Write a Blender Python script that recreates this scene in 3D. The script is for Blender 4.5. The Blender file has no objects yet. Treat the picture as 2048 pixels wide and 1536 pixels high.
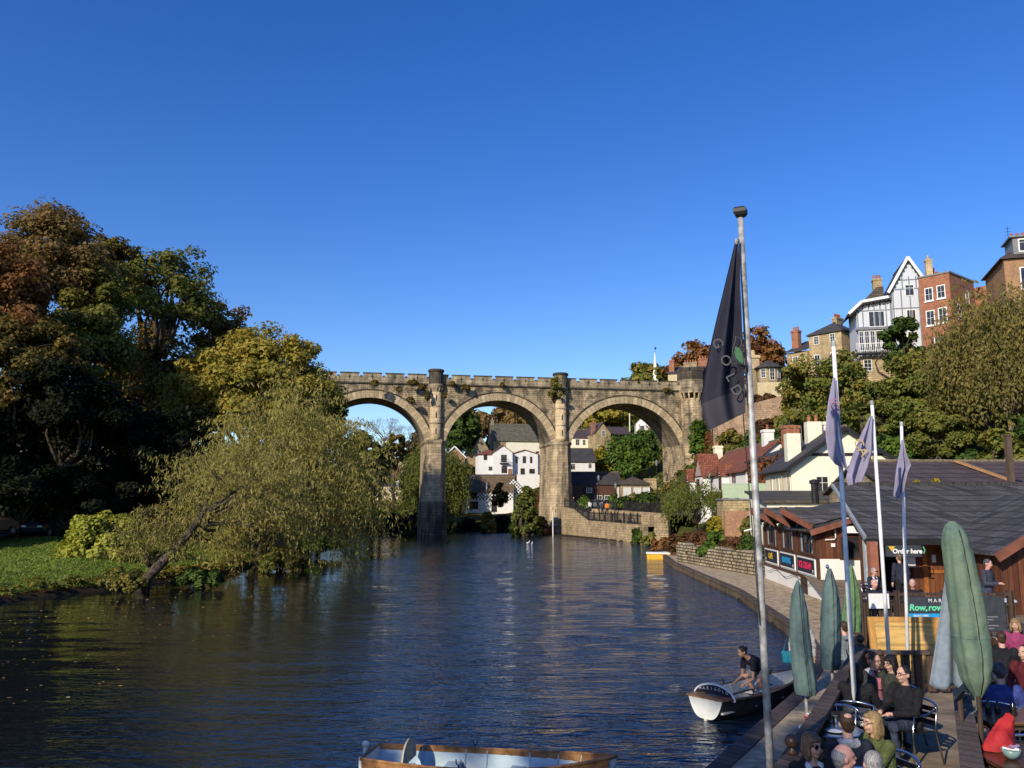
import bpy, bmesh, math, random
import numpy as np
from mathutils import Vector, Matrix, Euler
R = math.radians
random.seed(7)
scene = bpy.context.scene
COL = scene.collection
# ---------------------------------------------------------------- camera (level river surface is z = 0)
CAMZ = 4.4; F = 1670.0; PITCH = R(8.245)
cam = bpy.data.cameras.new('camera'); camo = bpy.data.objects.new('camera', cam); COL.objects.link(camo)
camo.location = (0, 0, CAMZ); camo.rotation_euler = (R(90) + PITCH, 0, 0)
cam.sensor_width = 36.0; cam.lens = F / 2048 * 36; cam.clip_start = 0.1; cam.clip_end = 3000
scene.camera = camo
CP, SP = math.cos(PITCH), math.sin(PITCH)
def ray(u, v):
    a, b = (u - 1024) / F, (768 - v) / F
    return a, CP - b * SP, SP + b * CP
def at(u, v, Y):
    a, y, z = ray(u, v); s = Y / y
    return Vector((a * s, Y, CAMZ + z * s))
def gz(u, v, z):
    a, y, zz = ray(u, v); s = (z - CAMZ) / zz
    return Vector((a * s, y * s, z))
def hz(v, Y): return at(1024, v, Y).z
# ---------------------------------------------------------------- light
SUN_AZ, SUN_EL = 35.0, 27.5      # sun stands behind the viewer, to the left
ts = Vector((-math.sin(R(SUN_AZ)) * math.cos(R(SUN_EL)), -math.cos(R(SUN_AZ)) * math.cos(R(SUN_EL)), math.sin(R(SUN_EL))))
sl = bpy.data.lights.new('sun', 'SUN'); sl.energy = 5.0; sl.angle = R(0.5); sl.color = (1.0, 0.90, 0.74)
so = bpy.data.objects.new('sun', sl); COL.objects.link(so); so.rotation_euler = ts.to_track_quat('Z', 'Y').to_euler(); so.location = ts * 200
w = bpy.data.worlds.new('World'); scene.world = w; w.use_nodes = True
nt = w.node_tree; nt.nodes.clear()
sky = nt.nodes.new('ShaderNodeTexSky'); sky.sky_type = 'NISHITA'; sky.sun_disc = False
sky.sun_elevation = R(SUN_EL); sky.sun_rotation = math.atan2(ts.x, ts.y)
sky.air_density = 1.0; sky.dust_density = 0.35; sky.ozone_density = 3.2; sky.altitude = 60
hs = nt.nodes.new('ShaderNodeHueSaturation'); hs.inputs['Hue'].default_value = 0.5185; hs.inputs['Saturation'].default_value = 1.33; hs.inputs['Value'].default_value = 1.12
bg = nt.nodes.new('ShaderNodeBackground'); bg.inputs['Strength'].default_value = 0.15
wo = nt.nodes.new('ShaderNodeOutputWorld')
nt.links.new(sky.outputs[0], hs.inputs['Color']); nt.links.new(hs.outputs[0], bg.inputs[0]); nt.links.new(bg.outputs[0], wo.inputs[0])
scene.view_settings.view_transform = 'Standard'; scene.view_settings.look = 'None'; scene.view_settings.exposure = 0
scene.render.engine = 'CYCLES'
cy = scene.cycles
cy.max_bounces = 5; cy.diffuse_bounces = 2; cy.glossy_bounces = 2; cy.transmission_bounces = 3; cy.transparent_max_bounces = 6
cy.caustics_reflective = False; cy.caustics_refractive = False; cy.use_denoising = True; cy.sample_clamp_indirect = 6
# ---------------------------------------------------------------- object helpers
def tag(o, label=None, cat=None, group=None, kind=None):
    if label: o['label'] = label
    if cat: o['category'] = cat
    if group: o['group'] = group
    if kind: o['kind'] = kind
    return o
def empty(name, loc=(0, 0, 0), rz=0.0, label=None, cat=None, group=None):
    o = bpy.data.objects.new(name, None); COL.objects.link(o); o.empty_display_size = 0.2
    o.location = loc; o.rotation_euler = (0, 0, rz)
    return tag(o, label, cat, group)
def kids(o): return [c for c in bpy.data.objects if c.parent == o]
def copy_tree(o, parent=None):
    c = o.copy(); COL.objects.link(c)
    if parent is not None: c.parent = parent
    for ch in kids(o): copy_tree(ch, c)
    return c
class MB:
    def __init__(s): s.v = []; s.f = []; s.m = []; s.cur = 0
    def add(s, vs, fs):
        b = len(s.v); s.v += [tuple(p) for p in vs]; s.f += [tuple(b + i for i in f) for f in fs]; s.m += [s.cur] * len(fs); return s
    def poly(s, *pts): return s.add(pts, [tuple(range(len(pts)))])
    def box(s, x0, x1, y0, y1, z0, z1):
        return s.add([(x0,y0,z0),(x1,y0,z0),(x1,y1,z0),(x0,y1,z0),(x0,y0,z1),(x1,y0,z1),(x1,y1,z1),(x0,y1,z1)],
                     [(0,3,2,1),(4,5,6,7),(0,1,5,4),(1,2,6,5),(2,3,7,6),(3,0,4,7)])
    def bar(s, p, q, wd, ht, up=(0, 0, 1)):
        p, q = Vector(p), Vector(q); d = (q - p).normalized(); up = Vector(up)
        sd = d.cross(up)
        if sd.length < 1e-4: sd = d.cross(Vector((1, 0, 0)))
        sd.normalize(); u = sd.cross(d).normalized(); sd *= wd / 2; u *= ht / 2
        return s.add([p-sd-u,p+sd-u,p+sd+u,p-sd+u,q-sd-u,q+sd-u,q+sd+u,q-sd+u],
                     [(0,1,2,3),(7,6,5,4),(0,4,5,1),(1,5,6,2),(2,6,7,3),(3,7,4,0)])
    def prism(s, pts, n, h):           # polygon pts (3d) extruded along vector n*h
        n = Vector(n) * h; k = len(pts); a = [Vector(p) for p in pts]; b = [p + n for p in a]
        return s.add(a + b, [tuple(range(k))[::-1], tuple(range(k, 2*k))] + [(i, (i+1) % k, k + (i+1) % k, k + i) for i in range(k)])
    def tube(s, pts, rad, n=8, cap=True):
        pts = [Vector(p) for p in pts]; m = len(pts)
        if not hasattr(rad, '__len__'): rad = [rad] * m
        vs = []; ref = Vector((0.31, 0.17, 0.93)).normalized()
        for i, p in enumerate(pts):
            d = (pts[min(i+1, m-1)] - pts[max(i-1, 0)])
            if d.length < 1e-9: d = Vector((0, 0, 1))
            d.normalize()
            a = d.cross(ref)
            if a.length < 0.05: a = d.cross(Vector((1, 0, 0)))
            a.normalize(); b = d.cross(a)
            for k in range(n):
                t = 2 * math.pi * k / n; vs.append(p + (a * math.cos(t) + b * math.sin(t)) * rad[i])
        fs = [(i*n+k, i*n+(k+1) % n, (i+1)*n+(k+1) % n, (i+1)*n+k) for i in range(m-1) for k in range(n)]
        if cap: fs += [tuple(range(n))[::-1], tuple(range((m-1)*n, m*n))]
        return s.add(vs, fs)
    def lathe(s, prof, c=(0, 0, 0), n=16, ph=0.0):   # prof = [(r, z)]
        vs = []; m = len(prof)
        for r, z in prof:
            for k in range(n):
                t = 2*math.pi*k/n + ph; vs.append((c[0]+r*math.cos(t), c[1]+r*math.sin(t), c[2]+z))
        fs = [(i*n+k, i*n+(k+1) % n, (i+1)*n+(k+1) % n, (i+1)*n+k) for i in range(m-1) for k in range(n)]
        fs += [tuple(range(n))[::-1], tuple(range((m-1)*n, m*n))]
        return s.add(vs, fs)
    def ball(s, c, rx, ry=None, rz=None, n=12, m=8):
        ry = ry or rx; rz = rz or rx; vs = []
        for i in range(m+1):
            a = math.pi * (i + 0.02*(i == 0) - 0.02*(i == m)) / m
            for k in range(n):
                t = 2*math.pi*k/n; vs.append((c[0]+rx*math.sin(a)*math.cos(t), c[1]+ry*math.sin(a)*math.sin(t), c[2]+rz*math.cos(a)))
        fs = [(i*n+k, (i+1)*n+k, (i+1)*n+(k+1) % n, i*n+(k+1) % n) for i in range(m) for k in range(n)]
        fs += [tuple(range(n)), tuple(range(m*n, (m+1)*n))[::-1]]
        return s.add(vs, fs)
    def grid(s, rows):                  # list of rows of points
        n = len(rows[0]); vs = [p for r in rows for p in r]
        return s.add(vs, [(i*n+k, i*n+k+1, (i+1)*n+k+1, (i+1)*n+k) for i in range(len(rows)-1) for k in range(n-1)])
    def xf(s, M):
        s.v = [tuple(M @ Vector(p)) for p in s.v]; return s
    def build(s, name, mat, parent=None, smooth=False, bevel=0.0, fix=True, loc=None, rot=None):
        me = bpy.data.meshes.new(name); me.from_pydata(s.v, [], s.f)
        mats = mat if isinstance(mat, (list, tuple)) else [mat]
        for q in mats: me.materials.append(q)
        if len(mats) > 1: me.polygons.foreach_set('material_index', s.m)
        if fix:
            bm = bmesh.new(); bm.from_mesh(me); bmesh.ops.recalc_face_normals(bm, faces=bm.faces); bm.to_mesh(me); bm.free()
        if smooth: me.polygons.foreach_set('use_smooth', [True] * len(me.polygons))
        o = bpy.data.objects.new(name, me); COL.objects.link(o)
        if parent is not None: o.parent = parent
        if loc is not None: o.location = loc
        if rot is not None: o.rotation_euler = rot
        if bevel > 0:
            b = o.modifiers.new('bevel', 'BEVEL'); b.width = bevel; b.segments = 2; b.limit_method = 'ANGLE'
        return o
def struct(o): o['kind'] = 'structure'; return o
def text_mesh(txt, size, mat, parent, M, name='lettering', depth=0.004, shear=0.0, space=1.0, align='CENTER', bold=0.0):
    cu = bpy.data.curves.new(name, 'FONT'); cu.body = txt; cu.size = size; cu.extrude = depth; cu.align_x = align; cu.align_y = 'CENTER'
    cu.shear = shear; cu.space_character = space; cu.offset = bold; cu.resolution_u = 4
    t = bpy.data.objects.new(name, cu); COL.objects.link(t)
    bpy.context.view_layer.update()
    me = bpy.data.meshes.new_from_object(t.evaluated_get(bpy.context.evaluated_depsgraph_get()))
    bpy.data.objects.remove(t)
    me.transform(M); me.materials.clear(); me.materials.append(mat); me.name = name
    o = bpy.data.objects.new(name, me); COL.objects.link(o); o.parent = parent
    return o
# ---------------------------------------------------------------- materials
class NT:
    def __init__(s, name):
        s.mat = bpy.data.materials.new(name); s.mat.use_nodes = True; s.t = s.mat.node_tree; s.t.nodes.clear()
        s.out = s.n('ShaderNodeOutputMaterial')
    def n(s, ty, **kw):
        nd = s.t.nodes.new(ty)
        for k, v in kw.items():
            if hasattr(nd, k) and k not in nd.inputs: setattr(nd, k, v)
            else: s.set(nd, k, v)
        return nd
    def set(s, nd, k, v):
        i = nd.inputs[k]
        if isinstance(v, bpy.types.NodeSocket): s.t.links.new(v, i)
        elif isinstance(v, (tuple, list)) and len(v) == 3 and i.type == 'RGBA': i.default_value = (*v, 1)
        else: i.default_value = v
    def link(s, a, b): s.t.links.new(a, b)
    def ramp(s, fac, stops, interp='LINEAR'):
        r = s.n('ShaderNodeValToRGB'); s.link(fac, r.inputs[0]); e = r.color_ramp.elements; r.color_ramp.interpolation = interp
        while len(e) > 1: e.remove(e[-1])
        e[0].position, e[0].color = stops[0][0], (*stops[0][1], 1)
        for p, c in stops[1:]:
            x = e.new(p); x.color = (*c, 1)
        return r.outputs[0]
    def mix(s, a, b, fac, mode='MIX'):
        m = s.n('ShaderNodeMix', data_type='RGBA', blend_type=mode)
        for sock, v in ((m.inputs[0], fac), (m.inputs[6], a), (m.inputs[7], b)):
            if isinstance(v, bpy.types.NodeSocket): s.link(v, sock)
            elif isinstance(v, (tuple, list)): sock.default_value = (*v[:3], 1)
            else: sock.default_value = v
        return m.outputs[2]
    def math(s, op, a, b=None, c=None):
        m = s.n('ShaderNodeMath', operation=op)
        for i, v in enumerate((a, b, c)):
            if v is None: continue
            if isinstance(v, bpy.types.NodeSocket): s.link(v, m.inputs[i])
            else: m.inputs[i].default_value = v
        return m.outputs[0]
    def coord(s, kind='Object'): return s.n('ShaderNodeTexCoord').outputs[kind]
    def noise(s, vec, scale, detail=4, rough=0.55, dist=0.0):
        nd = s.n('ShaderNodeTexNoise', Scale=scale, Detail=detail, Roughness=rough, Distortion=dist); s.link(vec, nd.inputs['Vector']); return nd
    def uz(s, vec, sx=1.0, sz=1.0):      # (x+y, z) wall coordinates
        sp = s.n('ShaderNodeSeparateXYZ'); s.link(vec, sp.inputs[0])
        c = s.n('ShaderNodeCombineXYZ'); s.link(s.math('MULTIPLY', s.math('ADD', sp.outputs[0], sp.outputs[1]), sx), c.inputs[0]); s.link(s.math('MULTIPLY', sp.outputs[2], sz), c.inputs[1])
        return c.outputs[0], sp
    def finish(s, color, rough=0.8, metal=0.0, bump=None, bstr=0.3, bdist=0.02, spec=0.3, **kw):
        b = s.n('ShaderNodeBsdfPrincipled'); s.set(b, 'Base Color', color); s.set(b, 'Roughness', rough); s.set(b, 'Metallic', metal); s.set(b, 'Specular IOR Level', spec)
        for k, v in kw.items(): s.set(b, k, v)
        if bump is not None:
            bp = s.n('ShaderNodeBump', Strength=bstr, Distance=bdist); s.link(bump, bp.inputs['Height']); s.link(bp.outputs[0], b.inputs['Normal'])
        s.link(b.outputs[0], s.out.inputs[0]); return s.mat
MATS = {}
def plain(name, c, rough=0.6, metal=0.0, var=0.18, scale=6.0, bstr=0.15, spec=0.3, **kw):
    if name in MATS: return MATS[name]
    t = NT(name); co = t.coord(); n1 = t.noise(co, scale, 5, 0.6); n2 = t.noise(co, scale*7, 3)
    lo = tuple(x*(1-var*1.6) for x in c); hi = tuple(min(1, x*(1+var)) for x in c)
    col = t.ramp(n1.outputs[0], [(0.3, lo), (0.68, hi)])
    MATS[name] = t.finish(col, rough, metal, n2.outputs[0], bstr, 0.01, spec, **kw); return MATS[name]
def masonry(name, c1, c2, mortar, bw, bh, msize=0.012, stain=0.5, rough=0.9, dark=(0.03,0.028,0.025), streak=True, bstr=0.5, lo=0.38, freq=0.12, tone=None):
    if name in MATS: return MATS[name]
    t = NT(name); co = t.coord(); uv, sp = t.uz(co)
    wn = t.noise(co, 1.1, 3); wob = t.n('ShaderNodeVectorMath', operation='ADD'); sc = t.n('ShaderNodeVectorMath', operation='SCALE'); t.link(wn.outputs['Color'], sc.inputs[0]); sc.inputs['Scale'].default_value = bh*0.25
    t.link(uv, wob.inputs[0]); t.link(sc.outputs[0], wob.inputs[1])
    br = t.n('ShaderNodeTexBrick', offset=0.5, squash=0.8, squash_frequency=3); t.link(wob.outputs[0], br.inputs['Vector'])
    for k, v in (('Color1', c1), ('Color2', c2), ('Mortar', mortar)): t.set(br, k, v)
    t.set(br, 'Scale', 1.0); t.set(br, 'Mortar Size', msize); t.set(br, 'Mortar Smooth', 0.3); t.set(br, 'Bias', 0.0); t.set(br, 'Brick Width', bw); t.set(br, 'Row Height', bh)
    fine = t.noise(co, 9.0, 5, 0.7); mid = t.noise(co, 0.9, 4, 0.6)
    col = t.mix(br.outputs['Color'], t.ramp(fine.outputs[0], [(0.25, (0.5,0.48,0.45)), (0.62, (1.4,1.37,1.3))]), 0.75, 'MULTIPLY')
    col = t.mix(col, t.ramp(mid.outputs[0], [(0.3, (0.72,0.68,0.62)), (0.6, (1.3,1.27,1.18))]), 0.7, 'MULTIPLY')
    if stain > 0:
        m = t.n('ShaderNodeMapping'); t.link(co, m.inputs[0]); m.inputs['Scale'].default_value = (1.0, 1.0, 0.22 if streak else 1.0)
        sn = t.noise(m.outputs[0], freq*5, 6, 0.62, 0.4)
        f = t.math('MULTIPLY', t.ramp(sn.outputs[0], [(lo+0.06, (0,0,0)), (lo+0.3, (1,1,1))]), stain)
        col = t.mix(col, dark, f)
    if tone: col = t.mix(col, tone, 1.0, 'MULTIPLY')
    h = t.math('ADD', t.math('MULTIPLY', br.outputs['Fac'], -1.0), t.math('MULTIPLY', fine.outputs[0], 0.6))
    MATS[name] = t.finish(col, rough, 0, h, bstr, 0.03, 0.2); return MATS[name]
def tiles(name, c, row=0.22, wid=0.3, var=0.35, moss=0.25, rough=0.75, mosscol=(0.09,0.085,0.03), spec=0.3):
    if name in MATS: return MATS[name]
    t = NT(name); co = t.coord(); sp = t.n('ShaderNodeSeparateXYZ'); t.link(co, sp.inputs[0])
    c3 = t.n('ShaderNodeCombineXYZ'); t.link(t.math('ADD', sp.outputs[0], sp.outputs[1]), c3.inputs[0]); t.link(sp.outputs[2], c3.inputs[1])
    br = t.n('ShaderNodeTexBrick', offset=0.5); t.link(c3.outputs[0], br.inputs['Vector'])
    t.set(br, 'Color1', tuple(x*(1-var) for x in c)); t.set(br, 'Color2', tuple(x*(1+var) for x in c)); t.set(br, 'Mortar', tuple(x*0.3 for x in c))
    t.set(br, 'Scale', 1.0); t.set(br, 'Mortar Size', row*0.09); t.set(br, 'Mortar Smooth', 0.5); t.set(br, 'Brick Width', wid); t.set(br, 'Row Height', row)
    n1 = t.noise(co, 0.8, 6, 0.65); n2 = t.noise(co, 14, 3)
    col = t.mix(br.outputs[0], t.ramp(n2.outputs[0], [(0.3, (0.55,0.55,0.55)), (0.7, (1.3,1.3,1.3))]), 0.6, 'MULTIPLY')
    col = t.mix(col, mosscol, t.math('MULTIPLY', t.ramp(n1.outputs[0], [(0.48, (0,0,0)), (0.7, (1,1,1))]), moss))
    saw = t.math('FRACT', t.math('DIVIDE', sp.outputs[2], row))
    h = t.math('ADD', t.math('MULTIPLY', saw, -0.8), t.math('MULTIPLY', br.outputs['Fac'], -0.5))
    MATS[name] = t.finish(col, rough, 0, h, 0.5, 0.03, spec); return MATS[name]
def planks(name, c, width=0.14, vertical=True, var=0.3, rough=0.65, gap=0.25, axis=None, spec=0.3):
    if name in MATS: return MATS[name]
    t = NT(name); co = t.coord(); sp = t.n('ShaderNodeSeparateXYZ'); t.link(co, sp.inputs[0])
    if axis is not None: q = sp.outputs[axis]
    else: q = t.math('ADD', sp.outputs[0], sp.outputs[1]) if vertical else sp.outputs[2]
    cell = t.math('FLOOR', t.math('DIVIDE', q, width)); fr = t.math('FRACT', t.math('DIVIDE', q, width))
    wn = t.n('ShaderNodeTexWhiteNoise', noise_dimensions='1D'); t.link(cell, wn.inputs['W'])
    m = t.n('ShaderNodeMapping'); t.link(co, m.inputs[0]); m.inputs['Scale'].default_value = (9, 9, 1.0) if vertical and axis is None else (1.0, 9, 9)
    g = t.noise(m.outputs[0], 2.2, 5, 0.65, 0.6)
    col = t.ramp(wn.outputs[0], [(0, tuple(x*(1-var) for x in c)), (1, tuple(x*(1+var) for x in c))])
    col = t.mix(col, t.ramp(g.outputs[0], [(0.3, (0.5,0.48,0.45)), (0.7, (1.25,1.22,1.2))]), 0.8, 'MULTIPLY')
    ed = t.math('MULTIPLY', t.math('GREATER_THAN', t.math('ABSOLUTE', t.math('SUBTRACT', fr, 0.5)), 0.5 - 0.06), gap*3)
    ed = t.math('MINIMUM', ed, 1.0)
    col = t.mix(col, tuple(x*0.15 for x in c), ed)
    h = t.math('ADD', t.math('MULTIPLY', ed, -1.0), t.math('MULTIPLY', g.outputs[0], 0.4))
    MATS[name] = t.finish(col, rough, 0, h, 0.4, 0.01, spec); return MATS[name]
def leafmat(name, cols, trans=0.35, rough=0.6, big=0.5, nscale=0.35, gain=1.0):
    # cols: list of leaf colours picked per leaf and per clump
    if name in MATS: return MATS[name]
    cols = [tuple(x*gain for x in c) for c in cols]; t = NT(name); at_ = t.n('ShaderNodeAttribute', attribute_name='rnd', attribute_type='GEOMETRY')
    n = t.noise(t.coord(), nscale, 3, 0.6)
    f = t.math('ADD', t.math('MULTIPLY', at_.outputs['Fac'], 1-big), t.math('MULTIPLY', t.math('MULTIPLY_ADD', n.outputs[0], 2.2, -0.6), big))
    k = len(cols); col = t.ramp(f, [(i/(k-1), c) for i, c in enumerate(cols)])
    d = t.n('ShaderNodeBsdfPrincipled'); t.set(d, 'Base Color', col); t.set(d, 'Roughness', rough); t.set(d, 'Specular IOR Level', 0.12)
    tr = t.n('ShaderNodeBsdfTranslucent'); t.set(tr, 'Color', t.mix(col, (1.3, 1.25, 0.6), 0.5, 'MULTIPLY'))
    mx = t.n('ShaderNodeMixShader'); mx.inputs[0].default_value = trans; t.link(d.outputs[0], mx.inputs[1]); t.link(tr.outputs[0], mx.inputs[2])
    t.link(mx.outputs[0], t.out.inputs[0]); MATS[name] = t.mat; return t.mat

def fabric(name, c, rough=0.85):
    if name in MATS: return MATS[name]
    t = NT(name); co = t.coord(); n1 = t.noise(co, 5.0, 3, 0.5, 1.2); n2 = t.noise(co, 22, 3, .6, .8); n3 = t.noise(co, 300, 2)
    col = t.ramp(n1.outputs[0], [(0.3, tuple(x*0.72 for x in c)), (0.7, tuple(min(1, x*1.25+.004) for x in c))])
    h = t.math('ADD', t.math('MULTIPLY', n1.outputs[0], 1.6), t.math('ADD', t.math('MULTIPLY', n2.outputs[0], .5), t.math('MULTIPLY', n3.outputs[0], .04)))
    MATS[name] = t.finish(col, rough, 0, h, 0.9, 0.035, 0.2); return MATS[name]
def hairmat(name, c):
    if name in MATS: return MATS[name]
    t = NT(name); co = t.coord(); m = t.n('ShaderNodeMapping'); t.link(co, m.inputs[0]); m.inputs['Scale'].default_value = (1, 1, .12)
    n = t.noise(m.outputs[0], 130, 3, .6, .6); n2 = t.noise(co, 22, 3)
    col = t.ramp(n.outputs[0], [(0.3, tuple(x*.35 for x in c)), (0.52, c), (0.75, tuple(min(1, x*2.0) for x in c))]); col = t.mix(col, t.ramp(n2.outputs[0], [(.3, (.7,)*3), (.7, (1.2,)*3)]), .7, 'MULTIPLY')
    MATS[name] = t.finish(col, .5, 0, n.outputs[0], .8, .012, .3); return MATS[name]
# ================================================================ ground, river, paths
PL = [(-60,-34),(-30,-21),(0,-24),(20,-28),(39,-23.2),(48,-20),(56,-18.3),(80,-19.8),(108,-20.8),(120,-23),(132,-34),(145,-60),(160,-95)]   # left bank (y, x)
PR = [(-60,-12),(-10,-8),(5,-3.2),(9.5,0.55),(13.4,2.85),(18.8,6.05),(23,8.1),(27.5,9.2),(32.6,9.8),(41.4,10.8),(48.7,11.0),(60.7,11.4),(75,12.9),(98,15.4),(127,4.6),(143,1.0),(146,-15),(150,-30),(162,-60),(176,-95)]
RIV = [(x, y) for y, x in PL] + [(x, y) for y, x in reversed(PR)]
def seg_dist(X, Y, poly):
    d = np.full(X.shape, 1e9); ins = np.zeros(X.shape, bool); n = len(poly)
    for i in range(n):
        x0, y0 = poly[i]; x1, y1 = poly[(i+1) % n]; dx, dy = x1-x0, y1-y0
        t = np.clip(((X-x0)*dx + (Y-y0)*dy) / (dx*dx + dy*dy + 1e-9), 0, 1)
        d = np.minimum(d, np.hypot(X-(x0+t*dx), Y-(y0+t*dy)))
        c = ((y0 > Y) != (y1 > Y)) & (X < (x1-x0)*(Y-y0)/((y1-y0) if abs(y1-y0) > 1e-9 else 1e-9) + x0); ins ^= c
    return np.where(ins, -d, d)
CPTS = [ # x, y, z of the land
 (-26,30,.8),(-24,45,.8),(-27,54,.85),(-22,62,.8),(-32,50,1.0),(-34,65,1.2),(-24,90,1.0),(-30,110,1.5),(-38,45,1.6),(-40,60,2.2),
 (-46,60,6),(-50,75,9),(-40,85,6),(-60,60,14),(-75,70,24),(-60,95,18),(-45,110,10),(-42,20,3),(-60,20,14),(-80,30,26),(-100,60,38),(-80,110,30),(-110,110,42),(-60,140,22),(-45,-10,3),(-70,-10,14),(-100,-20,34),(-36,128,5),(-60,170,14),
 (-30,150,1.6),(-20,152,1.5),(-8,150,1.8),(0,150,2.4),(6,146,3),(-28,162,4.5),(-10,160,3),(0,165,5.0),(-25,178,8.5),(-8,176,9),(5,174,10),(14,170,11),(-12,200,15),(2,202,15.6),(-35,205,14),(-50,210,15),(-30,240,18),(0,245,20),(30,240,22),(-60,260,22),(10,300,30),(60,300,40),(-80,300,32),(-20,360,44),(80,380,52),(-140,260,40),
 (9,124,2.4),(14,112,2.4),(18,122,2.6),(20,105,2.5),(15,140,3.2),(22,140,3.6),(26,130,4.0),(18,156,7),(28,150,12),(14,178,13),(26,180,17),(34,160,16),(24,200,21),(40,200,26),(50,230,34),(45,260,36),(70,260,38),
 (17,60,1.8),(15,75,2.0),(19,90,2.2),(20,75,2.6),(25,85,3.0),(26,70,3.0),(25,55,2.8),(22,40,1.1),(30,45,1.6),(14,24,.9),(20,24,1.1),(26,20,1.1),(16,10,.8),(30,5,1.2),(8,5,.6),
 (34,60,5),(33,75,8),(33,90,11),(33,105,13),(30,115,12),(36,120,19),(45,120,24),(40,105,19),(42,95,18),(40,80,14.5),(42,65,11),(44,50,8),(50,70,17),(48,85,21),(48,100,24),(46,110,25),(60,90,28),(60,110,29),(60,130,30),(50,140,29),(40,140,25),(60,60,22),(75,80,30),(90,110,33),(55,40,10),(75,50,24),(45,20,4),(70,15,10),(90,40,24),(120,80,34),(80,160,34),(60,180,33)]
CPTS = [(x, y+20 if (155 <= y <= 212 and x <= 6) else y, z) for x, y, z in CPTS] + [(-12, 168, 1.8), (0, 168, 2.0), (-22, 166, 1.8), (5, 166, 2.4), (-30, 163, 2.0), (-8, 160, 1.3), (2, 158, 1.5), (-16, 158, 1.3), (-4, 172, 2.2), (-16, 174, 2.6)]
def idw(X, Y, sharp=2.6):
    num = np.zeros(X.shape); den = np.zeros(X.shape)
    for x, y, z in CPTS:
        wgt = 1.0 / ((X-x)**2 + (Y-y)**2 + 6.0) ** (sharp/2); num += wgt*z; den += wgt
    return num/den
def ground(X, Y):
    X = np.asarray(X, float); Y = np.asarray(Y, float)
    z = idw(X, Y); d = seg_dist(X, Y, RIV)
    bank = 0.16 + np.clip(d, 0, 60)*0.22
    bump = 0.12*np.sin(X*0.7+Y*0.31)*np.sin(Y*0.53-X*0.2)
    z = np.minimum(z + bump*np.clip(d/4, 0, 1), np.where(X > 0, 0.15 + np.clip(d-4.0, 0, 60)*0.9, bank))
    cut = (X > 0.5) & (X < 27) & (Y > 3) & (Y < 48) & (d > 0)
    z = np.where(cut, np.minimum(z, 0.2), z)
    return np.where(d < 0, np.maximum(-1.6, -0.15 + d*0.8), z)
def gh(x, y): return float(ground(np.array([x]), np.array([y]))[0])
def sheet(name, xs, ys, mat, fz, smooth=True):
    X, Y = np.meshgrid(xs, ys); Z = fz(X, Y); n, m = len(xs), len(ys)
    co = np.stack([X, Y, Z], -1).reshape(-1, 3); me = bpy.data.meshes.new(name)
    idx = np.arange(n*m).reshape(m, n); q = np.stack([idx[:-1, :-1], idx[:-1, 1:], idx[1:, 1:], idx[1:, :-1]], -1).reshape(-1, 4)
    me.vertices.add(len(co)); me.vertices.foreach_set('co', co.ravel()); me.loops.add(q.size); me.loops.foreach_set('vertex_index', q.ravel())
    me.polygons.add(len(q)); me.polygons.foreach_set('loop_start', np.arange(0, q.size, 4)); me.update(calc_edges=True)
    me.polygons.foreach_set('use_smooth', [smooth]*len(q)); me.materials.append(mat)
    o = bpy.data.objects.new(name, me); COL.objects.link(o); return o
def axis(stops):
    out = []
    for (a, b, st) in stops: out += list(np.arange(a, b, st))
    return np.array(out + [stops[-1][1]], float)
t = NT('earth'); co = t.coord(); sp = t.n('ShaderNodeSeparateXYZ'); t.link(co, sp.inputs[0])
n1 = t.noise(co, 0.25, 6, 0.6); n2 = t.noise(co, 3.0, 6, 0.7); n3 = t.noise(co, 28, 3, 0.7)
lawn = t.mix(t.ramp(n2.outputs[0], [(0.3, (0.09,0.135,0.02)), (0.5, (0.14,0.20,0.03)), (0.62, (0.16,0.19,0.04)), (0.75, (0.2,0.17,0.05))]), t.ramp(n3.outputs[0], [(0.35, (0.45,0.45,0.4)), (0.65, (1.3,1.3,1.2))]), 0.8, 'MULTIPLY')
litter = t.mix(t.ramp(n2.outputs[0], [(0.3, (0.018,0.012,0.006)), (0.5, (0.07,0.032,0.012)), (0.7, (0.16,0.065,0.02))]), t.ramp(n3.outputs[0], [(0.35, (0.3,0.3,0.3)), (0.65, (1.4,1.3,1.2))]), 0.8, 'MULTIPLY')
mud = (0.035, 0.028, 0.018)
# lawn only on the flat left bank and in the gardens, leaf litter on the slopes, mud at the water's edge
slope = t.n('ShaderNodeNewGeometry'); sn = t.n('ShaderNodeSeparateXYZ'); t.link(slope.outputs['Normal'], sn.inputs[0])
flat = t.ramp(t.math('ADD', sn.outputs[2], t.math('MULTIPLY', n1.outputs[0], 0.04)), [(0.93, (0,0,0)), (0.975, (1,1,1))])
leafy = t.ramp(t.math('ADD', sp.outputs[0], t.math('MULTIPLY', n2.outputs[0], 6)), [(0.0, (0,0,0)), (1.0, (1,1,1))])
g = t.mix(litter, lawn, flat)
far_litter = t.math('GREATER_THAN', t.math('ADD', sp.outputs[1], t.math('MULTIPLY', n2.outputs[0], 8)), 66.0)
left = t.math('LESS_THAN', sp.outputs[0], 0.0)
g = t.mix(g, t.mix(litter, lawn, 0.25), t.math('MULTIPLY', far_litter, left))
right = t.math('GREATER_THAN', sp.outputs[0], 6.0); scrub = t.mix(t.ramp(n2.outputs[0], [(0.3, (0.02,0.03,0.008)), (0.5, (0.06,0.075,0.02)), (0.7, (0.12,0.10,0.03))]), t.ramp(n3.outputs[0], [(0.35, (0.4,)*3), (0.65, (1.3,)*3)]), 0.8, 'MULTIPLY')
g = t.mix(g, scrub, right)
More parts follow.
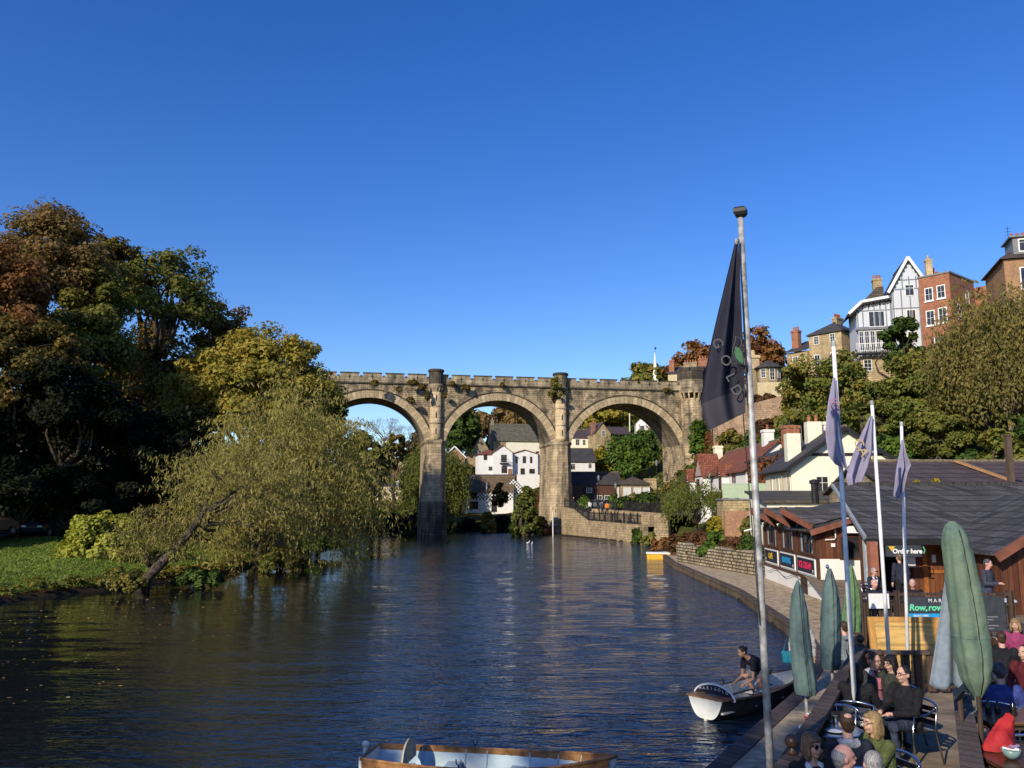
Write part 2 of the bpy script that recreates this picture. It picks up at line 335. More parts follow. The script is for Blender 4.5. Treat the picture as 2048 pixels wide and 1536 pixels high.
g = t.mix(mud, g, t.ramp(t.math('ADD', sp.outputs[2], t.math('MULTIPLY', n2.outputs[0], 0.3)), [(0.3, (0,0,0)), (0.42, (1,1,1))]))
M_EARTH = t.finish(g, 0.95, 0, n3.outputs[0], 0.6, 0.06, 0.1)
struct(sheet('ground', axis([(-900,-160,60),(-160,-70,6),(-70,-10,0.9),(-10,60,0.9),(60,130,5),(130,900,60)]),
             axis([(-200,-20,15),(-20,160,0.9),(160,330,4),(330,1500,80)]), M_EARTH, ground))
# -- water: a rippled sheet, small waves in the mesh near the viewer, finer ones in the bump
t = NT('river_water'); co = t.coord()
def wv(rot, sx, sy, sc, det=3):
    m = t.n('ShaderNodeMapping'); t.link(co, m.inputs[0]); m.inputs['Rotation'].default_value = (0, 0, R(rot)); m.inputs['Scale'].default_value = (sx, sy, 1)
    return t.noise(m.outputs[0], sc, det, 0.6, 0.3).outputs[0]
a = wv(10, 0.34, 1.0, 3.4, 2); b = wv(-14, 0.42, 1.0, 9.0, 2); c = wv(3, 0.4, 1, 0.8, 2)
spx = t.n('ShaderNodeSeparateXYZ'); t.link(co, spx.inputs[0]); shelter_sky = t.ramp(t.math('MULTIPLY_ADD', t.math('ADD', spx.outputs[0], t.math('MULTIPLY', wv(0, 1, 1, 0.12, 2), 9)), 0.045, 0.45), [(0.1, (0.16,)*3), (0.75, (1,)*3)])
calm = t.math('MULTIPLY', t.ramp(wv(0, 1, 0.6, 0.05, 3), [(0.36, (0.4,)*3), (0.62, (1,)*3)]), shelter_sky)
hgt = t.math('MULTIPLY', t.math('ADD', t.math('ADD', t.math('MULTIPLY', a, 1.0), t.math('MULTIPLY', b, 0.35)), t.math('MULTIPLY', c, 1.2)), calm)
deep = t.ramp(wv(0, 1, 1, 0.03), [(0.35, (0.008,0.008,0.006)), (0.7, (0.007,0.010,0.013))])
deep = t.mix((0.008,0.008,0.006), (0.007,0.017,0.034), shelter_sky)  # open side tinted blue: the sky's reflection put into the base colour
M_WATER = t.finish(deep, 0.025, 0, hgt, 1.0, 0.12, 0.5, IOR=1.33)
rng = np.random.default_rng(3)
WAVES = [(rng.uniform(-0.6, 0.6), k, rng.uniform(0, 6.28), amp) for k, amp in [(1.2,.010),(1.9,.009),(2.7,.008),(3.6,.006),(4.8,.0045),(6.2,.0035),(8.0,.0022),(2.2,.008),(3.1,.007),(5.4,.004)]]
def water_z(X, Y):
    Z = np.zeros(X.shape)
    for th, k, ph, amp in WAVES: Z += 0.55*amp*np.sin(k*(X*math.sin(th) + Y*math.cos(th)) + ph + 0.5*np.sin(0.3*X+ph))
    return Z * np.clip(1.4 - Y/70, 0.25, 1)
struct(sheet('water', axis([(-140,-34,8),(-34,18,0.3),(18,60,4)]), axis([(-40,8,2),(8,40,0.16),(40,80,0.35),(80,185,1.2)]), M_WATER, water_z))
# -- towpath along the right bank: gravel with a timber edge
M_PATH = plain('path_gravel', (0.43, 0.33, 0.21), 0.95, var=0.35, scale=3.0, bstr=0.5)
M_WET = masonry('path_edge_stone', (0.16,0.12,0.08), (0.11,0.085,0.06), (0.03,0.03,0.025), 0.9, 0.3, 0.02, 0.7)
M_DKWOOD = planks('dark_wood', (0.075, 0.048, 0.033), 0.19, True, 0.3, 0.7)
M_EDGE = planks('weathered_board', (0.10, 0.075, 0.06), 0.3, True, 0.3, 0.8)
PE = [(x, y) for y, x in PR if 5 <= y <= 75]
def offs(pl, d):
    out = []
    for i, p in enumerate(pl):
        a, b = Vector(pl[max(i-1, 0)]), Vector(pl[min(i+1, len(pl)-1)]); t_ = (b-a).normalized(); out.append((p[0] + t_.y*d, p[1] - t_.x*d))
    return out
PZ = 0.36
inn = offs(PE, 3.6); mb = MB()
ed = offs(PE, 0.32)
for i in range(len(PE)-1):
    mb.poly((*ed[i], PZ), (*inn[i], PZ), (*inn[i+1], PZ), (*ed[i+1], PZ))
struct(mb.build('towpath', M_PATH))
mb = MB()
for i in range(len(PE)-1):
    mb.prism([(*PE[i], -0.9), (*ed[i], -0.9), (*ed[i+1], -0.9), (*PE[i+1], -0.9)], (0, 0, 1), 0.9 + PZ + 0.02)
o = struct(mb.build('path_kerb', [M_EDGE, M_WET])); 
for p in o.data.polygons: p.material_index = 0 if p.center[2] > PZ or p.center[1] < 27 else 1
# -- left bank road in the shade behind the lawn
M_ROAD = plain('asphalt', (0.055, 0.052, 0.05), 0.9, var=0.25, scale=2)
mb = MB(); L = [(-37.0, 20), (-35.5, 40), (-35.0, 60), (-34, 80), (-30, 100)]
for (x0, y0), (x1, y1) in zip(L, L[1:]):
    for k in range(6):
        a0, a1 = k/6, (k+1)/6; P = lambda q, dx: (x0+(x1-x0)*q+dx, y0+(y1-y0)*q, gh(x0+(x1-x0)*q, y0+(y1-y0)*q) + 0.18)
        mb.poly(P(a0, -2), P(a0, 2), P(a1, 2), P(a1, -2))
struct(mb.build('road', M_ROAD))
# -- fallen leaves drifting on the river and lying on the bank
def scatter_leaves(name, pts, mat, size):
    n = len(pts); r = np.random.default_rng(5); ang = r.uniform(0, 6.28, n); s = r.uniform(0.6, 1.3, n)*size
    dx = np.stack([np.cos(ang), np.sin(ang), np.zeros(n)], 1)*s[:, None]; dy = np.stack([-np.sin(ang), np.cos(ang), r.uniform(-.3,.3,n)], 1)*s[:, None]*0.6
    v = np.stack([pts-dx, pts-dy, pts+dx, pts+dy], 1).reshape(-1, 3)
    return quads(name, v, mat, r.random(n))
def quads(name, v, mat, rnd, parent=None):
    n = len(v)//4; me = bpy.data.meshes.new(name); me.vertices.add(n*4); me.vertices.foreach_set('co', np.ascontiguousarray(v, np.float32).ravel())
    me.loops.add(n*4); me.loops.foreach_set('vertex_index', np.arange(n*4, dtype=np.int32)); me.polygons.add(n); me.polygons.foreach_set('loop_start', np.arange(0, n*4, 4, dtype=np.int32))
    at_ = me.attributes.new('rnd', 'FLOAT', 'FACE'); at_.data.foreach_set('value', np.asarray(rnd, np.float32)); me.update(calc_edges=True)
    me.materials.append(mat); o = bpy.data.objects.new(name, me); COL.objects.link(o); o.parent = parent; return o
M_FALLEN = leafmat('fallen_leaf', [(0.35,0.17,0.03),(0.45,0.30,0.08),(0.22,0.10,0.03),(0.5,0.42,0.18)], 0.1, 0.6, 0.1)
r = np.random.default_rng(11); n = 900
yy = 18 + 50*r.random(n)**1.0; xx = np.where(r.random(n) < .5, -18.5 + 4*r.random(n), -20 + 12*r.random(n)) + (yy-50)*0.05
d = seg_dist(xx, yy, RIV); k = d < -0.2
tag(scatter_leaves('floating_leaves', np.stack([xx, yy, water_z(xx, yy)+0.02], 1)[k], M_FALLEN, 0.055), 'yellow leaves drifting on the dark river by the left bank', 'leaves', kind='stuff')
n = 2600; xx = -36 + 18*r.random(n); yy = 30 + 45*r.random(n)**0.8; d = seg_dist(xx, yy, RIV); k = d > 0.3
tag(scatter_leaves('fallen_leaves', np.stack([xx, yy, ground(xx, yy)+0.03], 1)[k], M_FALLEN, 0.06), 'fallen autumn leaves scattered over the lawn of the left bank', 'leaves', kind='stuff')

# ================================================================ viaduct
M_ASH = masonry('viaduct_ashlar', (0.50,0.395,0.265), (0.33,0.26,0.175), (0.16,0.13,0.095), 1.0, 0.42, 0.022, 0.85, lo=0.36)
M_RUB = masonry('viaduct_rubble', (0.50,0.40,0.27), (0.32,0.25,0.17), (0.15,0.125,0.09), 0.62, 0.3, 0.03, 0.9, streak=False, lo=0.36, freq=0.16)
def streaked(name, base):
    m = base.copy(); m.name = name; t_ = m.node_tree; b = [n for n in t_.nodes if n.type == 'BSDF_PRINCIPLED'][0]; src = b.inputs['Base Color'].links[0].from_socket
    tc = t_.nodes.new('ShaderNodeTexCoord'); mp = t_.nodes.new('ShaderNodeMapping'); t_.links.new(tc.outputs['Object'], mp.inputs[0]); mp.inputs['Scale'].default_value = (.9, .9, .05)
    nz = t_.nodes.new('ShaderNodeTexNoise'); nz.inputs['Scale'].default_value = 1.1; nz.inputs['Detail'].default_value = 5; t_.links.new(mp.outputs[0], nz.inputs['Vector'])
    sp_ = t_.nodes.new('ShaderNodeSeparateXYZ'); t_.links.new(tc.outputs['Object'], sp_.inputs[0]); mr = t_.nodes.new('ShaderNodeMapRange'); t_.links.new(sp_.outputs[2], mr.inputs[0])
    for i, v in ((1, 15.0), (2, 22.6), (3, 0.12), (4, 0.9)): mr.inputs[i].default_value = v
    cr = t_.nodes.new('ShaderNodeValToRGB'); cr.color_ramp.elements[0].position = .44; cr.color_ramp.elements[1].position = .66; t_.links.new(nz.outputs[0], cr.inputs[0])
    ml = t_.nodes.new('ShaderNodeMath'); ml.operation = 'MULTIPLY'; t_.links.new(cr.outputs[0], ml.inputs[0]); t_.links.new(mr.outputs[0], ml.inputs[1])
    mx = t_.nodes.new('ShaderNodeMix'); mx.data_type = 'RGBA'; t_.links.new(ml.outputs[0], mx.inputs[0]); t_.links.new(src, mx.inputs[6]); mx.inputs[7].default_value = (.06, .052, .042, 1); t_.links.new(mx.outputs[2], b.inputs['Base Color']); return m
M_RUBS = streaked('viaduct_rubble_streaked', M_RUB)
M_TUR = masonry('turret_stone', (0.53,0.42,0.275), (0.40,0.315,0.205), (0.2,0.16,0.11), 0.8, 0.5, 0.014, 0.6, lo=0.42)
M_SOOT = masonry('sooty_stone', (0.13,0.105,0.075), (0.075,0.062,0.05), (0.03,0.028,0.025), 0.8, 0.4, 0.02, 0.8, lo=0.3)
M_PAR = masonry('parapet_stone', (0.40,0.335,0.235), (0.26,0.215,0.15), (0.12,0.10,0.08), 0.9, 0.5, 0.02, 0.8, lo=0.36)
t = NT('voussoir'); co = t.coord(); sp = t.n('ShaderNodeSeparateXYZ'); t.link(co, sp.inputs[0])
ang = t.math('MULTIPLY', t.math('ARCTAN2', sp.outputs[2], sp.outputs[0]), 8.6/0.62); fr = t.math('FRACT', ang)
wn = t.n('ShaderNodeTexWhiteNoise', noise_dimensions='1D'); t.link(t.math('FLOOR', ang), wn.inputs['W'])
nn = t.noise(co, 3, 5, .65); jn = t.math('LESS_THAN', fr, 0.07)
col = t.ramp(wn.outputs[0], [(0, (0.36,0.285,0.18)), (0.6, (0.50,0.40,0.255)), (1, (0.58,0.47,0.31))])
col = t.mix(col, t.ramp(nn.outputs[0], [(0.3, (0.5,0.47,0.43)), (0.65, (1.15,1.12,1.05))]), 0.8, 'MULTIPLY'); col = t.mix(col, (0.07,0.06,0.045), t.math('MULTIPLY', jn, .8))
M_VOU = t.finish(col, 0.9, 0, t.math('SUBTRACT', nn.outputs[0], jn), 0.5, 0.03, 0.2)
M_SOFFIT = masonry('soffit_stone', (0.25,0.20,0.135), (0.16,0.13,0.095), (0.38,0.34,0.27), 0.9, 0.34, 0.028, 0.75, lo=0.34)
M_DAMP_SHADE = masonry('damp_shade_stone', (0.30,0.235,0.155), (0.19,0.15,0.10), (0.04,0.035,0.03), 1.0, 0.42, 0.025, 0.9, lo=0.3)  # dark tone holds both damp and willow shade on the left plinths
M_DARK = plain('dark_opening', (0.012, 0.011, 0.01), 0.9)
VIA = empty('viaduct', (-11.6, 126.0, 0), R(10.5), 'tall stone railway viaduct with castellated parapet and round turrets crossing the river', 'viaduct')
ZS, ZT, DEP = 13.9, 22.5, 8.0     # springing, string course, width of the deck
piers = [-39.0, -19.5, 0.0, 19.5]; PW = 1.55
bays = [(-39.0+PW, -19.5-PW), (-19.5+PW, -PW), (PW, 19.5-PW), (19.5+PW, 39.1)]
CROWN, RING = 20.35, 1.15
def arc(x0, x1, ext=0.0, n=44):
    h = (x1-x0)/2; rise = CROWN-ZS; Rr = (h*h+rise*rise)/(2*rise); cx = (x0+x1)/2; cz = CROWN-Rr
    a0 = math.atan2(ZS-cz, h)
    return [(cx + (Rr+ext)*math.cos(math.pi-a0-(math.pi-2*a0)*i/n), cz + (Rr+ext)*math.sin(math.pi-a0-(math.pi-2*a0)*i/n)) for i in range(n+1)], cx, cz
def clampx(p, x0, x1): return (min(max(p[0], x0), x1), p[1])
wall = MB(); END = 53.0
for yy in (0.0, DEP):
    lastx = -48.0
    for (x0, x1) in bays:
        E, cx, cz = arc(x0, x1, RING-0.02); E = [clampx(p, x0-PW, x1+PW) for p in E]
        wall.poly((lastx, yy, ZS if lastx > -47 else -2), (E[0][0], yy, ZS if lastx > -47 else -2), (E[0][0], yy, ZT), (lastx, yy, ZT))
        if E[0][1] > ZS: pass
        for p, q in zip(E, E[1:]):
            if q[0]-p[0] > 1e-5: wall.poly((p[0], yy, p[1]), (q[0], yy, q[1]), (q[0], yy, ZT), (p[0], yy, ZT))
        lastx = E[-1][0]
    wall.poly((lastx, yy, ZS), (END, yy, ZS), (END, yy, ZT), (lastx, yy, ZT))
    wall.poly((39.1, yy, -1), (END, yy, -1), (END, yy, ZS), (39.1, yy, ZS))
wall.poly((39.1, 0, -1), (39.1, DEP, -1), (39.1, DEP, ZS), (39.1, 0, ZS))
wall.poly((END, 0, -1), (END, DEP, -1), (END, DEP, ZT), (END, 0, ZT))
wall.build('spandrel_wall', M_RUBS, VIA)
for (x0, x1) in bays:
    I, cx, cz = arc(x0, x1); E, _, _ = arc(x0, x1, RING); H0, _, _ = arc(x0, x1, RING+0.18)
    for ya, yb in ((-0.07, 0.25), (DEP-0.25, DEP+0.07)):
        mb = MB()
        for i in range(len(I)-1):
            a_, b_, c_, d_ = [(p[0]-cx, p[1]-cz) for p in (I[i], I[i+1], E[i+1], E[i])]
            mb.poly(*[(p[0], ya, p[1]) for p in (a_, b_, c_, d_)]); mb.poly(*[(p[0], yb, p[1]) for p in (a_, b_, c_, d_)])
            mb.poly((d_[0], ya, d_[1]), (c_[0], ya, c_[1]), (c_[0], yb, c_[1]), (d_[0], yb, d_[1])); mb.poly((a_[0], ya, a_[1]), (b_[0], ya, b_[1]), (b_[0], yb, b_[1]), (a_[0], yb, a_[1]))
        mb.build('arch_ring', M_VOU, VIA, loc=(cx, 0, cz))
    mb = MB()
    for i in range(len(E)-1):
        q = [(*E[i], ), (*E[i+1], ), (*H0[i+1], ), (*H0[i], )]; mb.prism([(p[0], -0.16, p[1]) for p in q], (0, 1, 0), 0.155)
    mb.build('hood_moulding', M_SOOT, VIA)
    mb = MB()
    for i in range(len(I)-1): mb.poly((I[i][0], 0.2, I[i][1]), (I[i+1][0], 0.2, I[i+1][1]), (I[i+1][0], DEP-0.2, I[i+1][1]), (I[i][0], DEP-0.2, I[i][1]))
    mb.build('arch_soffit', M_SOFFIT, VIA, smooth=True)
def plan(s, nose=0.95, ins=0.0):
    a, b = PW*s, 0.82*s
    return [(-a, -0.02), (-b, -nose*s), (b, -nose*s), (a, -0.02), (a, DEP+0.02), (b, DEP+nose*s), (-b, DEP+nose*s), (-a, DEP+0.02)]
def loft(mb, secs, cx=0):
    n = len(secs[0][1]); vs = [(cx+p[0], p[1], z) for z, pl in secs for p in pl]
    mb.add(vs, [(i*n+k, i*n+(k+1) % n, (i+1)*n+(k+1) % n, (i+1)*n+k) for i in range(len(secs)-1) for k in range(n)] + [tuple(range(n))[::-1], tuple(range((len(secs)-1)*n, len(secs)*n))])
for px_ in piers:
    mb = MB(); loft(mb, [(4.9, plan(1.09)), (ZS-0.4, plan(1.0))], px_); mb.build('pier', M_ASH, VIA)
    mb = MB(); loft(mb, [(-2.0, plan(1.24)), (4.5, plan(1.17)), (4.9, plan(1.10))], px_); mb.build('pier_plinth', M_DAMP_SHADE if px_ <= 0 else M_ASH, VIA)
    mb = MB(); loft(mb, [(ZS-0.4, plan(1.02)), (ZS-0.2, plan(1.13)), (ZS+0.05, plan(1.13)), (ZS+0.22, plan(1.0, 0.9))], px_); mb.build('impost_band', M_PAR, VIA)
    for ty in (-0.15, DEP+0.15):
        mb = MB(); mb.lathe([(0.98, ZS+0.2), (0.9, ZS+0.7), (0.86, 21.6)], (px_, ty, 0), 20); mb.build('turret_shaft', M_TUR, VIA, smooth=True)
        for zb in (16.6, 19.2):
            mb = MB(); mb.lathe([(0.88, zb-.08), (0.97, zb-.03), (0.97, zb+.05), (0.87, zb+.1)], (px_, ty, 0), 20); mb.build('turret_band', M_PAR, VIA)
        mb = MB(); mb.lathe([(0.87, 21.35), (0.92, 21.75), (1.12, 22.15), (1.2, 22.3), (1.2, 22.5), (1.12, 22.55)], (px_, ty, 0), 20); mb.build('turret_corbel', M_PAR, VIA)
        mb = MB()
        for k in range(12):
            a = 2*math.pi*k/12; c_, s_ = math.cos(a), math.sin(a); mb.bar((px_+0.86*c_, ty+0.86*s_, 21.5), (px_+1.1*c_, ty+1.1*s_, 21.98), 0.14, 0.16)
        mb.build('corbel_row', M_TUR, VIA)
        mb = MB(); mb.lathe([(1.1, 22.5), (1.1, 24.45)], (px_, ty, 0), 20); mb.build('turret_drum', M_SOOT if px_ == 0 else M_PAR, VIA, smooth=False)
        mb = MB(); mb.lathe([(1.12, 24.4), (1.24, 24.5), (1.24, 24.75), (1.1, 24.85), (0.2, 24.9)], (px_, ty, 0), 20); mb.build('turret_cap', M_SOOT, VIA)
    for zz in (15.4, 17.8, 20.4):
        mb = MB(); mb.box(px_-0.07, px_+0.07, -1.06, -0.86, zz-0.42, zz+0.42); mb.build('arrow_slit', M_DARK, VIA)
mb = MB(); mb.box(-48, END, -0.22, 0.3, ZT-0.06, ZT+0.2); mb.box(-48, END, DEP-0.3, DEP+0.22, ZT-0.06, ZT+0.2); mb.build('string_course', M_SOOT, VIA, bevel=0.05)
mb = MB(); mb.box(-48, END, 0.3, DEP-0.3, ZT-0.4, ZT+0.1); mb.build('deck', M_SOOT, VIA)
mb = MB(); cop = MB(); copb = MB(); crosses = []
for yy in (-0.1, DEP-0.3):
    mb.box(-48, END, yy, yy+0.4, ZT+0.2, 23.55); x = -47.9
    while x < END-3.3:
        x1 = x+2.75; mb.box(x, x1, yy, yy+0.4, 23.55, 24.03)
        (copb if yy > 0 else cop).box(x-0.07, x1+0.07, yy-0.06, yy+0.46, 24.03, 24.15); (copb if yy > 0 else cop).box(x1+0.12, x+3.25, yy-0.06, yy+0.46, 23.55, 23.68)
        if yy < 0: crosses.append((x+x1)/2)
        x += 3.36
mb.build('parapet', M_PAR, VIA); cop.build('coping', M_SOOT, VIA); copb.build('coping', M_SOOT, VIA)
mb = MB(); mb.box(-0.05, 0.05, -0.012, 0.1, -0.38, 0.38); mb.box(-0.24, -0.05, -0.012, 0.1, -0.05, 0.05); mb.box(0.05, 0.24, -0.012, 0.1, -0.05, 0.05)
cl = None
for x in crosses:
    if -14 < x < 42:
        c_ = mb.build('cross_loop', M_DARK, VIA) if cl is None else cl.copy()
        if cl is not None: COL.objects.link(c_)
        cl = c_; c_.location = (x, -0.1, 23.5)
def octo(r, cx, cy): return [(cx + r*math.cos(R(22.5+45*k)), cy + r*math.sin(R(22.5+45*k))) for k in range(8)]
mb = MB(); loft(mb, [(-1, octo(2.2, 41.3, -0.2)), (21.2, octo(2.0, 41.3, -0.2))]); mb.build('abutment_tower', M_ASH, VIA)
mb = MB(); loft(mb, [(16.8, octo(2.12, 41.3, -0.2)), (17.0, octo(2.12, 41.3, -0.2))]); mb.build('tower_band', M_PAR, VIA)
mb = MB(); loft(mb, [(22.1, octo(2.35, 41.3, -0.2)), (22.7, octo(2.45, 41.3, -0.2)), (22.75, octo(2.3, 41.3, -0.2)), (24.3, octo(2.3, 41.3, -0.2))]); mb.build('tower_parapet', M_PAR, VIA)
mb = MB(); loft(mb, [(24.3, octo(2.35, 41.3, -0.2)), (25.6, octo(2.35, 41.3, -0.2))])
for k in range(8):
    a = R(45*k); c_, s_ = math.cos(a), math.sin(a); mb.bar((41.3+2.0*c_-0.5*s_, -0.2+2.0*s_+0.5*c_, 25.85), (41.3+2.0*c_+0.5*s_, -0.2+2.0*s_-0.5*c_, 25.85), 0.5, 0.55)
mb.build('tower_battlement', M_SOOT, VIA)
mb = MB()
for k in range(16):
    a = R(22.5*k+8); c_, s_ = math.cos(a), math.sin(a); mb.bar((41.3+1.85*c_, -0.2+1.85*s_, 20.9), (41.3+2.2*c_, -0.2+2.2*s_, 22.1), 0.22, 0.3)
mb.build('corbel_row', M_TUR, VIA)
mb = MB(); mb.lathe([(1.05, -1), (1.0, 21), (1.0, 21.2), (1.2, 21.4), (1.2, 21.8), (0.95, 21.9), (0.95, 24.5), (1.1, 24.7), (1.1, 25.2), (0.5, 25.3)], (52.2, -0.6, 0), 18); mb.build('end_turret', M_SOOT, VIA)
# white depth gauge standing in the water in front of the second pier
p = gz(1106, 1073, 0); mb = MB(); mb.tube([p+Vector((0,0,-1)), p+Vector((0,0,3.4))], 0.09, 8)
tag(mb.build('gauge_post', plain('white_paint', (0.72,0.70,0.64), 0.6)), 'thin white gauge post standing in the river before the second pier', 'post')
# ================================================================ trees and plants
M_BARK = plain('bark', (0.085, 0.065, 0.045), 0.95, var=0.5, scale=3, bstr=0.8)
M_PALEBARK = plain('pale_bark', (0.22, 0.17, 0.11), 0.95, var=0.5, scale=3, bstr=0.8)
LF = {
 'copper': leafmat('leaf_copper', [(0.07,0.06,0.02),(0.17,0.125,0.042),(0.26,0.16,0.06),(0.28,0.135,0.055)], 0.3),
 'brownoak': leafmat('leaf_brown', [(0.035,0.042,0.010),(0.085,0.075,0.018),(0.145,0.10,0.026),(0.16,0.085,0.022)], 0.3, gain=1.45),
 'olive': leafmat('leaf_olive', [(0.030,0.042,0.009),(0.065,0.075,0.015),(0.11,0.105,0.022),(0.15,0.115,0.025)], 0.3, gain=1.8),
 'gold': leafmat('leaf_gold', [(0.11,0.12,0.02),(0.25,0.22,0.038),(0.40,0.315,0.055),(0.48,0.325,0.06)], 0.35),
 'willow': leafmat('leaf_willow', [(0.12,0.12,0.028),(0.26,0.235,0.06),(0.40,0.34,0.10),(0.52,0.42,0.16)], 0.4, big=0.6, nscale=0.6),
 'weeping': leafmat('leaf_weeping', [(0.050,0.065,0.014),(0.10,0.115,0.025),(0.15,0.155,0.035)], 0.35, gain=1.5),
 'laurel': leafmat('leaf_laurel', [(0.17,0.20,0.025),(0.34,0.35,0.05),(0.50,0.49,0.10)], 0.25, 0.35),
 'dark': leafmat('leaf_shade_dark', [(0.008,0.012,0.004),(0.016,0.021,0.006),(0.026,0.027,0.009)], 0.15, gain=0.55),  # near-black tone puts the wood's shade into the leaf colour
 'ever': leafmat('leaf_evergreen', [(0.018,0.035,0.008),(0.04,0.065,0.013),(0.075,0.10,0.02)], 0.25, gain=1.6),
 'ivy': leafmat('leaf_ivy', [(0.030,0.055,0.010),(0.065,0.11,0.018),(0.12,0.165,0.028)], 0.25, 0.4, gain=1.5),
 'birch': leafmat('leaf_birch', [(0.08,0.085,0.022),(0.165,0.15,0.04),(0.25,0.205,0.06),(0.28,0.19,0.06)], 0.35),
 'hill': leafmat('leaf_hillside', [(0.030,0.045,0.010),(0.06,0.078,0.015),(0.10,0.11,0.022),(0.165,0.13,0.03),(0.20,0.11,0.03)], 0.3, gain=1.75),
 'rust': leafmat('leaf_rust', [(0.09,0.05,0.018),(0.16,0.07,0.025),(0.2,0.12,0.04)], 0.3, gain=1.6),
 'redplant': leafmat('leaf_red', [(0.06,0.05,0.018),(0.13,0.075,0.03),(0.17,0.07,0.04),(0.13,0.12,0.035)], 0.3),
 'mixed': leafmat('leaf_mixed', [(0.04,0.06,0.012),(0.09,0.10,0.025),(0.16,0.13,0.03),(0.20,0.10,0.03)], 0.3, big=0.75, nscale=0.8, gain=1.6),
 'yellow': leafmat('leaf_yellow', [(0.12,0.13,0.015),(0.26,0.22,0.025),(0.36,0.28,0.03)], 0.35, gain=1.3),
}
def unit(a): return a / (np.linalg.norm(a, axis=-1, keepdims=True) + 1e-9)
def leaf_quads(P, N, size, rg, aspect=0.62, droop=None):
    n = len(P); T = unit(np.cross(N, unit(rg.normal(size=(n, 3)))))
    if droop is not None: T = unit(T*(1-droop) + np.array([0, 0, -1.0])*droop)
    B = unit(np.cross(N, T)); s = (size * np.clip(rg.lognormal(-.05, .38, n), .4, 2.0))[:, None]
    cup = N * s * 0.18
    return np.stack([P - T*s*0.5, P + B*s*aspect*0.5 + cup, P + T*s*0.5, P - B*s*aspect*0.5 + cup], 1).reshape(-1, 3)
def clump_leaves(C, rad, per, size, rg, center, flat=0.62, aspect=0.62, up=0.45):
    k = len(C); n = k*per; ci = np.repeat(np.arange(k), per)
    d = unit(rg.normal(size=(n, 3))); rr = rg.random(n)**0.45
    off = d * rr[:, None] * rad[ci][:, None]; off[:, 2] *= flat
    P = C[ci] + off
    out = unit(C[ci] - center)
    N = unit(off/(rad[ci][:, None]+1e-6)*0.8 + out*0.35 + np.array([0, 0, up]) + rg.normal(size=(n, 3))*0.45)
    rnd = np.clip(rg.normal(0.5, 0.22, n) + np.repeat(rg.normal(0, 0.13, k), per), 0, 1)
    return leaf_quads(P, N, size, rg, aspect), rnd
def limb(mb, p, q, r0, r1, rg, sag=0.08, n=5, sides=6):
    p, q = np.array(p, float), np.array(q, float); L = np.linalg.norm(q-p); mid = rg.normal(size=3)*L*sag
    pts = [tuple(p + (q-p)*s + mid*math.sin(math.pi*s) + rg.normal(size=3)*L*0.012) for s in np.linspace(0, 1, n)]
    mb.tube(pts, list(np.linspace(r0, r1, n)), sides); return pts
def tree(name, label, base, cen, rx, rz, leaf, seed, clumps=90, per=130, size=0.42, trunk=0.35, group=None, bark=None, ry=None, hollow=0.35, lump=0.22, csize=0.23, cat='tree', limbs=11, aspect=0.62, open_=0.0, flat=0.62):
    rg = np.random.default_rng(seed); cen = np.array(cen, float); base = np.array(base, float); ry = ry or rx
    root = empty(name, tuple(base), 0, label, cat, group)
    D = unit(rg.normal(size=(clumps*3, 3))); D = D[D[:, 2] > -0.62][:clumps]
    ph = rg.uniform(0, 6.28, 6)
    lum = 1 + lump*(np.sin(3*D[:, 0]+ph[0]+2*D[:, 2]) * np.cos(3.3*D[:, 1]+ph[1]) + 0.6*np.sin(5*D[:, 2]+ph[2]+3*D[:, 0]))
    if open_ > 0:
        gap = np.sin(4*D[:, 0]+ph[3])*np.sin(4*D[:, 1]+ph[4]+2*D[:, 2]); D = D[gap > -0.6+open_]; lum = lum[gap > -0.6+open_]
    rr = hollow + (1-hollow)*rg.random(len(D))**0.55
    C = cen + D * rr[:, None] * lum[:, None] * np.array([rx, ry, rz])
    rad = min(rx, rz) * csize * 1.25 * rg.uniform(0.65, 1.35, len(C))
    q, rnd = clump_leaves(C, rad, per, size, rg, cen, aspect=aspect, flat=flat)
    quads('crown', q - base, leaf, rnd, root)
    mb = MB(); fork = base + (cen-base)*0.55; fork[2] = max(base[2] + (cen[2]-rz-base[2])*0.9, base[2] + 0.25*(cen[2]-base[2]))
    limb(mb, base-base+np.array([0, 0, -0.6]), fork-base, trunk*1.25, trunk*0.8, rg, 0.03, 6, 9)
    ends = []
    for i in range(limbs):
        a = rg.uniform(0, 6.28); e = rg.uniform(-0.2, 1.0); t_ = cen + np.array([rx*0.62*math.cos(a)*(1-0.4*abs(e)), ry*0.62*math.sin(a)*(1-0.4*abs(e)), rz*0.7*e])
        pts = limb(mb, fork-base, t_-base, trunk*0.5, trunk*0.1, rg, 0.12, 6, 6); ends += pts[2:]
    ends = np.array(ends)
    for c in C[::2]:
        k = np.argmin(((ends-(c-base))**2).sum(1)); limb(mb, ends[k], c-base, trunk*0.14, trunk*0.03, rg, 0.1, 4, 4)
    mb.build('trunk', bark or M_BARK, root, smooth=True, fix=False)
    return root
def ptree(name, label, u, top, Y, wpx, bottom, leaf, seed, **kw):   # size given by where the crown stands out in the picture plane at distance Y
    c = at(u, (top+bottom)/2, Y); s = Y/F*1.02
    rx, rz = wpx/2*s, (bottom-top)/2*s
    bx = c.x + kw.pop('bdx', 0.0); b = (bx, Y, gh(bx, Y))
    n = kw.pop('dens', 1.0); sz = kw.pop('size', None) or max(0.16, 0.0042*Y)
    area = (4*math.pi*((rx*rx*2+rz*rz)/3)) ; per = kw.pop('per', 120); cl = kw.pop('clumps', int(min(170, max(28, area/4.2))))
    # enough leaves to cover the crown about twice over
    per = int(min(330, max(50, n * area * 2.5 / (cl * 0.36*sz*sz))))
    return tree(name, label, b, tuple(c), rx*0.86, rz*0.88, leaf, seed, clumps=cl, per=per, size=sz, **kw)
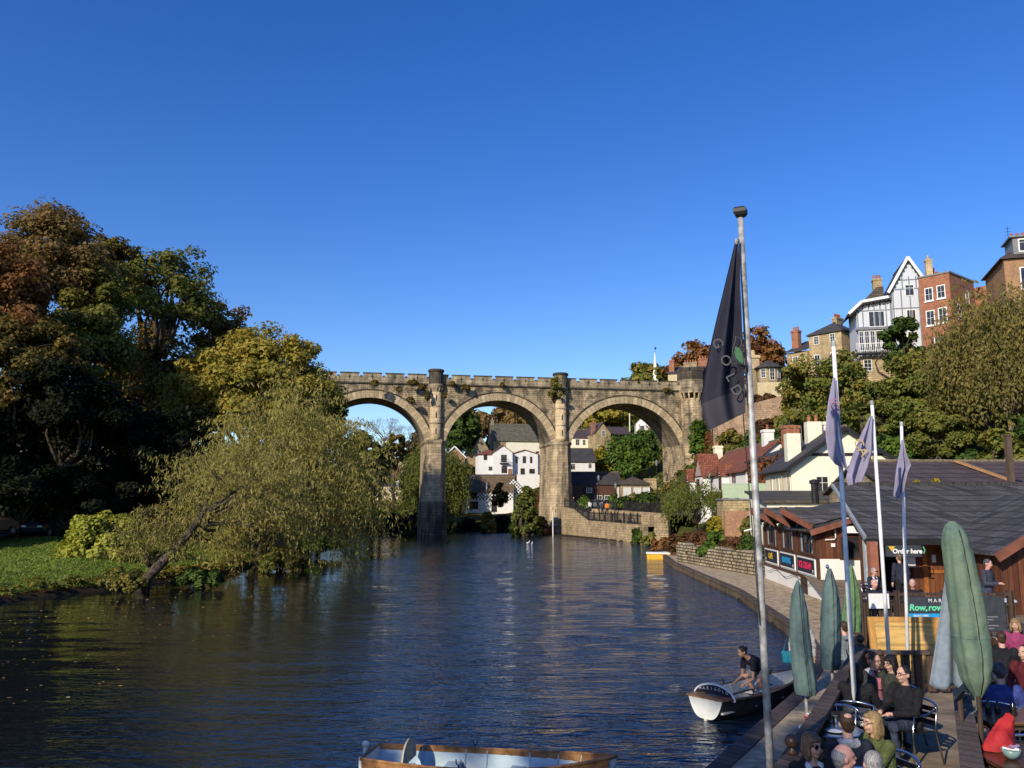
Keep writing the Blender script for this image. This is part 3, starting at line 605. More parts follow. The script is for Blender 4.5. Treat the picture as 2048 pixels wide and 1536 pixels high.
def strand_leaves(starts, dirs, length, step, size, rg, droop=1.0, aspect=0.22, spread=0.10):
    P, Nn, tw = [], [], []
    for s, d in zip(starts, dirs):
        p = np.array(s, float); v = np.array(d, float); L = length*rg.uniform(0.55, 1.25); path = [tuple(p)]
        for _ in range(int(L/step)):
            v = v + np.array([0, 0, -1.0])*step*droop + rg.normal(size=3)*0.10; v /= np.linalg.norm(v)+1e-9; p = p + v*step; path.append(tuple(p))
            for _k in range(2):
                P.append(p + rg.normal(size=3)*spread); Nn.append(rg.normal(size=3)*0.8 + np.array([v[0], v[1], 0.5]))
        tw.append(path)
    P = np.array(P); Nn = unit(np.array(Nn)); n = len(P)
    T = unit(np.array([0, 0, -1.0]) + rg.normal(size=(n, 3))*0.6); N = unit(np.cross(T, unit(rg.normal(size=(n, 3))))); B = np.cross(N, T)
    s = (size*rg.uniform(0.6, 1.3, n))[:, None]
    q = np.stack([P, P+T*s*0.45+B*s*aspect*0.5, P+T*s, P+T*s*0.45-B*s*aspect*0.5], 1).reshape(-1, 3)
    return q, np.clip(rg.normal(0.5, 0.25, n), 0, 1), tw
def willow(name, label, base, cen, rx, ry, rz, leaf, seed, strands=500, length=4.0, size=0.26, step=0.2, trunk=0.35, droop=0.5, group=None, twigs=True, lean=None, outb=0.8, bark=None, aspect=0.22, spread=0.1, low=-0.35, cat='tree', limbs=14):
    rg = np.random.default_rng(seed); cen = np.array(cen, float); base = np.array(base, float)
    root = empty(name, tuple(base), 0, label, cat, group)
    D = unit(rg.normal(size=(strands*3, 3))); D = D[D[:, 2] > low][:strands]
    ph = rg.uniform(0, 6.28, 3); lum = 1 + 0.2*np.sin(3*D[:, 0]+ph[0])*np.cos(4*D[:, 2]+ph[1])
    S = cen + D*(0.35+0.6*rg.random(len(D))**0.6)[:, None]*lum[:, None]*np.array([rx, ry, rz])
    q, rnd, tw = strand_leaves(S-base, D*outb + np.array([0, 0, 0.25]), length, step, size, rg, droop, aspect, spread)
    quads('crown', q, leaf, rnd, root)
    mb = MB(); fork = base + (cen-base)*0.45 if lean is None else np.array(lean, float)
    limb(mb, np.array([0, 0, -0.5]), fork-base, trunk*1.2, trunk*0.75, rg, 0.03, 7, 9)
    ends = []
    for i in range(limbs):
        d = D[rg.integers(len(D))]; t_ = cen + d*0.7*np.array([rx, ry, rz]); pts = limb(mb, fork-base, t_-base, trunk*0.45, trunk*0.08, rg, 0.14, 6, 6); ends += pts[2:]
    ends = np.array(ends)
    for s in S[::3]:
        k = np.argmin(((ends-(s-base))**2).sum(1)); limb(mb, ends[k], s-base, trunk*0.1, 0.012, rg, 0.12, 4, 4)
    if twigs:
        for pth in tw[::3]: mb.tube(pth, [0.012]*(len(pth)-1)+[0.004], 3, cap=False)
    mb.build('trunk', bark or M_BARK, root, smooth=True, fix=False)
    return root
def shrub(name, label, c, rx, ry, rz, leaf, seed, clumps=40, per=110, size=0.2, group=None, cat='shrub', flat=0.8, csize=0.3, aspect=0.6, dome=True):
    rg = np.random.default_rng(seed); c = np.array(c, float)
    root = empty(name, tuple(c), 0, label, cat, group)
    D = unit(rg.normal(size=(clumps*3, 3)));
    if dome: D[:, 2] = np.abs(D[:, 2])
    D = D[:clumps]; C = D*(0.45+0.5*rg.random(len(D))**0.5)[:, None]*np.array([rx, ry, rz]); 
    rad = min(rx, ry, rz)*csize*rg.uniform(0.8, 1.5, len(C))
    q, rnd = clump_leaves(C, rad, per, size, rg, np.array([0, 0, -0.2*rz]), flat, aspect)
    quads('foliage', q, leaf, rnd, root)
    mb = MB()
    for k in range(10): limb(mb, (rg.normal()*0.1*rx, rg.normal()*0.1*ry, -0.3), C[k % len(C)], 0.05*rz, 0.012*rz, rg, 0.1, 4, 4)
    mb.build('stems', M_BARK, root, fix=False)
    return root
def pshrub(name, label, u, top, bottom, wpx, Y, leaf, seed, size=None, dens=1.0, ground_=True, deep=None, **kw):
    c = at(u, bottom, Y); s = Y/F
    rx, rz = wpx/2*s, (bottom-top)*s; sz = size or max(0.07, 0.0042*Y); ry = deep or min(rx, 3.5)
    area = math.pi*(rx*rz*2+rx*ry); cl = kw.pop('clumps_', None) or int(min(90, max(14, area/(0.5*min(rx, rz, ry)**2+0.02))))
    per = int(min(420, max(40, dens*area*3.0/(cl*0.36*sz*sz))))
    return shrub(name, label, tuple(c), rx*0.86, ry, rz*0.9, leaf, seed, clumps=cl, per=per, size=sz, **kw)

G_WOOD = 'trees of the wood on the left hillside'
W = lambda *a, **k: ptree('broadleaf_tree', *a, group=G_WOOD, **k)
W('tall copper-topped tree on the crest of the left hillside', 95, 402, 74, 290, 700, LF['copper'], 1, trunk=0.5)
W('rust-brown tree at the left edge below the copper-topped one', -20, 470, 64, 260, 740, LF['rust'], 2, trunk=0.45)
W('olive tree with see-through branching crown standing out against the sky', 325, 490, 89, 240, 700, LF['olive'], 3, trunk=0.5, open_=0.12, dens=0.55, limbs=22)
W('green-olive tree in front of the copper-topped one, midway up the left wood', 165, 560, 73, 230, 830, LF['olive'], 4, trunk=0.4)
W('dark copper tree stepping down from the wood to the sky behind the golden tree', 455, 598, 98, 150, 790, LF['copper'], 5, trunk=0.4)
W('brown oak-like tree at the left edge of the wood in half shade', 30, 600, 62, 250, 900, LF['brownoak'], 6, trunk=0.4)
W('dark brown tree in the wood between the see-through olive tree and the golden one', 320, 640, 93, 260, 900, LF['brownoak'], 7, trunk=0.4, dens=0.8)
W('brownish crown at the upper left of the see-through olive tree', 210, 480, 88, 200, 640, LF['brownoak'], 8, trunk=0.4)
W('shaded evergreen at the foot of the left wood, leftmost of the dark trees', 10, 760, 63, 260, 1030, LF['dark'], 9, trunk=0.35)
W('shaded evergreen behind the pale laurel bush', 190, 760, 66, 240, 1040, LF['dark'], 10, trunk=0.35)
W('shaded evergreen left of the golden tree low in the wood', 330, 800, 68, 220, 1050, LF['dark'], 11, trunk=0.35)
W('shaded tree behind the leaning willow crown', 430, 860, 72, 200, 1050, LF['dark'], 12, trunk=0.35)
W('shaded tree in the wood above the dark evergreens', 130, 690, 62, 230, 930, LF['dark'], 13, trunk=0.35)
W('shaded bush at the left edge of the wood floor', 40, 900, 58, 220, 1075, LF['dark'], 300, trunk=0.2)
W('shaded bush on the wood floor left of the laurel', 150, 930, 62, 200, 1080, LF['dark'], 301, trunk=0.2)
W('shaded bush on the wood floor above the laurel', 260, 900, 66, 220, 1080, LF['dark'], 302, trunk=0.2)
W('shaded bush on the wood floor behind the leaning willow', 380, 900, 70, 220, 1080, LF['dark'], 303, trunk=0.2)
ptree('sycamore_tree', 'rounded golden-yellow tree beside the left end of the viaduct', 520, 648, 84, 345, 940, LF['gold'], 20, trunk=0.5, csize=0.2, lump=0.15)
ptree('broadleaf_tree', 'dark green tree half hiding the left end of the viaduct parapet', 640, 720, 104, 130, 960, LF['olive'], 21, trunk=0.35, group=G_WOOD)
# trees of the same wood that stand left of the frame and shade its foot
for i, (x, y, h_, rx) in enumerate([(-58, 46, 22, 8), (-50, 44, 16, 6.5), (-66, 34, 26, 9), (-72, 54, 24, 9)]):
    zb = gh(x, y)
    tree('broadleaf_tree', 'tree of the left wood outside the frame that shades the foot of the hill', (x, y, zb), (x, y, zb+h_*0.62), rx, h_*0.4, LF['brownoak'], 60+i, clumps=90, per=70, size=0.7, trunk=0.4, group='trees outside the frame on the left bank')
tree('broadleaf_tree', 'thin unseen tree added behind the viewpoint to throw dappled shade on the moored boats', (-24, -20, gh(-24, -20)), (-23.5, -22, 20.5), 5.5, 6.0, LF['brownoak'], 90, clumps=40, per=26, size=0.7, trunk=0.4, group='trees outside the frame on the left bank')  # added out of view to dapple the boats and path with shade
# undergrowth that covers the hillsides as one mass
def cover(name, label, xr, yr, n, size, leaf, seed, zoff=0.5, keep=None, rad=(0.5, 1.1), per=26, dmin=2.5):
    rg = np.random.default_rng(seed); x = rg.uniform(*xr, n); y = rg.uniform(*yr, n); d = seg_dist(x, y, RIV); k = d > dmin
    if keep is not None: k &= keep(x, y)
    x, y = x[k], y[k]; C = np.stack([x, y, ground(x, y)+zoff*rg.random(len(x))], 1); q, rnd = clump_leaves(C, rg.uniform(*rad, len(C)), per, size, rg, np.array([0, 0, -40.0])); tag(quads(name, q, leaf, rnd), label, 'undergrowth', kind='stuff')
cover('undergrowth', 'tangled green and russet undergrowth covering the right hillside', (17, 80), (62, 150), 2600, .42, LF['mixed'], 401, keep=lambda x, y: (ground(x, y) > 3.2))
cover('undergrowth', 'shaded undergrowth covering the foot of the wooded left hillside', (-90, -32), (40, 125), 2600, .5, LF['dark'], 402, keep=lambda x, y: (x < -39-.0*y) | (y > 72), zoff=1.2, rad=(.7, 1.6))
cover('undergrowth', 'undergrowth between the village houses beyond the viaduct', (-60, 60), (146, 262), 2600, .7, LF['hill'], 403, rad=(.7, 1.5), keep=lambda x, y: (y > 149) & ~((x > 6) & (y < 152)) & ~((x > -22) & (x < 6) & (y < 174)))
cover('bank_growth', 'rank grass and weeds along the water edge of the left bank', (-36, -14), (34, 112), 9000, .2, LF['mixed'], 404, zoff=.35, rad=(.18, .42), per=24, keep=lambda x, y: seg_dist(x, y, RIV) < 1.3, dmin=.15)
# short grass of the lawn
rg = np.random.default_rng(77); n = 42000; x = rg.uniform(-33, -17.5, n); y = 34 + 34*rg.random(n)**1.2; d = seg_dist(x, y, RIV); k = d > .5; P = np.stack([x, y, ground(x, y)+.03], 1)[k]; m_ = len(P)
N = unit(rg.normal(size=(m_, 3))*np.array([1, 1, .3])); tag(quads('grass', leaf_quads(P, N, .16, rg, .3, -.8), leafmat('leaf_grass', [(0.07,0.11,0.015),(0.15,0.215,0.032),(0.22,0.26,0.055),(.30,.27,.09)], .3, big=.6, nscale=.5), rg.random(m_)), 'short grass of the sunlit lawn on the left bank', 'grass', kind='stuff')
# willows leaning over the water
b = gz(272, 1166, 0.4); c = at(478, 1000, 47)
willow('willow_tree', 'brownish willow with slanting trunk leaning out from the lawn, in front of the laurel', tuple(b), (c.x, 47, c.z), 3.0, 2.8, 2.4, LF['willow'], 31, strands=330, length=2.7, size=0.27, step=0.17, trunk=0.26, droop=0.35, lean=tuple(at(395, 1045, 45.5)), low=-0.5, group='willows leaning over the left bank')
b = gz(470, 1130, 0.6); c = at(600, 975, 57)
willow('willow_tree', 'large pale willow bending low over the river, its twigs nearly touching the water', (b.x, 60, 0.6), (c.x-.5, 57, c.z), 4.0, 4.0, 4.3, LF['willow'], 32, strands=950, length=4.7, size=0.34, step=0.2, trunk=0.4, droop=0.42, lean=tuple(at(560, 1010, 58)), low=-0.6, group='willows leaning over the left bank', limbs=20)
c = at(300, 1130, 45)
willow('willow_shoots', 'tangle of bare-stemmed willow shoots at the foot of the leaning trunk', (c.x, 45, .5), (c.x, 45, 2.0), 1.6, 1.4, 1.5, LF['willow'], 33, strands=170, length=1.5, size=0.24, step=0.17, trunk=0.08, droop=-0.1, low=-0.3, cat='shrub')
pshrub('laurel_bush', 'rounded pale yellow-green laurel bush on the lawn', 210, 1008, 1132, 185, 53, LF['laurel'], 34, size=0.22, dens=1.5, csize=0.2, deep=2.8, clumps_=95)
for i, (u, v, w_, Y, lf, lb) in enumerate([(250, 1168, 90, 42, 'mixed', 'low brown bank plants at the willow foot'), (640, 1090, 100, 72, 'ever', 'dark shrub trailing in the water under the large willow'), (400, 1160, 110, 46, 'ever', 'dark green bank growth between lawn and river under the willow'), (560, 1128, 120, 57, 'mixed', 'straw-coloured bank growth below the large willow')]):
    pshrub('bank_plant', lb, u, v-30, v+6, w_, Y, LF[lf], 40+i, group='plants along the left bank')
# beyond the viaduct, seen through and beside the arches
G_FAR = 'trees beyond the viaduct'
FT = lambda *a, **k: ptree('far_tree', *a, group=G_FAR, **k)
def bare(label, u, top, bottom, wpx, Y, seed, mat=None, group=G_FAR):
    rg = np.random.default_rng(seed); p0 = at(u, bottom, Y); s = Y/F; H = (bottom-top)*s; Wd = wpx*s/2
    root = empty('bare_tree', (p0.x, Y, gh(p0.x, Y)), 0, label, 'tree', group); mb = MB(); z0 = p0.z - gh(p0.x, Y)
    limb(mb, (0, 0, -1), (0, 0, z0+H*0.3), 0.28, 0.16, rg, 0.02, 5, 6)
    def rec(p, d, L, r, k):
        q = np.array(p)+np.array(d)*L; limb(mb, p, q, r, r*0.55, rg, 0.06, 3, 4)
        if k > 0:
            for _ in range(3): rec(tuple(q), tuple(unit(np.array(d)+rg.normal(size=3)*0.45+np.array([0, 0, 0.12]))), L*0.72, r*0.5, k-1)
    for k in range(9):
        a = k*0.7; rec((0, 0, z0+H*0.28), tuple(unit(np.array([math.cos(a)*0.62, math.sin(a)*0.62, 0.8]))), H*0.27, 0.11, 4)
    mb.build('branches', mat or plain('grey_bark', (0.13, 0.10, 0.09), 0.9), root, fix=False)
bare('leafless rounded tree against the sky in the left arch', 768, 832, 905, 50, 190, 70)
bare('leafless straggling tree right of the rounded bare one in the left arch', 815, 846, 920, 60, 195, 71)
FT('dark brown rounded tree under the bare trees in the left arch', 790, 866, 178, 60, 940, LF['brownoak'], 72)
FT('autumn brown tree against the left pier in the left arch', 838, 852, 205, 60, 935, LF['brownoak'], 73)
FT('yellow-green tree behind the large willow at the river bend', 745, 872, 150, 80, 1000, LF['olive'], 74)
FT('bright green low tree above the bungalows in the left arch', 825, 906, 185, 30, 926, LF['gold'], 75)
FT('dark green tall tree left in the middle arch', 918, 806, 218, 90, 925, LF['ever'], 76)
FT('russet tree left of the chapel roof in the middle arch', 962, 815, 240, 80, 900, LF['copper'], 77)
FT('russet tree behind the chapel roof in the middle arch', 1020, 806, 255, 90, 880, LF['copper'], 78)
FT('brown tree right of the russet ones in the middle arch', 1075, 812, 250, 80, 890, LF['brownoak'], 79)
FT('yellow-brown spreading tree in the right arch above the stone gable', 1210, 796, 228, 125, 872, LF['gold'], 80)
FT('green tree by the thin pole in the right arch', 1275, 838, 215, 40, 880, LF['ever'], 81)
FT('russet trees over the right half of the parapet, left one below the spire', 1300, 726, 235, 100, 800, LF['hill'], 82)
FT('rust-tinged tree over the parapet left of the front flag', 1390, 684, 225, 110, 800, LF['rust'], 83, dens=0.7, open_=0.05)
FT('small-leaved rust tree behind the octagonal summerhouse', 1520, 652, 178, 105, 790, LF['rust'], 84, dens=0.45, limbs=20)
FT('low green trees between the bungalows and the pier', 985, 880, 230, 60, 930, LF['ever'], 85)
FT('dark tree left of the bungalows in the left arch', 760, 905, 165, 60, 960, LF['brownoak'], 86)
FT('low autumn tree at the far left of the left arch', 715, 860, 160, 70, 960, LF['olive'], 88)
# far-off wood on the horizon that reads as one mass
rg = np.random.default_rng(99); n = 900; xs = rg.uniform(-160, 160, n); ys = rg.uniform(262, 420, n); zs = ground(xs, ys)
C = np.stack([xs, ys, zs+rg.uniform(1, 7, n)], 1); q, rnd = clump_leaves(C, rg.uniform(2.5, 4.5, n), 36, 1.5, rg, np.array([0, 300, -50.0]))
tag(quads('forest', q, LF['hill'], rnd), 'far autumn wood on the ridge behind the village', 'woodland', kind='stuff')
c = at(866, 937, 167); willow('weeping_willow', 'green weeping willow hanging behind the left pier', (c.x, 168, gh(c.x, 168)), (c.x, 167, c.z), 5.6, 3.0, 3.9, LF['weeping'], 87, strands=480, length=9.5, size=0.6, step=0.42, trunk=0.3, droop=1.1, twigs=False, outb=0.5, aspect=0.3, spread=0.22, low=-0.1)
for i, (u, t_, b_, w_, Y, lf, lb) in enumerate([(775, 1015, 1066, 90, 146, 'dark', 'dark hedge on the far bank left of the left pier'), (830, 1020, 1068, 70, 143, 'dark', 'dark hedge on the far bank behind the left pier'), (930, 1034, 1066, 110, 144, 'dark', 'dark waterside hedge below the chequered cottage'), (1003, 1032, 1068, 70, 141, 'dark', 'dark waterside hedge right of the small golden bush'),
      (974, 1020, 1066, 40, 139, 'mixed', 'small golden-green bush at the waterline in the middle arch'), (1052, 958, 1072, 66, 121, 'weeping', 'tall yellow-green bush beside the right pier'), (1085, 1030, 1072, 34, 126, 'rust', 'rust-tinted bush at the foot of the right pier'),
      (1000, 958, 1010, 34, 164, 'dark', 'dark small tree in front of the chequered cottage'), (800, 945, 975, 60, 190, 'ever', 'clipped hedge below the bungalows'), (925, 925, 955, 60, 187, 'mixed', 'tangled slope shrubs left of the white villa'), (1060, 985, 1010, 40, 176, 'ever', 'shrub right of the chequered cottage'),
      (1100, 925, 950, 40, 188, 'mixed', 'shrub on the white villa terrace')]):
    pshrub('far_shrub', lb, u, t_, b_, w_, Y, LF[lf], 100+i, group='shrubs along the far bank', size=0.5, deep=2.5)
pshrub('ivy_mound', 'great ivy-covered mound in the right arch, half in the viaduct shadow', 1255, 848, 962, 125, 169, LF['ivy'], 130, size=0.5, deep=7, dens=1.4)
pshrub('ivy_mound', 'ivy bulging beside the right arch, above the dark shadow', 1290, 838, 940, 60, 172, LF['ivy'], 131, size=0.5, deep=6)
pshrub('golden_shrub', 'tall golden-leaved shrub at the left of the ivy mound', 1203, 880, 968, 48, 169, LF['yellow'], 132, size=0.42)
pshrub('garden_shrub', 'low pale shrub left of the golden-leaved one under the right arch', 1172, 935, 968, 60, 168, LF['willow'], 133, size=0.42)
# plants growing out of the viaduct
for i, (u, v, w_, Y, h_) in enumerate([(749, 766, 26, 122.5, 14), (826, 765, 40, 124.3, 12), (845, 774, 26, 124.5, 18), (797, 778, 18, 123.5, 10), (822, 800, 20, 124, 12), (855, 795, 14, 124.6, 26), (932, 775, 26, 126.2, 14), (905, 767, 20, 126, 12), (1005, 768, 14, 127.5, 8), (890, 790, 12, 125.4, 10), (1335, 779, 30, 133, 8)]):
    pshrub('wall_fern', 'tuft of wall plants rooted in the viaduct masonry below the parapet', u, v-h_*.6, v+4, w_*.75, Y-0.5, LF['brownoak'], 150+i, size=0.22, deep=0.5, group='plants growing on the viaduct')
pshrub('ivy_tuft', 'ivy overgrowing the turret top of the right pier', 1113, 742, 792, 36, 128.6, LF['mixed'], 165, size=0.3, deep=1.6, cat='ivy')
for i, (u, t_, b_, w_, Y) in enumerate([(1398, 822, 905, 44, 127.5), (1415, 880, 950, 56, 122), (1440, 905, 960, 60, 118)]):
    pshrub('ivy_curtain', ['bright green ivy climbing the abutment tower', 'ivy trailing down the slope under the abutment tower', 'ivy at the foot of the abutment behind the red-tiled house'][i], u, t_, b_, w_, Y, LF['ivy'], 170+i, size=0.42, deep=1.3, dens=1.3, cat='ivy')
# right hillside
G_HILL = 'trees on the right hillside'
HT = lambda *a, **k: ptree('hillside_tree', *a, group=G_HILL, **k)
HT('olive tree hiding the foot of the stone hip-roofed house, behind the second flagpole', 1655, 694, 90, 190, 900, LF['hill'], 180)
HT('dark green narrow tree in front of the grey half-timbered house', 1803, 612, 86, 92, 780, LF['ever'], 181)
HT('broad brown-green tree below the red brick house', 1870, 690, 76, 220, 900, LF['hill'], 182)
HT('olive tree below the half-timbered balcony', 1760, 735, 80, 140, 910, LF['hill'], 183)
HT('dark leafy tree low on the hillside above the long slate roof', 1890, 800, 64, 180, 960, LF['olive'], 184)
HT('green tree between the palm and the third flagpole', 1720, 790, 84, 110, 930, LF['ever'], 185)
HT('dark tree at the right edge above the long slate roof', 2020, 830, 60, 120, 960, LF['ever'], 186)
HT('brown-green tree on the bank right of the cream chimneys', 1620, 800, 95, 120, 920, LF['hill'], 187)
HT('leafy olive tree filling the slope behind the golden birch', 1955, 620, 74, 170, 900, LF['hill'], 189)
HT('green tree at the right edge below the tawny brick house', 2040, 640, 78, 130, 880, LF['olive'], 190)
c = at(2003, 735, 62); zb = gh(c.x, 62)
willow('birch_tree', 'tall golden birch with hanging twigs before the right-hand houses', (c.x+0.5, 62, zb), (c.x, 62, c.z+0.3), 3.5, 3.0, 4.8, LF['birch'], 188, strands=640, length=4.6, size=0.36, step=0.24, trunk=0.28, droop=0.9, group=G_HILL, bark=M_PALEBARK, aspect=0.4, spread=0.2)
for i, (u, t_, b_, w_, Y, lf, lb) in enumerate([(1790, 860, 935, 130, 68, 'ivy', 'bright green ivy bank left of the fourth flagpole'), (1850, 890, 945, 110, 66, 'ivy', 'ivy bank right of the fourth flagpole above the slate roof'), (1460, 845, 905, 60, 112, 'mixed', 'autumn shrub on the bank behind the front flagpole'), (1510, 855, 905, 60, 108, 'ivy', 'green creeper bank above the creeper-clad house'), (1530, 830, 870, 44, 106, 'redplant', 'red-leaved shrub below the retaining wall'), (1560, 850, 900, 60, 100, 'ever', 'dark shrub above the creeper-clad house chimney'), (1600, 850, 905, 60, 96, 'mixed', 'autumn shrub behind the cream chimneys'), (1430, 850, 925, 50, 116, 'rust', 'brown shrub right of the ivy curtain'), (1530, 780, 812, 60, 118, 'redplant', 'brown heather bank below the summerhouse'), (1590, 780, 820, 50, 112, 'yellow', 'yellowing shrub right of the summerhouse'), (1950, 890, 960, 90, 60, 'ever', 'dark undergrowth under the trees by the wooden post'), (1500, 905, 945, 70, 104, 'ivy', 'creepers filling the gap left of the creeper-clad house'), (1640, 880, 930, 90, 90, 'ever', 'dark undergrowth behind the cream house roof'), (1720, 890, 940, 90, 80, 'ever', 'undergrowth under the palm'), (2000, 850, 945, 100, 57, 'hill', 'olive shrub hiding the foot of the golden birch'), (1390, 920, 960, 40, 112, 'ivy', 'ivy tuft on the abutment wall above the small gable'), (1470, 765, 800, 50, 122, 'ever', 'dark green shrub behind the front flag beside the end turret')]):
    pshrub('hillside_shrub', lb, u, t_, b_, w_, Y, LF[lf], 200+i, group='shrubs on the right hillside', size=0.38, deep=2.5, dens=1.2)
# fan palm
p = at(1722, 832, 66); root = empty('fan_palm', (p.x, 66, gh(p.x, 66)), 0, 'spiky green fan palm on the bank between second and third flagpoles', 'palm'); zt = p.z - gh(p.x, 66)
mb = MB(); mb.tube([(0, 0, -0.5), (0.1, 0, zt*0.5), (0, 0, zt)], [0.16, 0.15, 0.13], 8); mb.build('trunk', M_BARK, root)
rg = np.random.default_rng(9); Q = []; 
for f in range(26):
    a = rg.uniform(0, 6.28); e = rg.uniform(-0.7, 0.95); d = np.array([math.cos(a)*math.cos(e), math.sin(a)*math.cos(e), math.sin(e)]); hub = np.array([0, 0, zt]) + d*0.9
    sd = unit(np.cross(d, [0, 0, 1.0])); up = np.cross(sd, d)
    for k in range(15):
        th = (k-7)*0.19; t_ = d*math.cos(th)+sd*math.sin(th); t_ = t_ + np.array([0, 0, -0.18]); wv_ = np.cross(t_, up)*0.045; L = 0.85*math.cos(th*0.5)
        Q += [hub, hub+t_*L*0.5+wv_, hub+t_*L+np.array([0, 0, -0.12]), hub+t_*L*0.5-wv_]
quads('fronds', np.array(Q), LF['weeping'], rg.random(len(Q)//4), root)
# riverside garden plants on the right
c = at(1392, 1008, 86); willow('weeping_shrub', 'small mop-headed weeping tree on the riverside garden', (c.x, 86, gh(c.x, 86)), (c.x, 86, c.z), 2.2, 1.8, 1.2, LF['weeping'], 230, strands=300, length=2.8, size=0.3, step=0.2, trunk=0.15, droop=0.9, twigs=False, aspect=0.3, outb=0.7, low=0.0)
for i, (u, t_, b_, w_, Y, lf, lb) in enumerate([(1436, 1030, 1062, 44, 76, 'yellow', 'yellow shrub right of the mop-headed tree'), (1330, 1072, 1108, 70, 84, 'rust', 'rust-coloured waterside plants above the yellow punt'), (1352, 1062, 1118, 44, 70, 'redplant', 'dark red shrub at the end of the dry-stone wall'), (1400, 1062, 1090, 90, 70, 'redplant', 'reddish hedge behind the dry-stone wall'), (1432, 1062, 1092, 50, 64, 'ivy', 'green plant on top of the dry-stone wall'), (1470, 1070, 1100, 60, 58, 'redplant', 'maroon-leaved plants on the wall near the front flagpole'), (1500, 1062, 1105, 50, 55, 'ever', 'green shrub on the wall beside the café'), (1500, 1028, 1075, 36, 60, 'mixed', 'climber on the brick garden wall'), (1280, 1048, 1082, 36, 100, 'ever', 'ivy over the end of the quay wall'), (1300, 1060, 1092, 40, 94, 'mixed', 'grassy plants at the water beside the quay'), (1420, 1088, 1106, 60, 57, 'ivy', 'lavender-like trailing plant over the dry-stone wall'), (1478, 990, 1022, 40, 78, 'yellow', 'yellowing climber below the green balcony screen'), (1545, 1000, 1018, 24, 56, 'mixed', 'shrub by the low slate extension'), (1450, 1055, 1080, 40, 68, 'mixed', 'mixed border plants before the brick wall'), (1340, 1000, 1030, 60, 104, 'mixed', 'garden shrubs on the terrace wall above the dark car'), (1290, 985, 1008, 60, 112, 'ever', 'clipped shrubs above the pale stone garden wall'), (1250, 990, 1012, 40, 113, 'ever', 'dark shrub left on the pale stone garden wall'), (1228, 985, 1015, 26, 120, 'ivy', 'clipped bush before the half-timbered tea house'), (1168, 988, 1016, 22, 122, 'ivy', 'clipped green bush beside the parked pale car')]):
    pshrub('garden_plant', lb, u, t_, b_, w_, Y, LF[lf], 240+i, group='plants in the riverside gardens', dens=1.2, deep=1.4)
# ================================================================ buildings
M_STONE = masonry('house_stone', (0.44,0.34,0.20), (0.32,0.25,0.15), (0.20,0.165,0.11), 0.5, 0.24, 0.022, 0.35, lo=0.45)
M_STONE_G = masonry('chapel_stone', (0.36,0.29,0.19), (0.26,0.21,0.14), (0.16,0.13,0.09), 0.55, 0.26, 0.022, 0.5, lo=0.42)
M_BRICK = masonry('red_brick', (0.33,0.115,0.065), (0.25,0.085,0.05), (0.28,0.21,0.16), 0.24, 0.085, 0.012, 0.2, lo=0.45, streak=False)
M_BRICK_O = masonry('garden_brick', (0.40,0.18,0.10), (0.30,0.12,0.07), (0.33,0.27,0.20), 0.23, 0.08, 0.012, 0.35, lo=0.45)
M_BRICK_T = masonry('tawny_brick', (0.36,0.20,0.11), (0.27,0.14,0.08), (0.26,0.20,0.14), 0.24, 0.085, 0.012, 0.25, lo=0.45)
M_CREAM = plain('cream_render', (0.80,0.745,0.57), 0.85, var=0.07, scale=1.2, bstr=0.25)
M_CREAM_D = plain('buff_render', (0.55,0.45,0.27), 0.85, var=0.12, scale=1.5, bstr=0.3)
M_WHITE = plain('white_render', (0.76,0.74,0.69), 0.85, var=0.05, scale=1.2, bstr=0.2)
M_WHITEP = plain('white_trim', (0.78,0.77,0.73), 0.5, var=0.05)
M_BROWNP = plain('brown_paint', (0.09,0.038,0.022), 0.5, var=0.2)
M_BLACKP = plain('black_paint', (0.018,0.017,0.017), 0.5, var=0.2)
M_SLATE = tiles('slate', (0.065,0.060,0.062), 0.24, 0.32, 0.28, 0.22)
M_SLATE_B = tiles('brown_slate', (0.095,0.078,0.062), 0.24, 0.32, 0.3, 0.4)
M_SLATE_C = tiles('chapel_slate', (0.13,0.115,0.085), 0.3, 0.4, 0.35, 0.45, mosscol=(0.11,0.10,0.05))
M_SLATE_P = tiles('plum_slate', (0.085,0.062,0.065), 0.26, 0.35, 0.25, 0.2)
M_REDTILE = tiles('red_tile', (0.25,0.083,0.045), 0.26, 0.26, 0.32, 0.18, mosscol=(0.09,0.05,0.03))
M_THATCH = tiles('mossy_stone_slate', (0.155,0.105,0.06), 0.3, 0.45, 0.3, 0.4)
M_RIDGE = plain('ridge_tile', (0.20,0.16,0.10), 0.9, var=0.4, scale=8)
t = NT('window_glass'); co = t.coord(); n = t.noise(co, 1.3, 2)
M_GLASS = t.finish(t.ramp(n.outputs[0], [(0.35, (0.012,0.013,0.015)), (0.65, (0.05,0.05,0.052))]), 0.06, 0, None, spec=0.6)
M_BLIND = plain('pale_blind', (0.62,0.60,0.55), 0.8)
M_POT = plain('chimney_pot', (0.36,0.13,0.065), 0.85, var=0.3)
M_POTC = plain('buff_chimney_pot', (0.50,0.38,0.20), 0.85, var=0.3)
M_LEAD = plain('lead', (0.20,0.20,0.21), 0.6)
def face_m(face, Wd, D):     # local frame on a wall: x along the wall seen from outside, z up, outward -y
    if face == 'f': return Matrix.Identity(4)
    if face == 'l': return Matrix.Translation((0, D, 0)) @ Matrix.Rotation(R(-90), 4, 'Z')
    if face == 'r': return Matrix.Translation((Wd, 0, 0)) @ Matrix.Rotation(R(90), 4, 'Z')
    return Matrix.Translation((Wd, D, 0)) @ Matrix.Rotation(R(180), 4, 'Z')
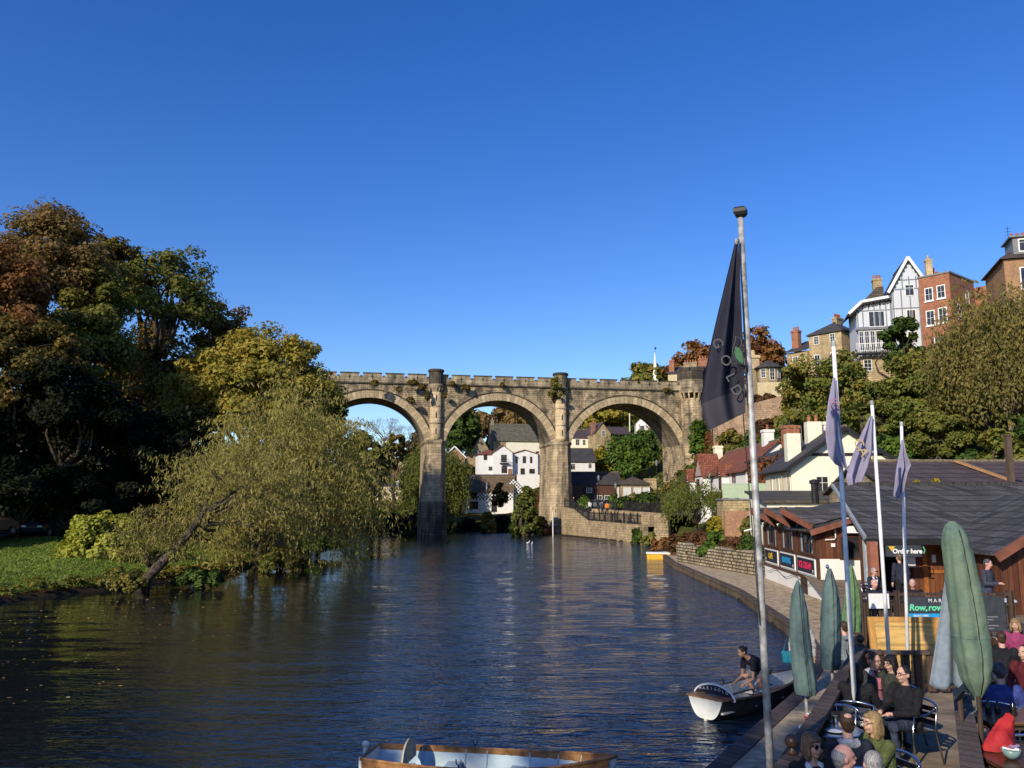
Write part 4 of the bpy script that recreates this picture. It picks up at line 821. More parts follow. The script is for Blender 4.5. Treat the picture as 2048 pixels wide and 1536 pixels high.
def window(root, M, x, z, w_, h_, style='sash', fm=None, gm=None, ft=0.07, name='window', sill=None):
    fm = fm or M_WHITEP; mb = MB(); p = 0.045
    for a in ((x-w_/2, x-w_/2+ft, z, z+h_), (x+w_/2-ft, x+w_/2, z, z+h_), (x-w_/2+ft, x+w_/2-ft, z, z+ft), (x-w_/2+ft, x+w_/2-ft, z+h_-ft, z+h_)): mb.box(a[0], a[1], -p, 0.03, a[2], a[3])
    b = 0.032
    def vb(xx): mb.box(xx-b/2, xx+b/2, -p+.012, 0.02, z+ft, z+h_-ft)
    def hb(zz): mb.box(x-w_/2+ft, x+w_/2-ft, -p+.009, 0.018, zz-b/2, zz+b/2)
    if style == 'sash': hb(z+h_/2); vb(x)
    elif style == 'grid': hb(z+h_*.36); hb(z+h_*.67); vb(x-w_/6); vb(x+w_/6)
    elif style == 'case2': vb(x); hb(z+h_*.72)
    elif style == 'case3': vb(x-w_/6); vb(x+w_/6)
    elif style == 'six': vb(x); hb(z+h_*.33); hb(z+h_*.66)
    f = mb.build(name, fm, root); f.matrix_local = M
    g = MB(); g.box(x-w_/2+ft*.6, x+w_/2-ft*.6, -0.014, 0.012, z+ft*.6, z+h_-ft*.6); g.build('pane', gm or M_GLASS, f)
    if sill: s_ = MB(); s_.box(x-w_/2-.08, x+w_/2+.08, -0.12, 0.02, z-.12, z-.003); s_.build('sill', sill, f)
    return f
def chimney(root, x, y, z0, w_, d_, h_, mat, pots=2, pm=None, cap=True, name='chimney'):
    mb = MB(); mb.box(x-w_/2, x+w_/2, y-d_/2, y+d_/2, z0, z0+h_)
    if cap: mb.box(x-w_/2-.07, x+w_/2+.07, y-d_/2-.07, y+d_/2+.07, z0+h_-.22, z0+h_+.04)
    c = mb.build(name, mat, root)
    for k in range(pots):
        xx, yy = (x + (k-(pots-1)/2)*w_/max(pots, 1), y) if w_ >= d_ else (x, y + (k-(pots-1)/2)*d_/max(pots, 1))
        m2 = MB(); m2.lathe([(0.13, 0), (0.115, .4), (0.14, .44), (0.14, .52), (0.09, .53)], (xx, yy, z0+h_+.03), 10); m2.build('chimney_pot', pm or M_POT, c, smooth=False)
    return c
def house(name, label, loc, rz, Wd, D, H, rh, wall, roof, kind='gx', over=0.3, base=3.0, cat='house', barge=None, thick=0.14, group=None, ridge=True, gm=None):
    """front wall on y=0 facing -y, x 0..Wd, y 0..D; kind gx: ridge along x, gy: ridge along y (gable to the front), hip, flat, lean (rises to the back)"""
    root = empty(name, loc, rz, label, cat, group); mb = MB(); mb.box(0, Wd, 0, D, -base, H)
    if kind == 'gx':
        for x in (0, Wd): mb.prism([(x, 0, H), (x, D, H), (x, D/2, H+rh)], (1 if x == 0 else -1, 0, 0), 0.25)
    if kind == 'gy':
        for y in (0, D): mb.prism([(0, y, H), (Wd, y, H), (Wd/2, y, H+rh)], (0, 1 if y == 0 else -1, 0), 0.25)
    if kind == 'lean': mb.prism([(0, 0, H), (0, D, H), (0, D, H+rh)], (1, 0, 0), Wd)
    mb.build('wall', wall, root)
    mb = MB(); tn = thick
    def slab(a, b, c, d): mb.prism([a, b, c, d], (0, 0, 1), tn)
    r_ = None
    if kind == 'gx':
        k = rh/(D/2); z = H - over*k + .02
        slab((-over, -over, z), (Wd+over, -over, z), (Wd+over, D/2, H+rh+.02), (-over, D/2, H+rh+.02)); slab((-over, D/2+.002, H+rh+.02), (Wd+over, D/2+.002, H+rh+.02), (Wd+over, D+over, z), (-over, D+over, z))
        rid = ((-over, D/2, H+rh+tn+.04), (Wd+over, D/2, H+rh+tn+.04))
    elif kind == 'gy':
        k = rh/(Wd/2); z = H - over*k + .02
        slab((-over, -over, z), (Wd/2, -over, H+rh+.02), (Wd/2, D+over, H+rh+.02), (-over, D+over, z)); slab((Wd/2+.002, -over, H+rh+.02), (Wd+over, -over, z), (Wd+over, D+over, z), (Wd/2+.002, D+over, H+rh+.02))
        rid = ((Wd/2, -over, H+rh+tn+.04), (Wd/2, D+over, H+rh+tn+.04))
    elif kind == 'hip':
        o = over; a = min(Wd, D)/2
        P = [(-o, -o, H), (Wd+o, -o, H), (Wd+o, D+o, H), (-o, D+o, H)]
        r0, r1 = ((a, D/2, H+rh), (Wd-a, D/2, H+rh)) if Wd >= D else ((Wd/2, a, H+rh), (Wd/2, D-a, H+rh))
        if (Vector(r0)-Vector(r1)).length < 0.05: r1 = (r0[0]+.05, r0[1], r0[2])
        base_ = [(p[0], p[1], H-.1) for p in P]
        if Wd >= D: fs = [(0, 1, 5, 4), (1, 2, 5), (2, 3, 4, 5), (3, 0, 4)]
        else: fs = [(0, 1, 4), (1, 2, 5, 4), (2, 3, 5), (3, 0, 4, 5)]
        mb.add([Vector(p)+Vector((0, 0, .02)) for p in P] + [r0, r1] + base_, fs + [(0, 6, 7, 1), (1, 7, 8, 2), (2, 8, 9, 3), (3, 9, 6, 0), (6, 9, 8, 7)])
        rid = (r0, r1)
    elif kind == 'flat':
        mb.box(-.1, Wd+.1, -.1, D+.1, H, H+.18); rid = None
    elif kind == 'lean':
        k = rh/D; slab((-over, -over, H-over*k+.02), (Wd+over, -over, H-over*k+.02), (Wd+over, D, H+rh+.02), (-over, D, H+rh+.02)); rid = None
    rf = mb.build('roof', roof, root)
    if rid and ridge:
        m2 = MB(); m2.tube([rid[0], rid[1]], 0.11, 6); m2.build('ridge', M_RIDGE, rf)
    if barge:
        m2 = MB()
        if kind == 'gy':
            y = -over-.03; k = rh/(Wd/2); z = H-over*k
            m2.bar((-over, y, z+.03), (Wd/2, y, H+rh+.03), 0.05, 0.28); m2.bar((Wd/2, y-.003, H+rh+.03), (Wd+over, y-.003, z+.03), 0.05, 0.28)
        elif kind == 'gx':
            k = rh/(D/2); z = H-over*k
            for x in (-over-.03, Wd+over+.03): m2.bar((x, -over, z+.03), (x, D/2, H+rh+.03), 0.05, 0.28); m2.bar((x-.003, D/2, H+rh+.03), (x-.003, D+over, z+.03), 0.05, 0.28)
        m2.build('bargeboard', barge, rf)
    root['W'], root['D'] = Wd, D
    return root
def wins(root, face, lst, **kw):
    M = face_m(face, root['W'], root['D'])
    for (x, z, w_, h_, *st) in lst: window(root, M, x, z, w_, h_, st[0] if st else 'sash', **kw)
def hplace(u, Y, z=None, v=None):    # front-left corner: column u at distance Y
    p = at(u, v if v is not None else 900, Y); return (p.x, Y, p.z if v is not None else z)
def wpx(u0, u1, Y): return (u1-u0)/F*Y
# ---- village seen through the arches
Y = 192; z0 = hz(948, Y); r_ = house('white_villa', 'white rendered villa with red tiled gables and a small balcony, middle arch', hplace(957, Y, z0), R(8), wpx(957, 990, Y)+1.2, 7, hz(908, Y)-z0, 1.2, M_WHITE, M_REDTILE, 'hip', 0.35)
wins(r_, 'f', [(1.6, 3.2, .8, 1.3, 'case2'), (2.8, .8, .9, .9, 'six')], fm=M_BROWNP)
gx, gy, gw, gh_ = 3.2, -0.6, 4.6, hz(905, Y)-z0
def gable_block(root, x, y, Wd, D, H, rh, wall, roof, over=.3, nm='gable_wing'):
    mb = MB(); mb.box(x, x+Wd, y, y+D, -3, H); mb.prism([(x, y, H), (x+Wd, y, H), (x+Wd/2, y, H+rh)], (0, 1, 0), D); g = mb.build(nm, wall, root)
    m2 = MB(); k = rh/(Wd/2); z = H-over*k+.02
    m2.prism([(x-over, y-over, z), (x+Wd/2, y-over, H+rh+.02), (x+Wd/2, y+D, H+rh+.02), (x-over, y+D, z)], (0, 0, 1), .14); m2.prism([(x+Wd/2+.002, y-over, H+rh+.02), (x+Wd+over, y-over, z), (x+Wd+over, y+D, z), (x+Wd/2+.002, y+D, H+rh+.02)], (0, 0, 1), .14)
    m2.build('gable_roof', roof, g); return g
gable_block(r_, gx, gy, gw, 6, gh_, 1.6, M_WHITE, M_REDTILE)
M0 = Matrix.Translation((gx, gy, 0)); window(r_, M0, 2.6, 2.7, 1.3, 1.7, 'grid', M_BROWNP); window(r_, M0, 2.7, .2, 1.3, 1.6, 'grid', M_BROWNP)
mb = MB(); mb.box(gx+1.6, gx+3.7, gy-.9, gy-.02, 2.35, 2.5); mb.build('balcony_floor', M_BLACKP, r_)
mb = MB()
for k in range(12): mb.box(gx+1.62+k*.187, gx+1.65+k*.187, gy-.88, gy-.85, 2.5, 3.3)
mb.box(gx+1.6, gx+3.7, gy-.89, gy-.84, 3.3, 3.36); mb.build('balcony_rail', M_BLACKP, r_)
gable_block(r_, gx+4.6, 1.0, 6.2, 6, gh_-.2, 0.9, M_WHITE, M_REDTILE, nm='side_wing')
M0 = Matrix.Translation((gx+4.6, 1.0, 0))
for x, z, w_, h_ in ((1.2, 2.6, .55, 1.5), (3.0, 2.6, .8, 1.6), (4.6, 2.6, .55, 1.5), (2.6, -.8, 1.0, 2.2), (4.8, .2, 1.3, 1.1)): window(r_, M0, x, z, w_, h_, 'case2', M_BROWNP)
mb = MB(); mb.box(gx+10.8, gx+15, 2.0, 7, -3, gh_+.1); mb.build('flat_wing', M_WHITE, r_)
M0 = Matrix.Translation((gx+10.8, 2.0, 0)); window(r_, M0, 1.0, 2.6, .5, 1.4, 'case2'); window(r_, M0, 2.4, 2.6, .5, 1.4, 'case2'); window(r_, M0, 2.2, -.3, 2.0, 1.3, 'case3')
mb = MB(); mb.box(gx+3.6, gx+4.5, gy-.05, gy+.0, -1, 1.2); mb.build('brick_panel', M_BRICK, r_)
# terrace wall under the villa
Y = 187; p0 = at(957, 948, Y); mb = MB(); mb.box(0, wpx(957, 1092, Y), 0, 0.6, -5, 0.3); tag(mb.build('terrace_wall', M_WHITE, loc=(p0.x, Y, p0.z-.4), rot=(0, 0, R(6))), 'white terrace wall below the white villa', 'wall')
# chequered riverside cottage
Y = 172; z0 = hz(1020, Y); r_ = house('chequered_cottage', 'white riverside cottage with black and white chequered upper wall and mossy roof', hplace(925, Y, z0), R(-4), wpx(925, 1012, Y)+1.5, 6.5, hz(985, Y)-z0+.2, 3.0, M_WHITE, M_THATCH, 'gx', 0.2)
t = NT('chequer'); co = t.coord(); uv, _ = t.uz(co); ck = t.n('ShaderNodeTexChecker', Scale=2.9); t.link(uv, ck.inputs[0]); t.set(ck, 'Color1', (0.78,0.77,0.73)); t.set(ck, 'Color2', (0.02,0.02,0.02))
M_CHECK = t.finish(ck.outputs[0], 0.8); hh = hz(985, Y)-z0+.2
mb = MB(); mb.box(-.02, r_['W']+.02, -.06, -.004, hh*.55, hh-.03); mb.build('chequered_band', M_CHECK, r_)
M0 = Matrix.Translation((0, -.06, 0)); window(r_, M0, 2.4, hh*.62, 1.5, 1.2, 'grid', M_BLACKP)
wins(r_, 'f', [(2.4, .15, 1.8, 1.6, 'grid')], fm=M_BROWNP); wins(r_, 'f', [(6.6, -.4, 1.1, 2.2, 'case2')], fm=M_BLACKP)
mb = MB(); mb.box(4.9, 5.1, -.2, 3.3, hh-.1, hh+1.7); mb.build('party_gable', M_WHITE, r_)
mb = MB(); mb.box(8.2, 12.6, 1.5, 6.5, -3, hh+.4); mb.prism([(8.2, 1.5, hh+.4), (12.6, 1.5, hh+.4), (10.4, 1.5, hh+2.6)], (0, 1, 0), 5.0); g = mb.build('chequered_gable', M_CHECK, r_)
mb = MB(); mb.box(-.2, r_['W']+.3, 3.6, 6.7, hh+1.8, hh+3.6); mb.build('upper_roof', M_SLATE_P, r_)
# chapel-like stone house and its neighbours
Y = 222; z0 = hz(925, Y); H = hz(880, Y)-z0; r_ = house('stone_chapel', 'large stone chapel-like house with steep mossy slate roof, middle arch', hplace(987, Y, z0), R(12), wpx(987, 1082, Y)+3, 9, H, hz(846, Y)-hz(880, Y), M_STONE_G, M_SLATE_C, 'gx', 0.3, thick=.2)
wins(r_, 'l', [(2.2, 1.8, .8, 2.8, 'case2'), (5.2, 1.8, .8, 2.8, 'case2'), (7.2, .5, .7, 1.2, 'case2')])
chimney(r_, .5, 4.5, H+3.6, .8, .8, 2.2, M_STONE_G, 1, M_POTC)
mb = MB(); mb.box(3.4, 12.5, -1.6, -.01, -3, H-.7); mb.build('rendered_bay', M_CREAM, r_)
M0 = Matrix.Translation((0, -1.6, 0))
for x in (4.6, 5.5, 6.4): window(r_, M0, x, 1.0, .55, 1.7, 'case2')
window(r_, M0, 9.0, .6, .9, 2.0, 'case2', M_BROWNP); window(r_, M0, 11.6, .8, .9, 2.2, 'case2', M_BROWNP)
mb = MB(); mb.prism([(12.3, -1.7, H-.8), (15.5, -1.7, H-.8), (13.9, -1.7, H+3.4)], (0, 1, 0), 5); mb.build('porch_gable', M_REDTILE, r_)
Y = 216; z0 = hz(930, Y); r_ = house('stone_cottage', 'stone cottage with steep blue slate gable left of the chapel-like house', hplace(946, Y, z0), R(18), wpx(946, 978, Y), 8, hz(897, Y)-z0, hz(872, Y)-hz(897, Y), M_STONE, M_SLATE, 'gy', 0.15)
wins(r_, 'f', [(1.9, 2.6, .8, 1.3, 'sash')]); mb = MB(); mb.box(-1.6, -.02, 1, 6, -3, 2.2); mb.build('side_wing', M_STONE, r_)
Y = 185
for (u0, u1, vb, ve, vr, Yb, lb, wl) in ((796, 842, 930, 922, 906, 206, 'low bungalow with buff gable left of the left pier', M_CREAM_D), (888, 930, 925, 913, 893, 203, 'bungalow with brown gable and white bargeboards right of the left pier', M_BRICK_T), (838, 880, 928, 914, 898, 204, 'buff bungalow gable half behind the left pier', M_CREAM_D)):
    z0 = hz(vb, Yb); r_ = house('bungalow', lb, hplace(u0, Yb, z0), R(10), wpx(u0, u1, Yb), 9, max(.6, hz(ve, Yb)-z0), hz(vr, Yb)-hz(ve, Yb), wl, M_SLATE_B, 'gy' if u0 != 796 else 'gy', .3, barge=M_WHITEP, group='bungalows on the slope beyond the viaduct')
    wins(r_, 'f', [(r_['W']*.4, .2, 1.0, .9, 'case2')])
Y = 184; z0 = hz(985, Y); r_ = house('riverside_cottage', 'low buff cottage with plum slate roof and brick chimney, left arch', hplace(752, Y, z0), R(-10), wpx(752, 808, Y), 6, hz(975, Y)-z0+.4, 2.4, M_CREAM_D, M_SLATE_P, 'gx', .2)
wins(r_, 'f', [(1.0, .1, .8, 1.0, 'case2'), (3.6, .1, .9, 1.0, 'case2')]); chimney(r_, 4.0, 2.4, 2.8, .8, .8, 2.4, M_BRICK, 1)
mb = MB(); mb.box(4.5, 5.4, -.2, 2, 1.2, 2.6); mb.build('dormer', M_WHITE, r_)
# right arch
Y = 176; z0 = hz(900, Y); r_ = house('cream_terrace', 'cream terraced cottages with plum slate roof in the right arch', hplace(1140, Y, z0), R(4), wpx(1140, 1192, Y), 7, hz(876, Y)-z0, hz(858, Y)-hz(876, Y), M_CREAM, M_SLATE_P, 'gx', .2)
wins(r_, 'f', [(1.6, 1.0, .9, 1.3, 'sash'), (3.0, 1.0, .7, 1.2, 'sash'), (4.6, 1.0, .9, 1.3, 'sash')])
Y = 172; z0 = hz(920, Y); r_ = house('stone_gable_house', 'honey stone house with tall red chimney, above the ivy mound in the right arch', hplace(1190, Y, z0), R(14), wpx(1190, 1224, Y), 8, hz(866, Y)-z0, hz(846, Y)-hz(866, Y), M_STONE, M_SLATE_P, 'gy', .15)
wins(r_, 'f', [(1.9, 4.9, .7, 1.2, 'sash'), (1.0, 1.8, .8, 1.2, 'sash'), (2.8, 1.8, .8, 1.2, 'sash')]); chimney(r_, .2, 1.5, hz(870, Y)-z0, .8, .8, hz(840, Y)-hz(866, Y), M_BRICK, 1)
mb = MB(); mb.prism([(3, 2, hz(866, Y)-z0), (3, 8, hz(866, Y)-z0), (3, 5, hz(848, Y)-z0)], (1, 0, 0), 6); mb.build('rear_roof', M_SLATE_P, r_)
Y = 160; z0 = hz(945, Y); r_ = house('white_bungalow', 'white bungalow under a broad grey roof beside the right pier', hplace(1132, Y, z0), R(5), wpx(1132, 1190, Y), 7, hz(922, Y)-z0, hz(896, Y)-hz(922, Y), M_WHITE, M_SLATE, 'gx', .3)
wins(r_, 'f', [(1.3, .5, .9, 1.2, 'case2'), (4.6, .8, .7, 1.0, 'case2')])
Y = 136; z0 = hz(1022, Y); r_ = house('timbered_house', 'dark half-timbered tea house with slate roof in the viaduct shadow', hplace(1144, Y, z0), R(2), wpx(1144, 1240, Y), 6, hz(968, Y)-z0, hz(945, Y)-hz(968, Y), M_BROWNP, M_SLATE, 'gx', .25)
M0 = Matrix.Identity(4)
for x in (1.3, 3.2, 4.4, 5.6, 6.6): window(r_, M0, x, .7 if x > 2 else .2, .85, 1.8, 'six')
gable_block(r_, 1.8, -.5, 1.7, 3, 3.7, .9, M_BLACKP, M_SLATE, .15, 'oriel_gable'); window(r_, Matrix.Translation((1.8, -.5, 0)), .85, 2.9, .9, .8, 'grid')
Y = 131; z0 = hz(1010, Y); r_ = house('garden_pavilion', 'low white-windowed pavilion with hipped slate roof below the right arch', hplace(1240, Y, z0), R(2), wpx(1240, 1298, Y), 4.5, hz(968, Y)-z0, hz(952, Y)-hz(968, Y), M_STONE_G, M_SLATE_B, 'hip', .3)
wins(r_, 'f', [(1.0, 1.2, 1.2, 1.5, 'case3'), (2.6, 1.2, 1.2, 1.5, 'case3'), (4.0, 1.2, 1.1, 1.5, 'case3')], gm=M_BLIND); wins(r_, 'l', [(2.0, .6, 1.2, 2.2, 'case3')], gm=M_BLIND)
chimney(r_, 5.4, 3.4, hz(960, Y)-z0-1.5, 2.0, .8, 1.8, M_STONE, 0)
# houses on the hilltop behind the viaduct and the church spire
Y = 210; z0 = hz(885, Y); r_ = house('timber_gable_house', 'white half-timbered house with bay high in the right arch beside the thin pole', hplace(1271, Y, z0), R(-6), 5, 6, hz(848, Y)-z0, 2.5, M_WHITE, M_REDTILE, 'gy', .2)
wins(r_, 'f', [(1.8, 3.0, 1.2, 1.3, 'case3'), (1.8, .8, 1.2, 1.3, 'case3')]); mb = MB(); [mb.box(k, k+.12, -.05, -.01, 0, hz(848, Y)-z0) for k in (.05, 1.0, 2.7, 3.6, 4.8)]; mb.build('timbering', M_BLACKP, r_)
p = at(1259, 870, 190); mb = MB(); mb.tube([p+Vector((0, 0, -6)), at(1259, 815, 190)], .12, 6); tag(mb.build('flagpole', M_CREAM), 'thin pale pole standing above the ivy mound in the right arch', 'pole')
p = at(1311, 760, 230); mb = MB(); q = at(1311, 700, 230); mb.lathe([(1.4, -6), (.55, (q.z-p.z)*.35), (.05, (q.z-p.z)*.92)], tuple(p), 8)
sp_ = mb.build('church_spire', M_WHITEP); tag(sp_, 'slender white church spire with weathervane above the trees', 'spire'); mb = MB(); mb.tube([(p.x, p.y, p.z+(q.z-p.z)*.9), tuple(q + Vector((0, 0, .9)))], .06, 5); mb.ball(q+Vector((0, 0, .5)), .3); mb.build('weathervane', M_BLACKP, sp_)
Y = 150; z0 = hz(790, Y); r_ = house('brick_chimney_house', 'house behind the parapet of which only slate roof and red chimneys show', hplace(1340, Y, z0), R(-20), 11, 7, hz(748, Y)-z0, 1.6, M_CREAM_D, M_SLATE, 'gx', .2, base=8)
for x, y, wd, d, h_, n_ in ((.6, 1.2, .9, .9, 2.2, 1), (3.6, 3.5, 2.4, .8, 2.0, 5), (6.4, 3.5, 2.6, .8, 2.6, 5)): chimney(r_, x, y, hz(748, Y)-z0 + .4, wd, d, h_, M_BRICK if x != 3.6 else M_STONE_G, n_)
# octagonal summerhouse and chimney beyond the end turret
Y = 124; z0 = hz(762, Y); p = at(1538, 762, Y); root = empty('summerhouse', (p.x, Y, z0), 0, 'small octagonal summerhouse with slate roof and white door on the hilltop', 'summerhouse')
mb = MB(); mb.lathe([(1.75, -2), (1.75, 1.9)], (0, 0, 0), 8, R(22.5)); mb.build('wall', M_STONE_G, root); mb = MB(); mb.lathe([(2.25, 1.85), (2.25, 1.98), (.15, 3.1)], (0, 0, 0), 8, R(22.5)); mb.build('roof', M_SLATE, root)
for k, nm in ((270, 'door'), (225, 'window'), (315, 'window')):
    M0 = Matrix.Rotation(R(k+90), 4, 'Z') @ Matrix.Translation((0, -1.63, 0)); window(root, M0, 0, -.1 if nm == 'door' else .3, .75, 1.8 if nm == 'door' else 1.4, 'six', name=nm)
mb = MB(); mb.box(-2.6, -1.7, .4, 3, -2, 2.0); mb.build('side_room', M_STONE_G, root)
p = at(1508, 760, 127); r_ = empty('stone_chimney', tuple(p), 0, 'lone buff stone chimney stack beside the summerhouse', 'chimney'); mb = MB(); mb.box(-.75, .75, -.6, .6, -4, 3.6); mb.box(-.9, .9, -.75, .75, 3.3, 3.75); mb.build('stack', M_TUR, r_); mb = MB(); mb.lathe([(.4, 3.75), (.32, 4.6), (.38, 4.65)], (0, 0, 0), 10); mb.build('chimney_pot', M_POTC, r_)
mb = MB(); p = at(1515, 765, 122); mb.box(0, 9, 0, 1.0, -4, .6); tag(mb.build('garden_wall', M_CREAM_D, loc=(p.x, 122, p.z-.6), rot=(0, 0, R(-8))), 'rough stone wall below the summerhouse', 'wall')
p = at(1425, 840, 114); mb = MB(); mb.prism([(0, 0, -5), (14, -2, -5), (14, -2, 4.4), (0, 0, .8)], (0, 1, 0), .7); mb.box(0, 0.5, -.2, .5, -5, 1.0); tag(mb.build('retaining_wall', masonry('pink_stone', (0.40,0.28,0.20), (0.30,0.21,0.15), (0.22,0.17,0.12), .55, .28, .03, .3, lo=.45), loc=tuple(p)), 'long pinkish stone retaining wall climbing the right hillside', 'wall')
# stone hip-roofed house on the right hilltop
Y = 104; zt = hz(690, Y); zb = gh(42, 104)-1
root = house('hilltop_house', 'tall honey-stone house with hipped slate roof on the right hilltop', (at(1684, 700, Y).x, Y, zt-8), R(38), 5.6, 4.6, 8+hz(660, Y)-zt, hz(634, Y)-hz(660, Y), M_STONE, M_SLATE, 'hip', .25, base=14)
zz = 8+hz(660, Y)-zt
wins(root, 'l', [(1.1, zz-1.35, .75, 1.1, 'six'), (3.4, zz-1.35, .75, 1.1, 'six'), (1.1, zz-4.2, .85, 1.5, 'sash'), (3.4, zz-4.2, .85, 1.5, 'sash')]); wins(root, 'f', [(2.8, zz-1.4, .8, 1.0, 'six'), (2.8, zz-4.4, .9, 1.5, 'sash')])
chimney(root, 3.4, 2.4, zz+.9, 1.5, .7, 1.5, M_STONE_G, 4)
mb = MB(); mb.box(-.5, 4, 4.62, 7.6, -14, zz-2.0); g = mb.build('lower_wing', M_STONE, root); mb = MB(); mb.prism([(-.8, 4.63, zz-2.0), (4.2, 4.63, zz+.1), (4.2, 7.8, zz+.1), (-.8, 7.8, zz-2.0)], (0, 0, 1), .14); mb.build('lower_roof', M_SLATE, g)
ML7 = face_m('l', 5.6, 7.6) @ Matrix.Translation((0, -.5, 0)); window(root, ML7, 1.2, zz-3.8, .8, 1.2, 'six'); window(root, ML7, 1.2, zz-6.8, .8, 1.5, 'sash')
chimney(root, 1.2, 7.2, zz-1.6, .8, 1.0, 2.8, M_BRICK, 3)
# grey half-timbered house with bargeboards
Y = 96; p = at(1787, 640, Y); z0 = p.z-8; H1 = 8+hz(578, Y)-p.z; RHt = hz(528, Y)-hz(592, Y)
M_GREYW = plain('grey_boarding', (0.56,0.585,0.62), 0.7, var=.06); M_GREYT = plain('grey_timber', (0.19,0.21,0.24), 0.7)
r_ = house('half_timbered_house', 'grey and white half-timbered house with scalloped white bargeboards on the hilltop', (p.x, Y, z0), R(-14), 3.9, 8, H1, RHt*.92, M_GREYW, M_SLATE, 'gy', .25, base=12)
def timber(root, M, W0, W1, z0_, z1_, xs, zs, mat=M_GREYT):
    mb = MB(); [mb.box(x-.06, x+.06, -.035, -.005, z0_, z1_) for x in xs]; [mb.box(W0, W1, -.042, -.004, z-.06, z+.06) for z in zs]; o = mb.build('timbering', mat, root); o.matrix_local = M
timber(r_, Matrix.Identity(4), 0, 3.9, 0, H1, (.1, 1.0, 1.95, 2.9, 3.8), (H1-4.2, H1-2.4, H1-.1)); timber(r_, Matrix.Identity(4), .8, 3.1, H1, H1+1.4, (1.2, 1.95, 2.7), (H1+1.0,))
wins(r_, 'f', [(1.95, H1+.15-1.1, 1.0, 1.35, 'case2'), (1.95, H1-3.9, 1.0, 1.3, 'case3'), (1.95, H1-6.6, 1.1, 1.4, 'case3')])
def scallop(root, p, q, n, mat, y):
    mb = MB(); p, q = Vector(p), Vector(q); mb.bar(p, q, .07, .32); o = mb.build('bargeboard', mat, root)
    m2 = MB(); d = (q-p)/n
    for k in range(n):
        c = p + d*(k+.5); m2.lathe([(.2, -.03), (.2, .03)], (0, 0, 0), 12)
        M_ = Matrix.Translation(c + Vector((0, .03, -.26))) @ Matrix.Rotation(R(90), 4, 'X'); m2.v[-24:] = [tuple(M_ @ Vector(v)) for v in m2.v[-24:]]
    m2.build('scallops', M_BLACKP, o)
scallop(r_, (-.45, -.36, H1-.5), (1.95, -.36, H1+RHt*.92+.1), 9, M_WHITEP, 0); scallop(r_, (4.3, -.38, H1-.5), (1.95, -.38, H1+RHt*.92+.1), 8, M_WHITEP, 0)
# projecting lower bay wing on the left with balcony
w0 = -3.9; Hb = H1-1.3; mb = MB(); mb.box(w0, -.02, .8, 7, 1.5, Hb); g = mb.build('bay_wing', M_GREYW, r_); M0 = Matrix.Translation((w0, .8, 0)); timber(r_, M0, 0, 3.9, 1.5, Hb, (.1, .7, 1.35, 2.0, 2.65, 3.3, 3.8), (Hb-1.0, Hb-3.0))
mb = MB(); mb.prism([(w0-.9, .3, Hb-1.3), (w0+.6, .3, Hb), (w0+.6, 7.2, Hb), (w0-.9, 7.2, Hb-1.3)], (0, 0, 1), .14); mb.prism([(w0+.6, .3, Hb), (-.02, .3, Hb+.45), (-.02, 7.2, Hb+.45), (w0+.6, 7.2, Hb)], (0, 0, 1), .14); mb.build('bay_roof', M_SLATE, g)
scallop(r_, (w0-.95, .22, Hb-1.35), (w0+.6, .22, Hb+.05), 6, M_WHITEP, 0); scallop(r_, (w0+.6, .22, Hb+.05), (0, .22, Hb+.5), 8, M_WHITEP, 0)
mb = MB(); mb.prism([(-3.2, 3, Hb+.2), (-.3, 3, Hb+.5), (-.3, 3, Hb+2.4), (-1.1, 3, Hb+2.4)], (0, 1, 0), 3); mb.build('rear_roof', M_SLATE_B, r_); chimney(r_, -.8, 4.2, Hb+2.0, 1.0, .9, 1.6, M_STONE, 3)
window(r_, M0, 2.2, Hb-3.0, 1.8, 1.9, 'case3'); mb = MB(); mb.box(w0-.2, 0, -.3, .8, Hb-3.5, Hb-3.3); mb.build('canopy', M_LEAD, r_)
for k in range(6): window(r_, Matrix.Translation((w0-.1, -.1, 0)), .35+k*.62, Hb-6.0, .56, 2.4, 'case2', name='bay_window')
mb = MB(); mb.box(w0-.5, .1, -.9, -.02, Hb-6.5, Hb-6.3); mb.build('balcony_floor', M_BLACKP, r_); mb = MB()
for k in range(22): mb.box(w0-.45+k*.2, w0-.41+k*.2, -.88, -.85, Hb-6.3, Hb-5.3)
mb.box(w0-.5, .1, -.9, -.83, Hb-5.3, Hb-5.22); mb.build('balcony_rail', M_WHITEP, r_)
mb = MB(); mb.box(w0, 0, .1, 4, -6, Hb-6.6); mb.build('lower_wall', M_STONE, r_); window(r_, Matrix.Translation((w0, .1, 0)), .8, Hb-8.4, .9, 1.4, 'six')
chimney(r_, 5.0, 3.5, H1+.6, .7, .7, 3.6, M_TUR, 1, M_POTC); chimney(r_, 5.7, 4.6, H1+.6, .8, 1.0, 2.2, M_BRICK, 3)
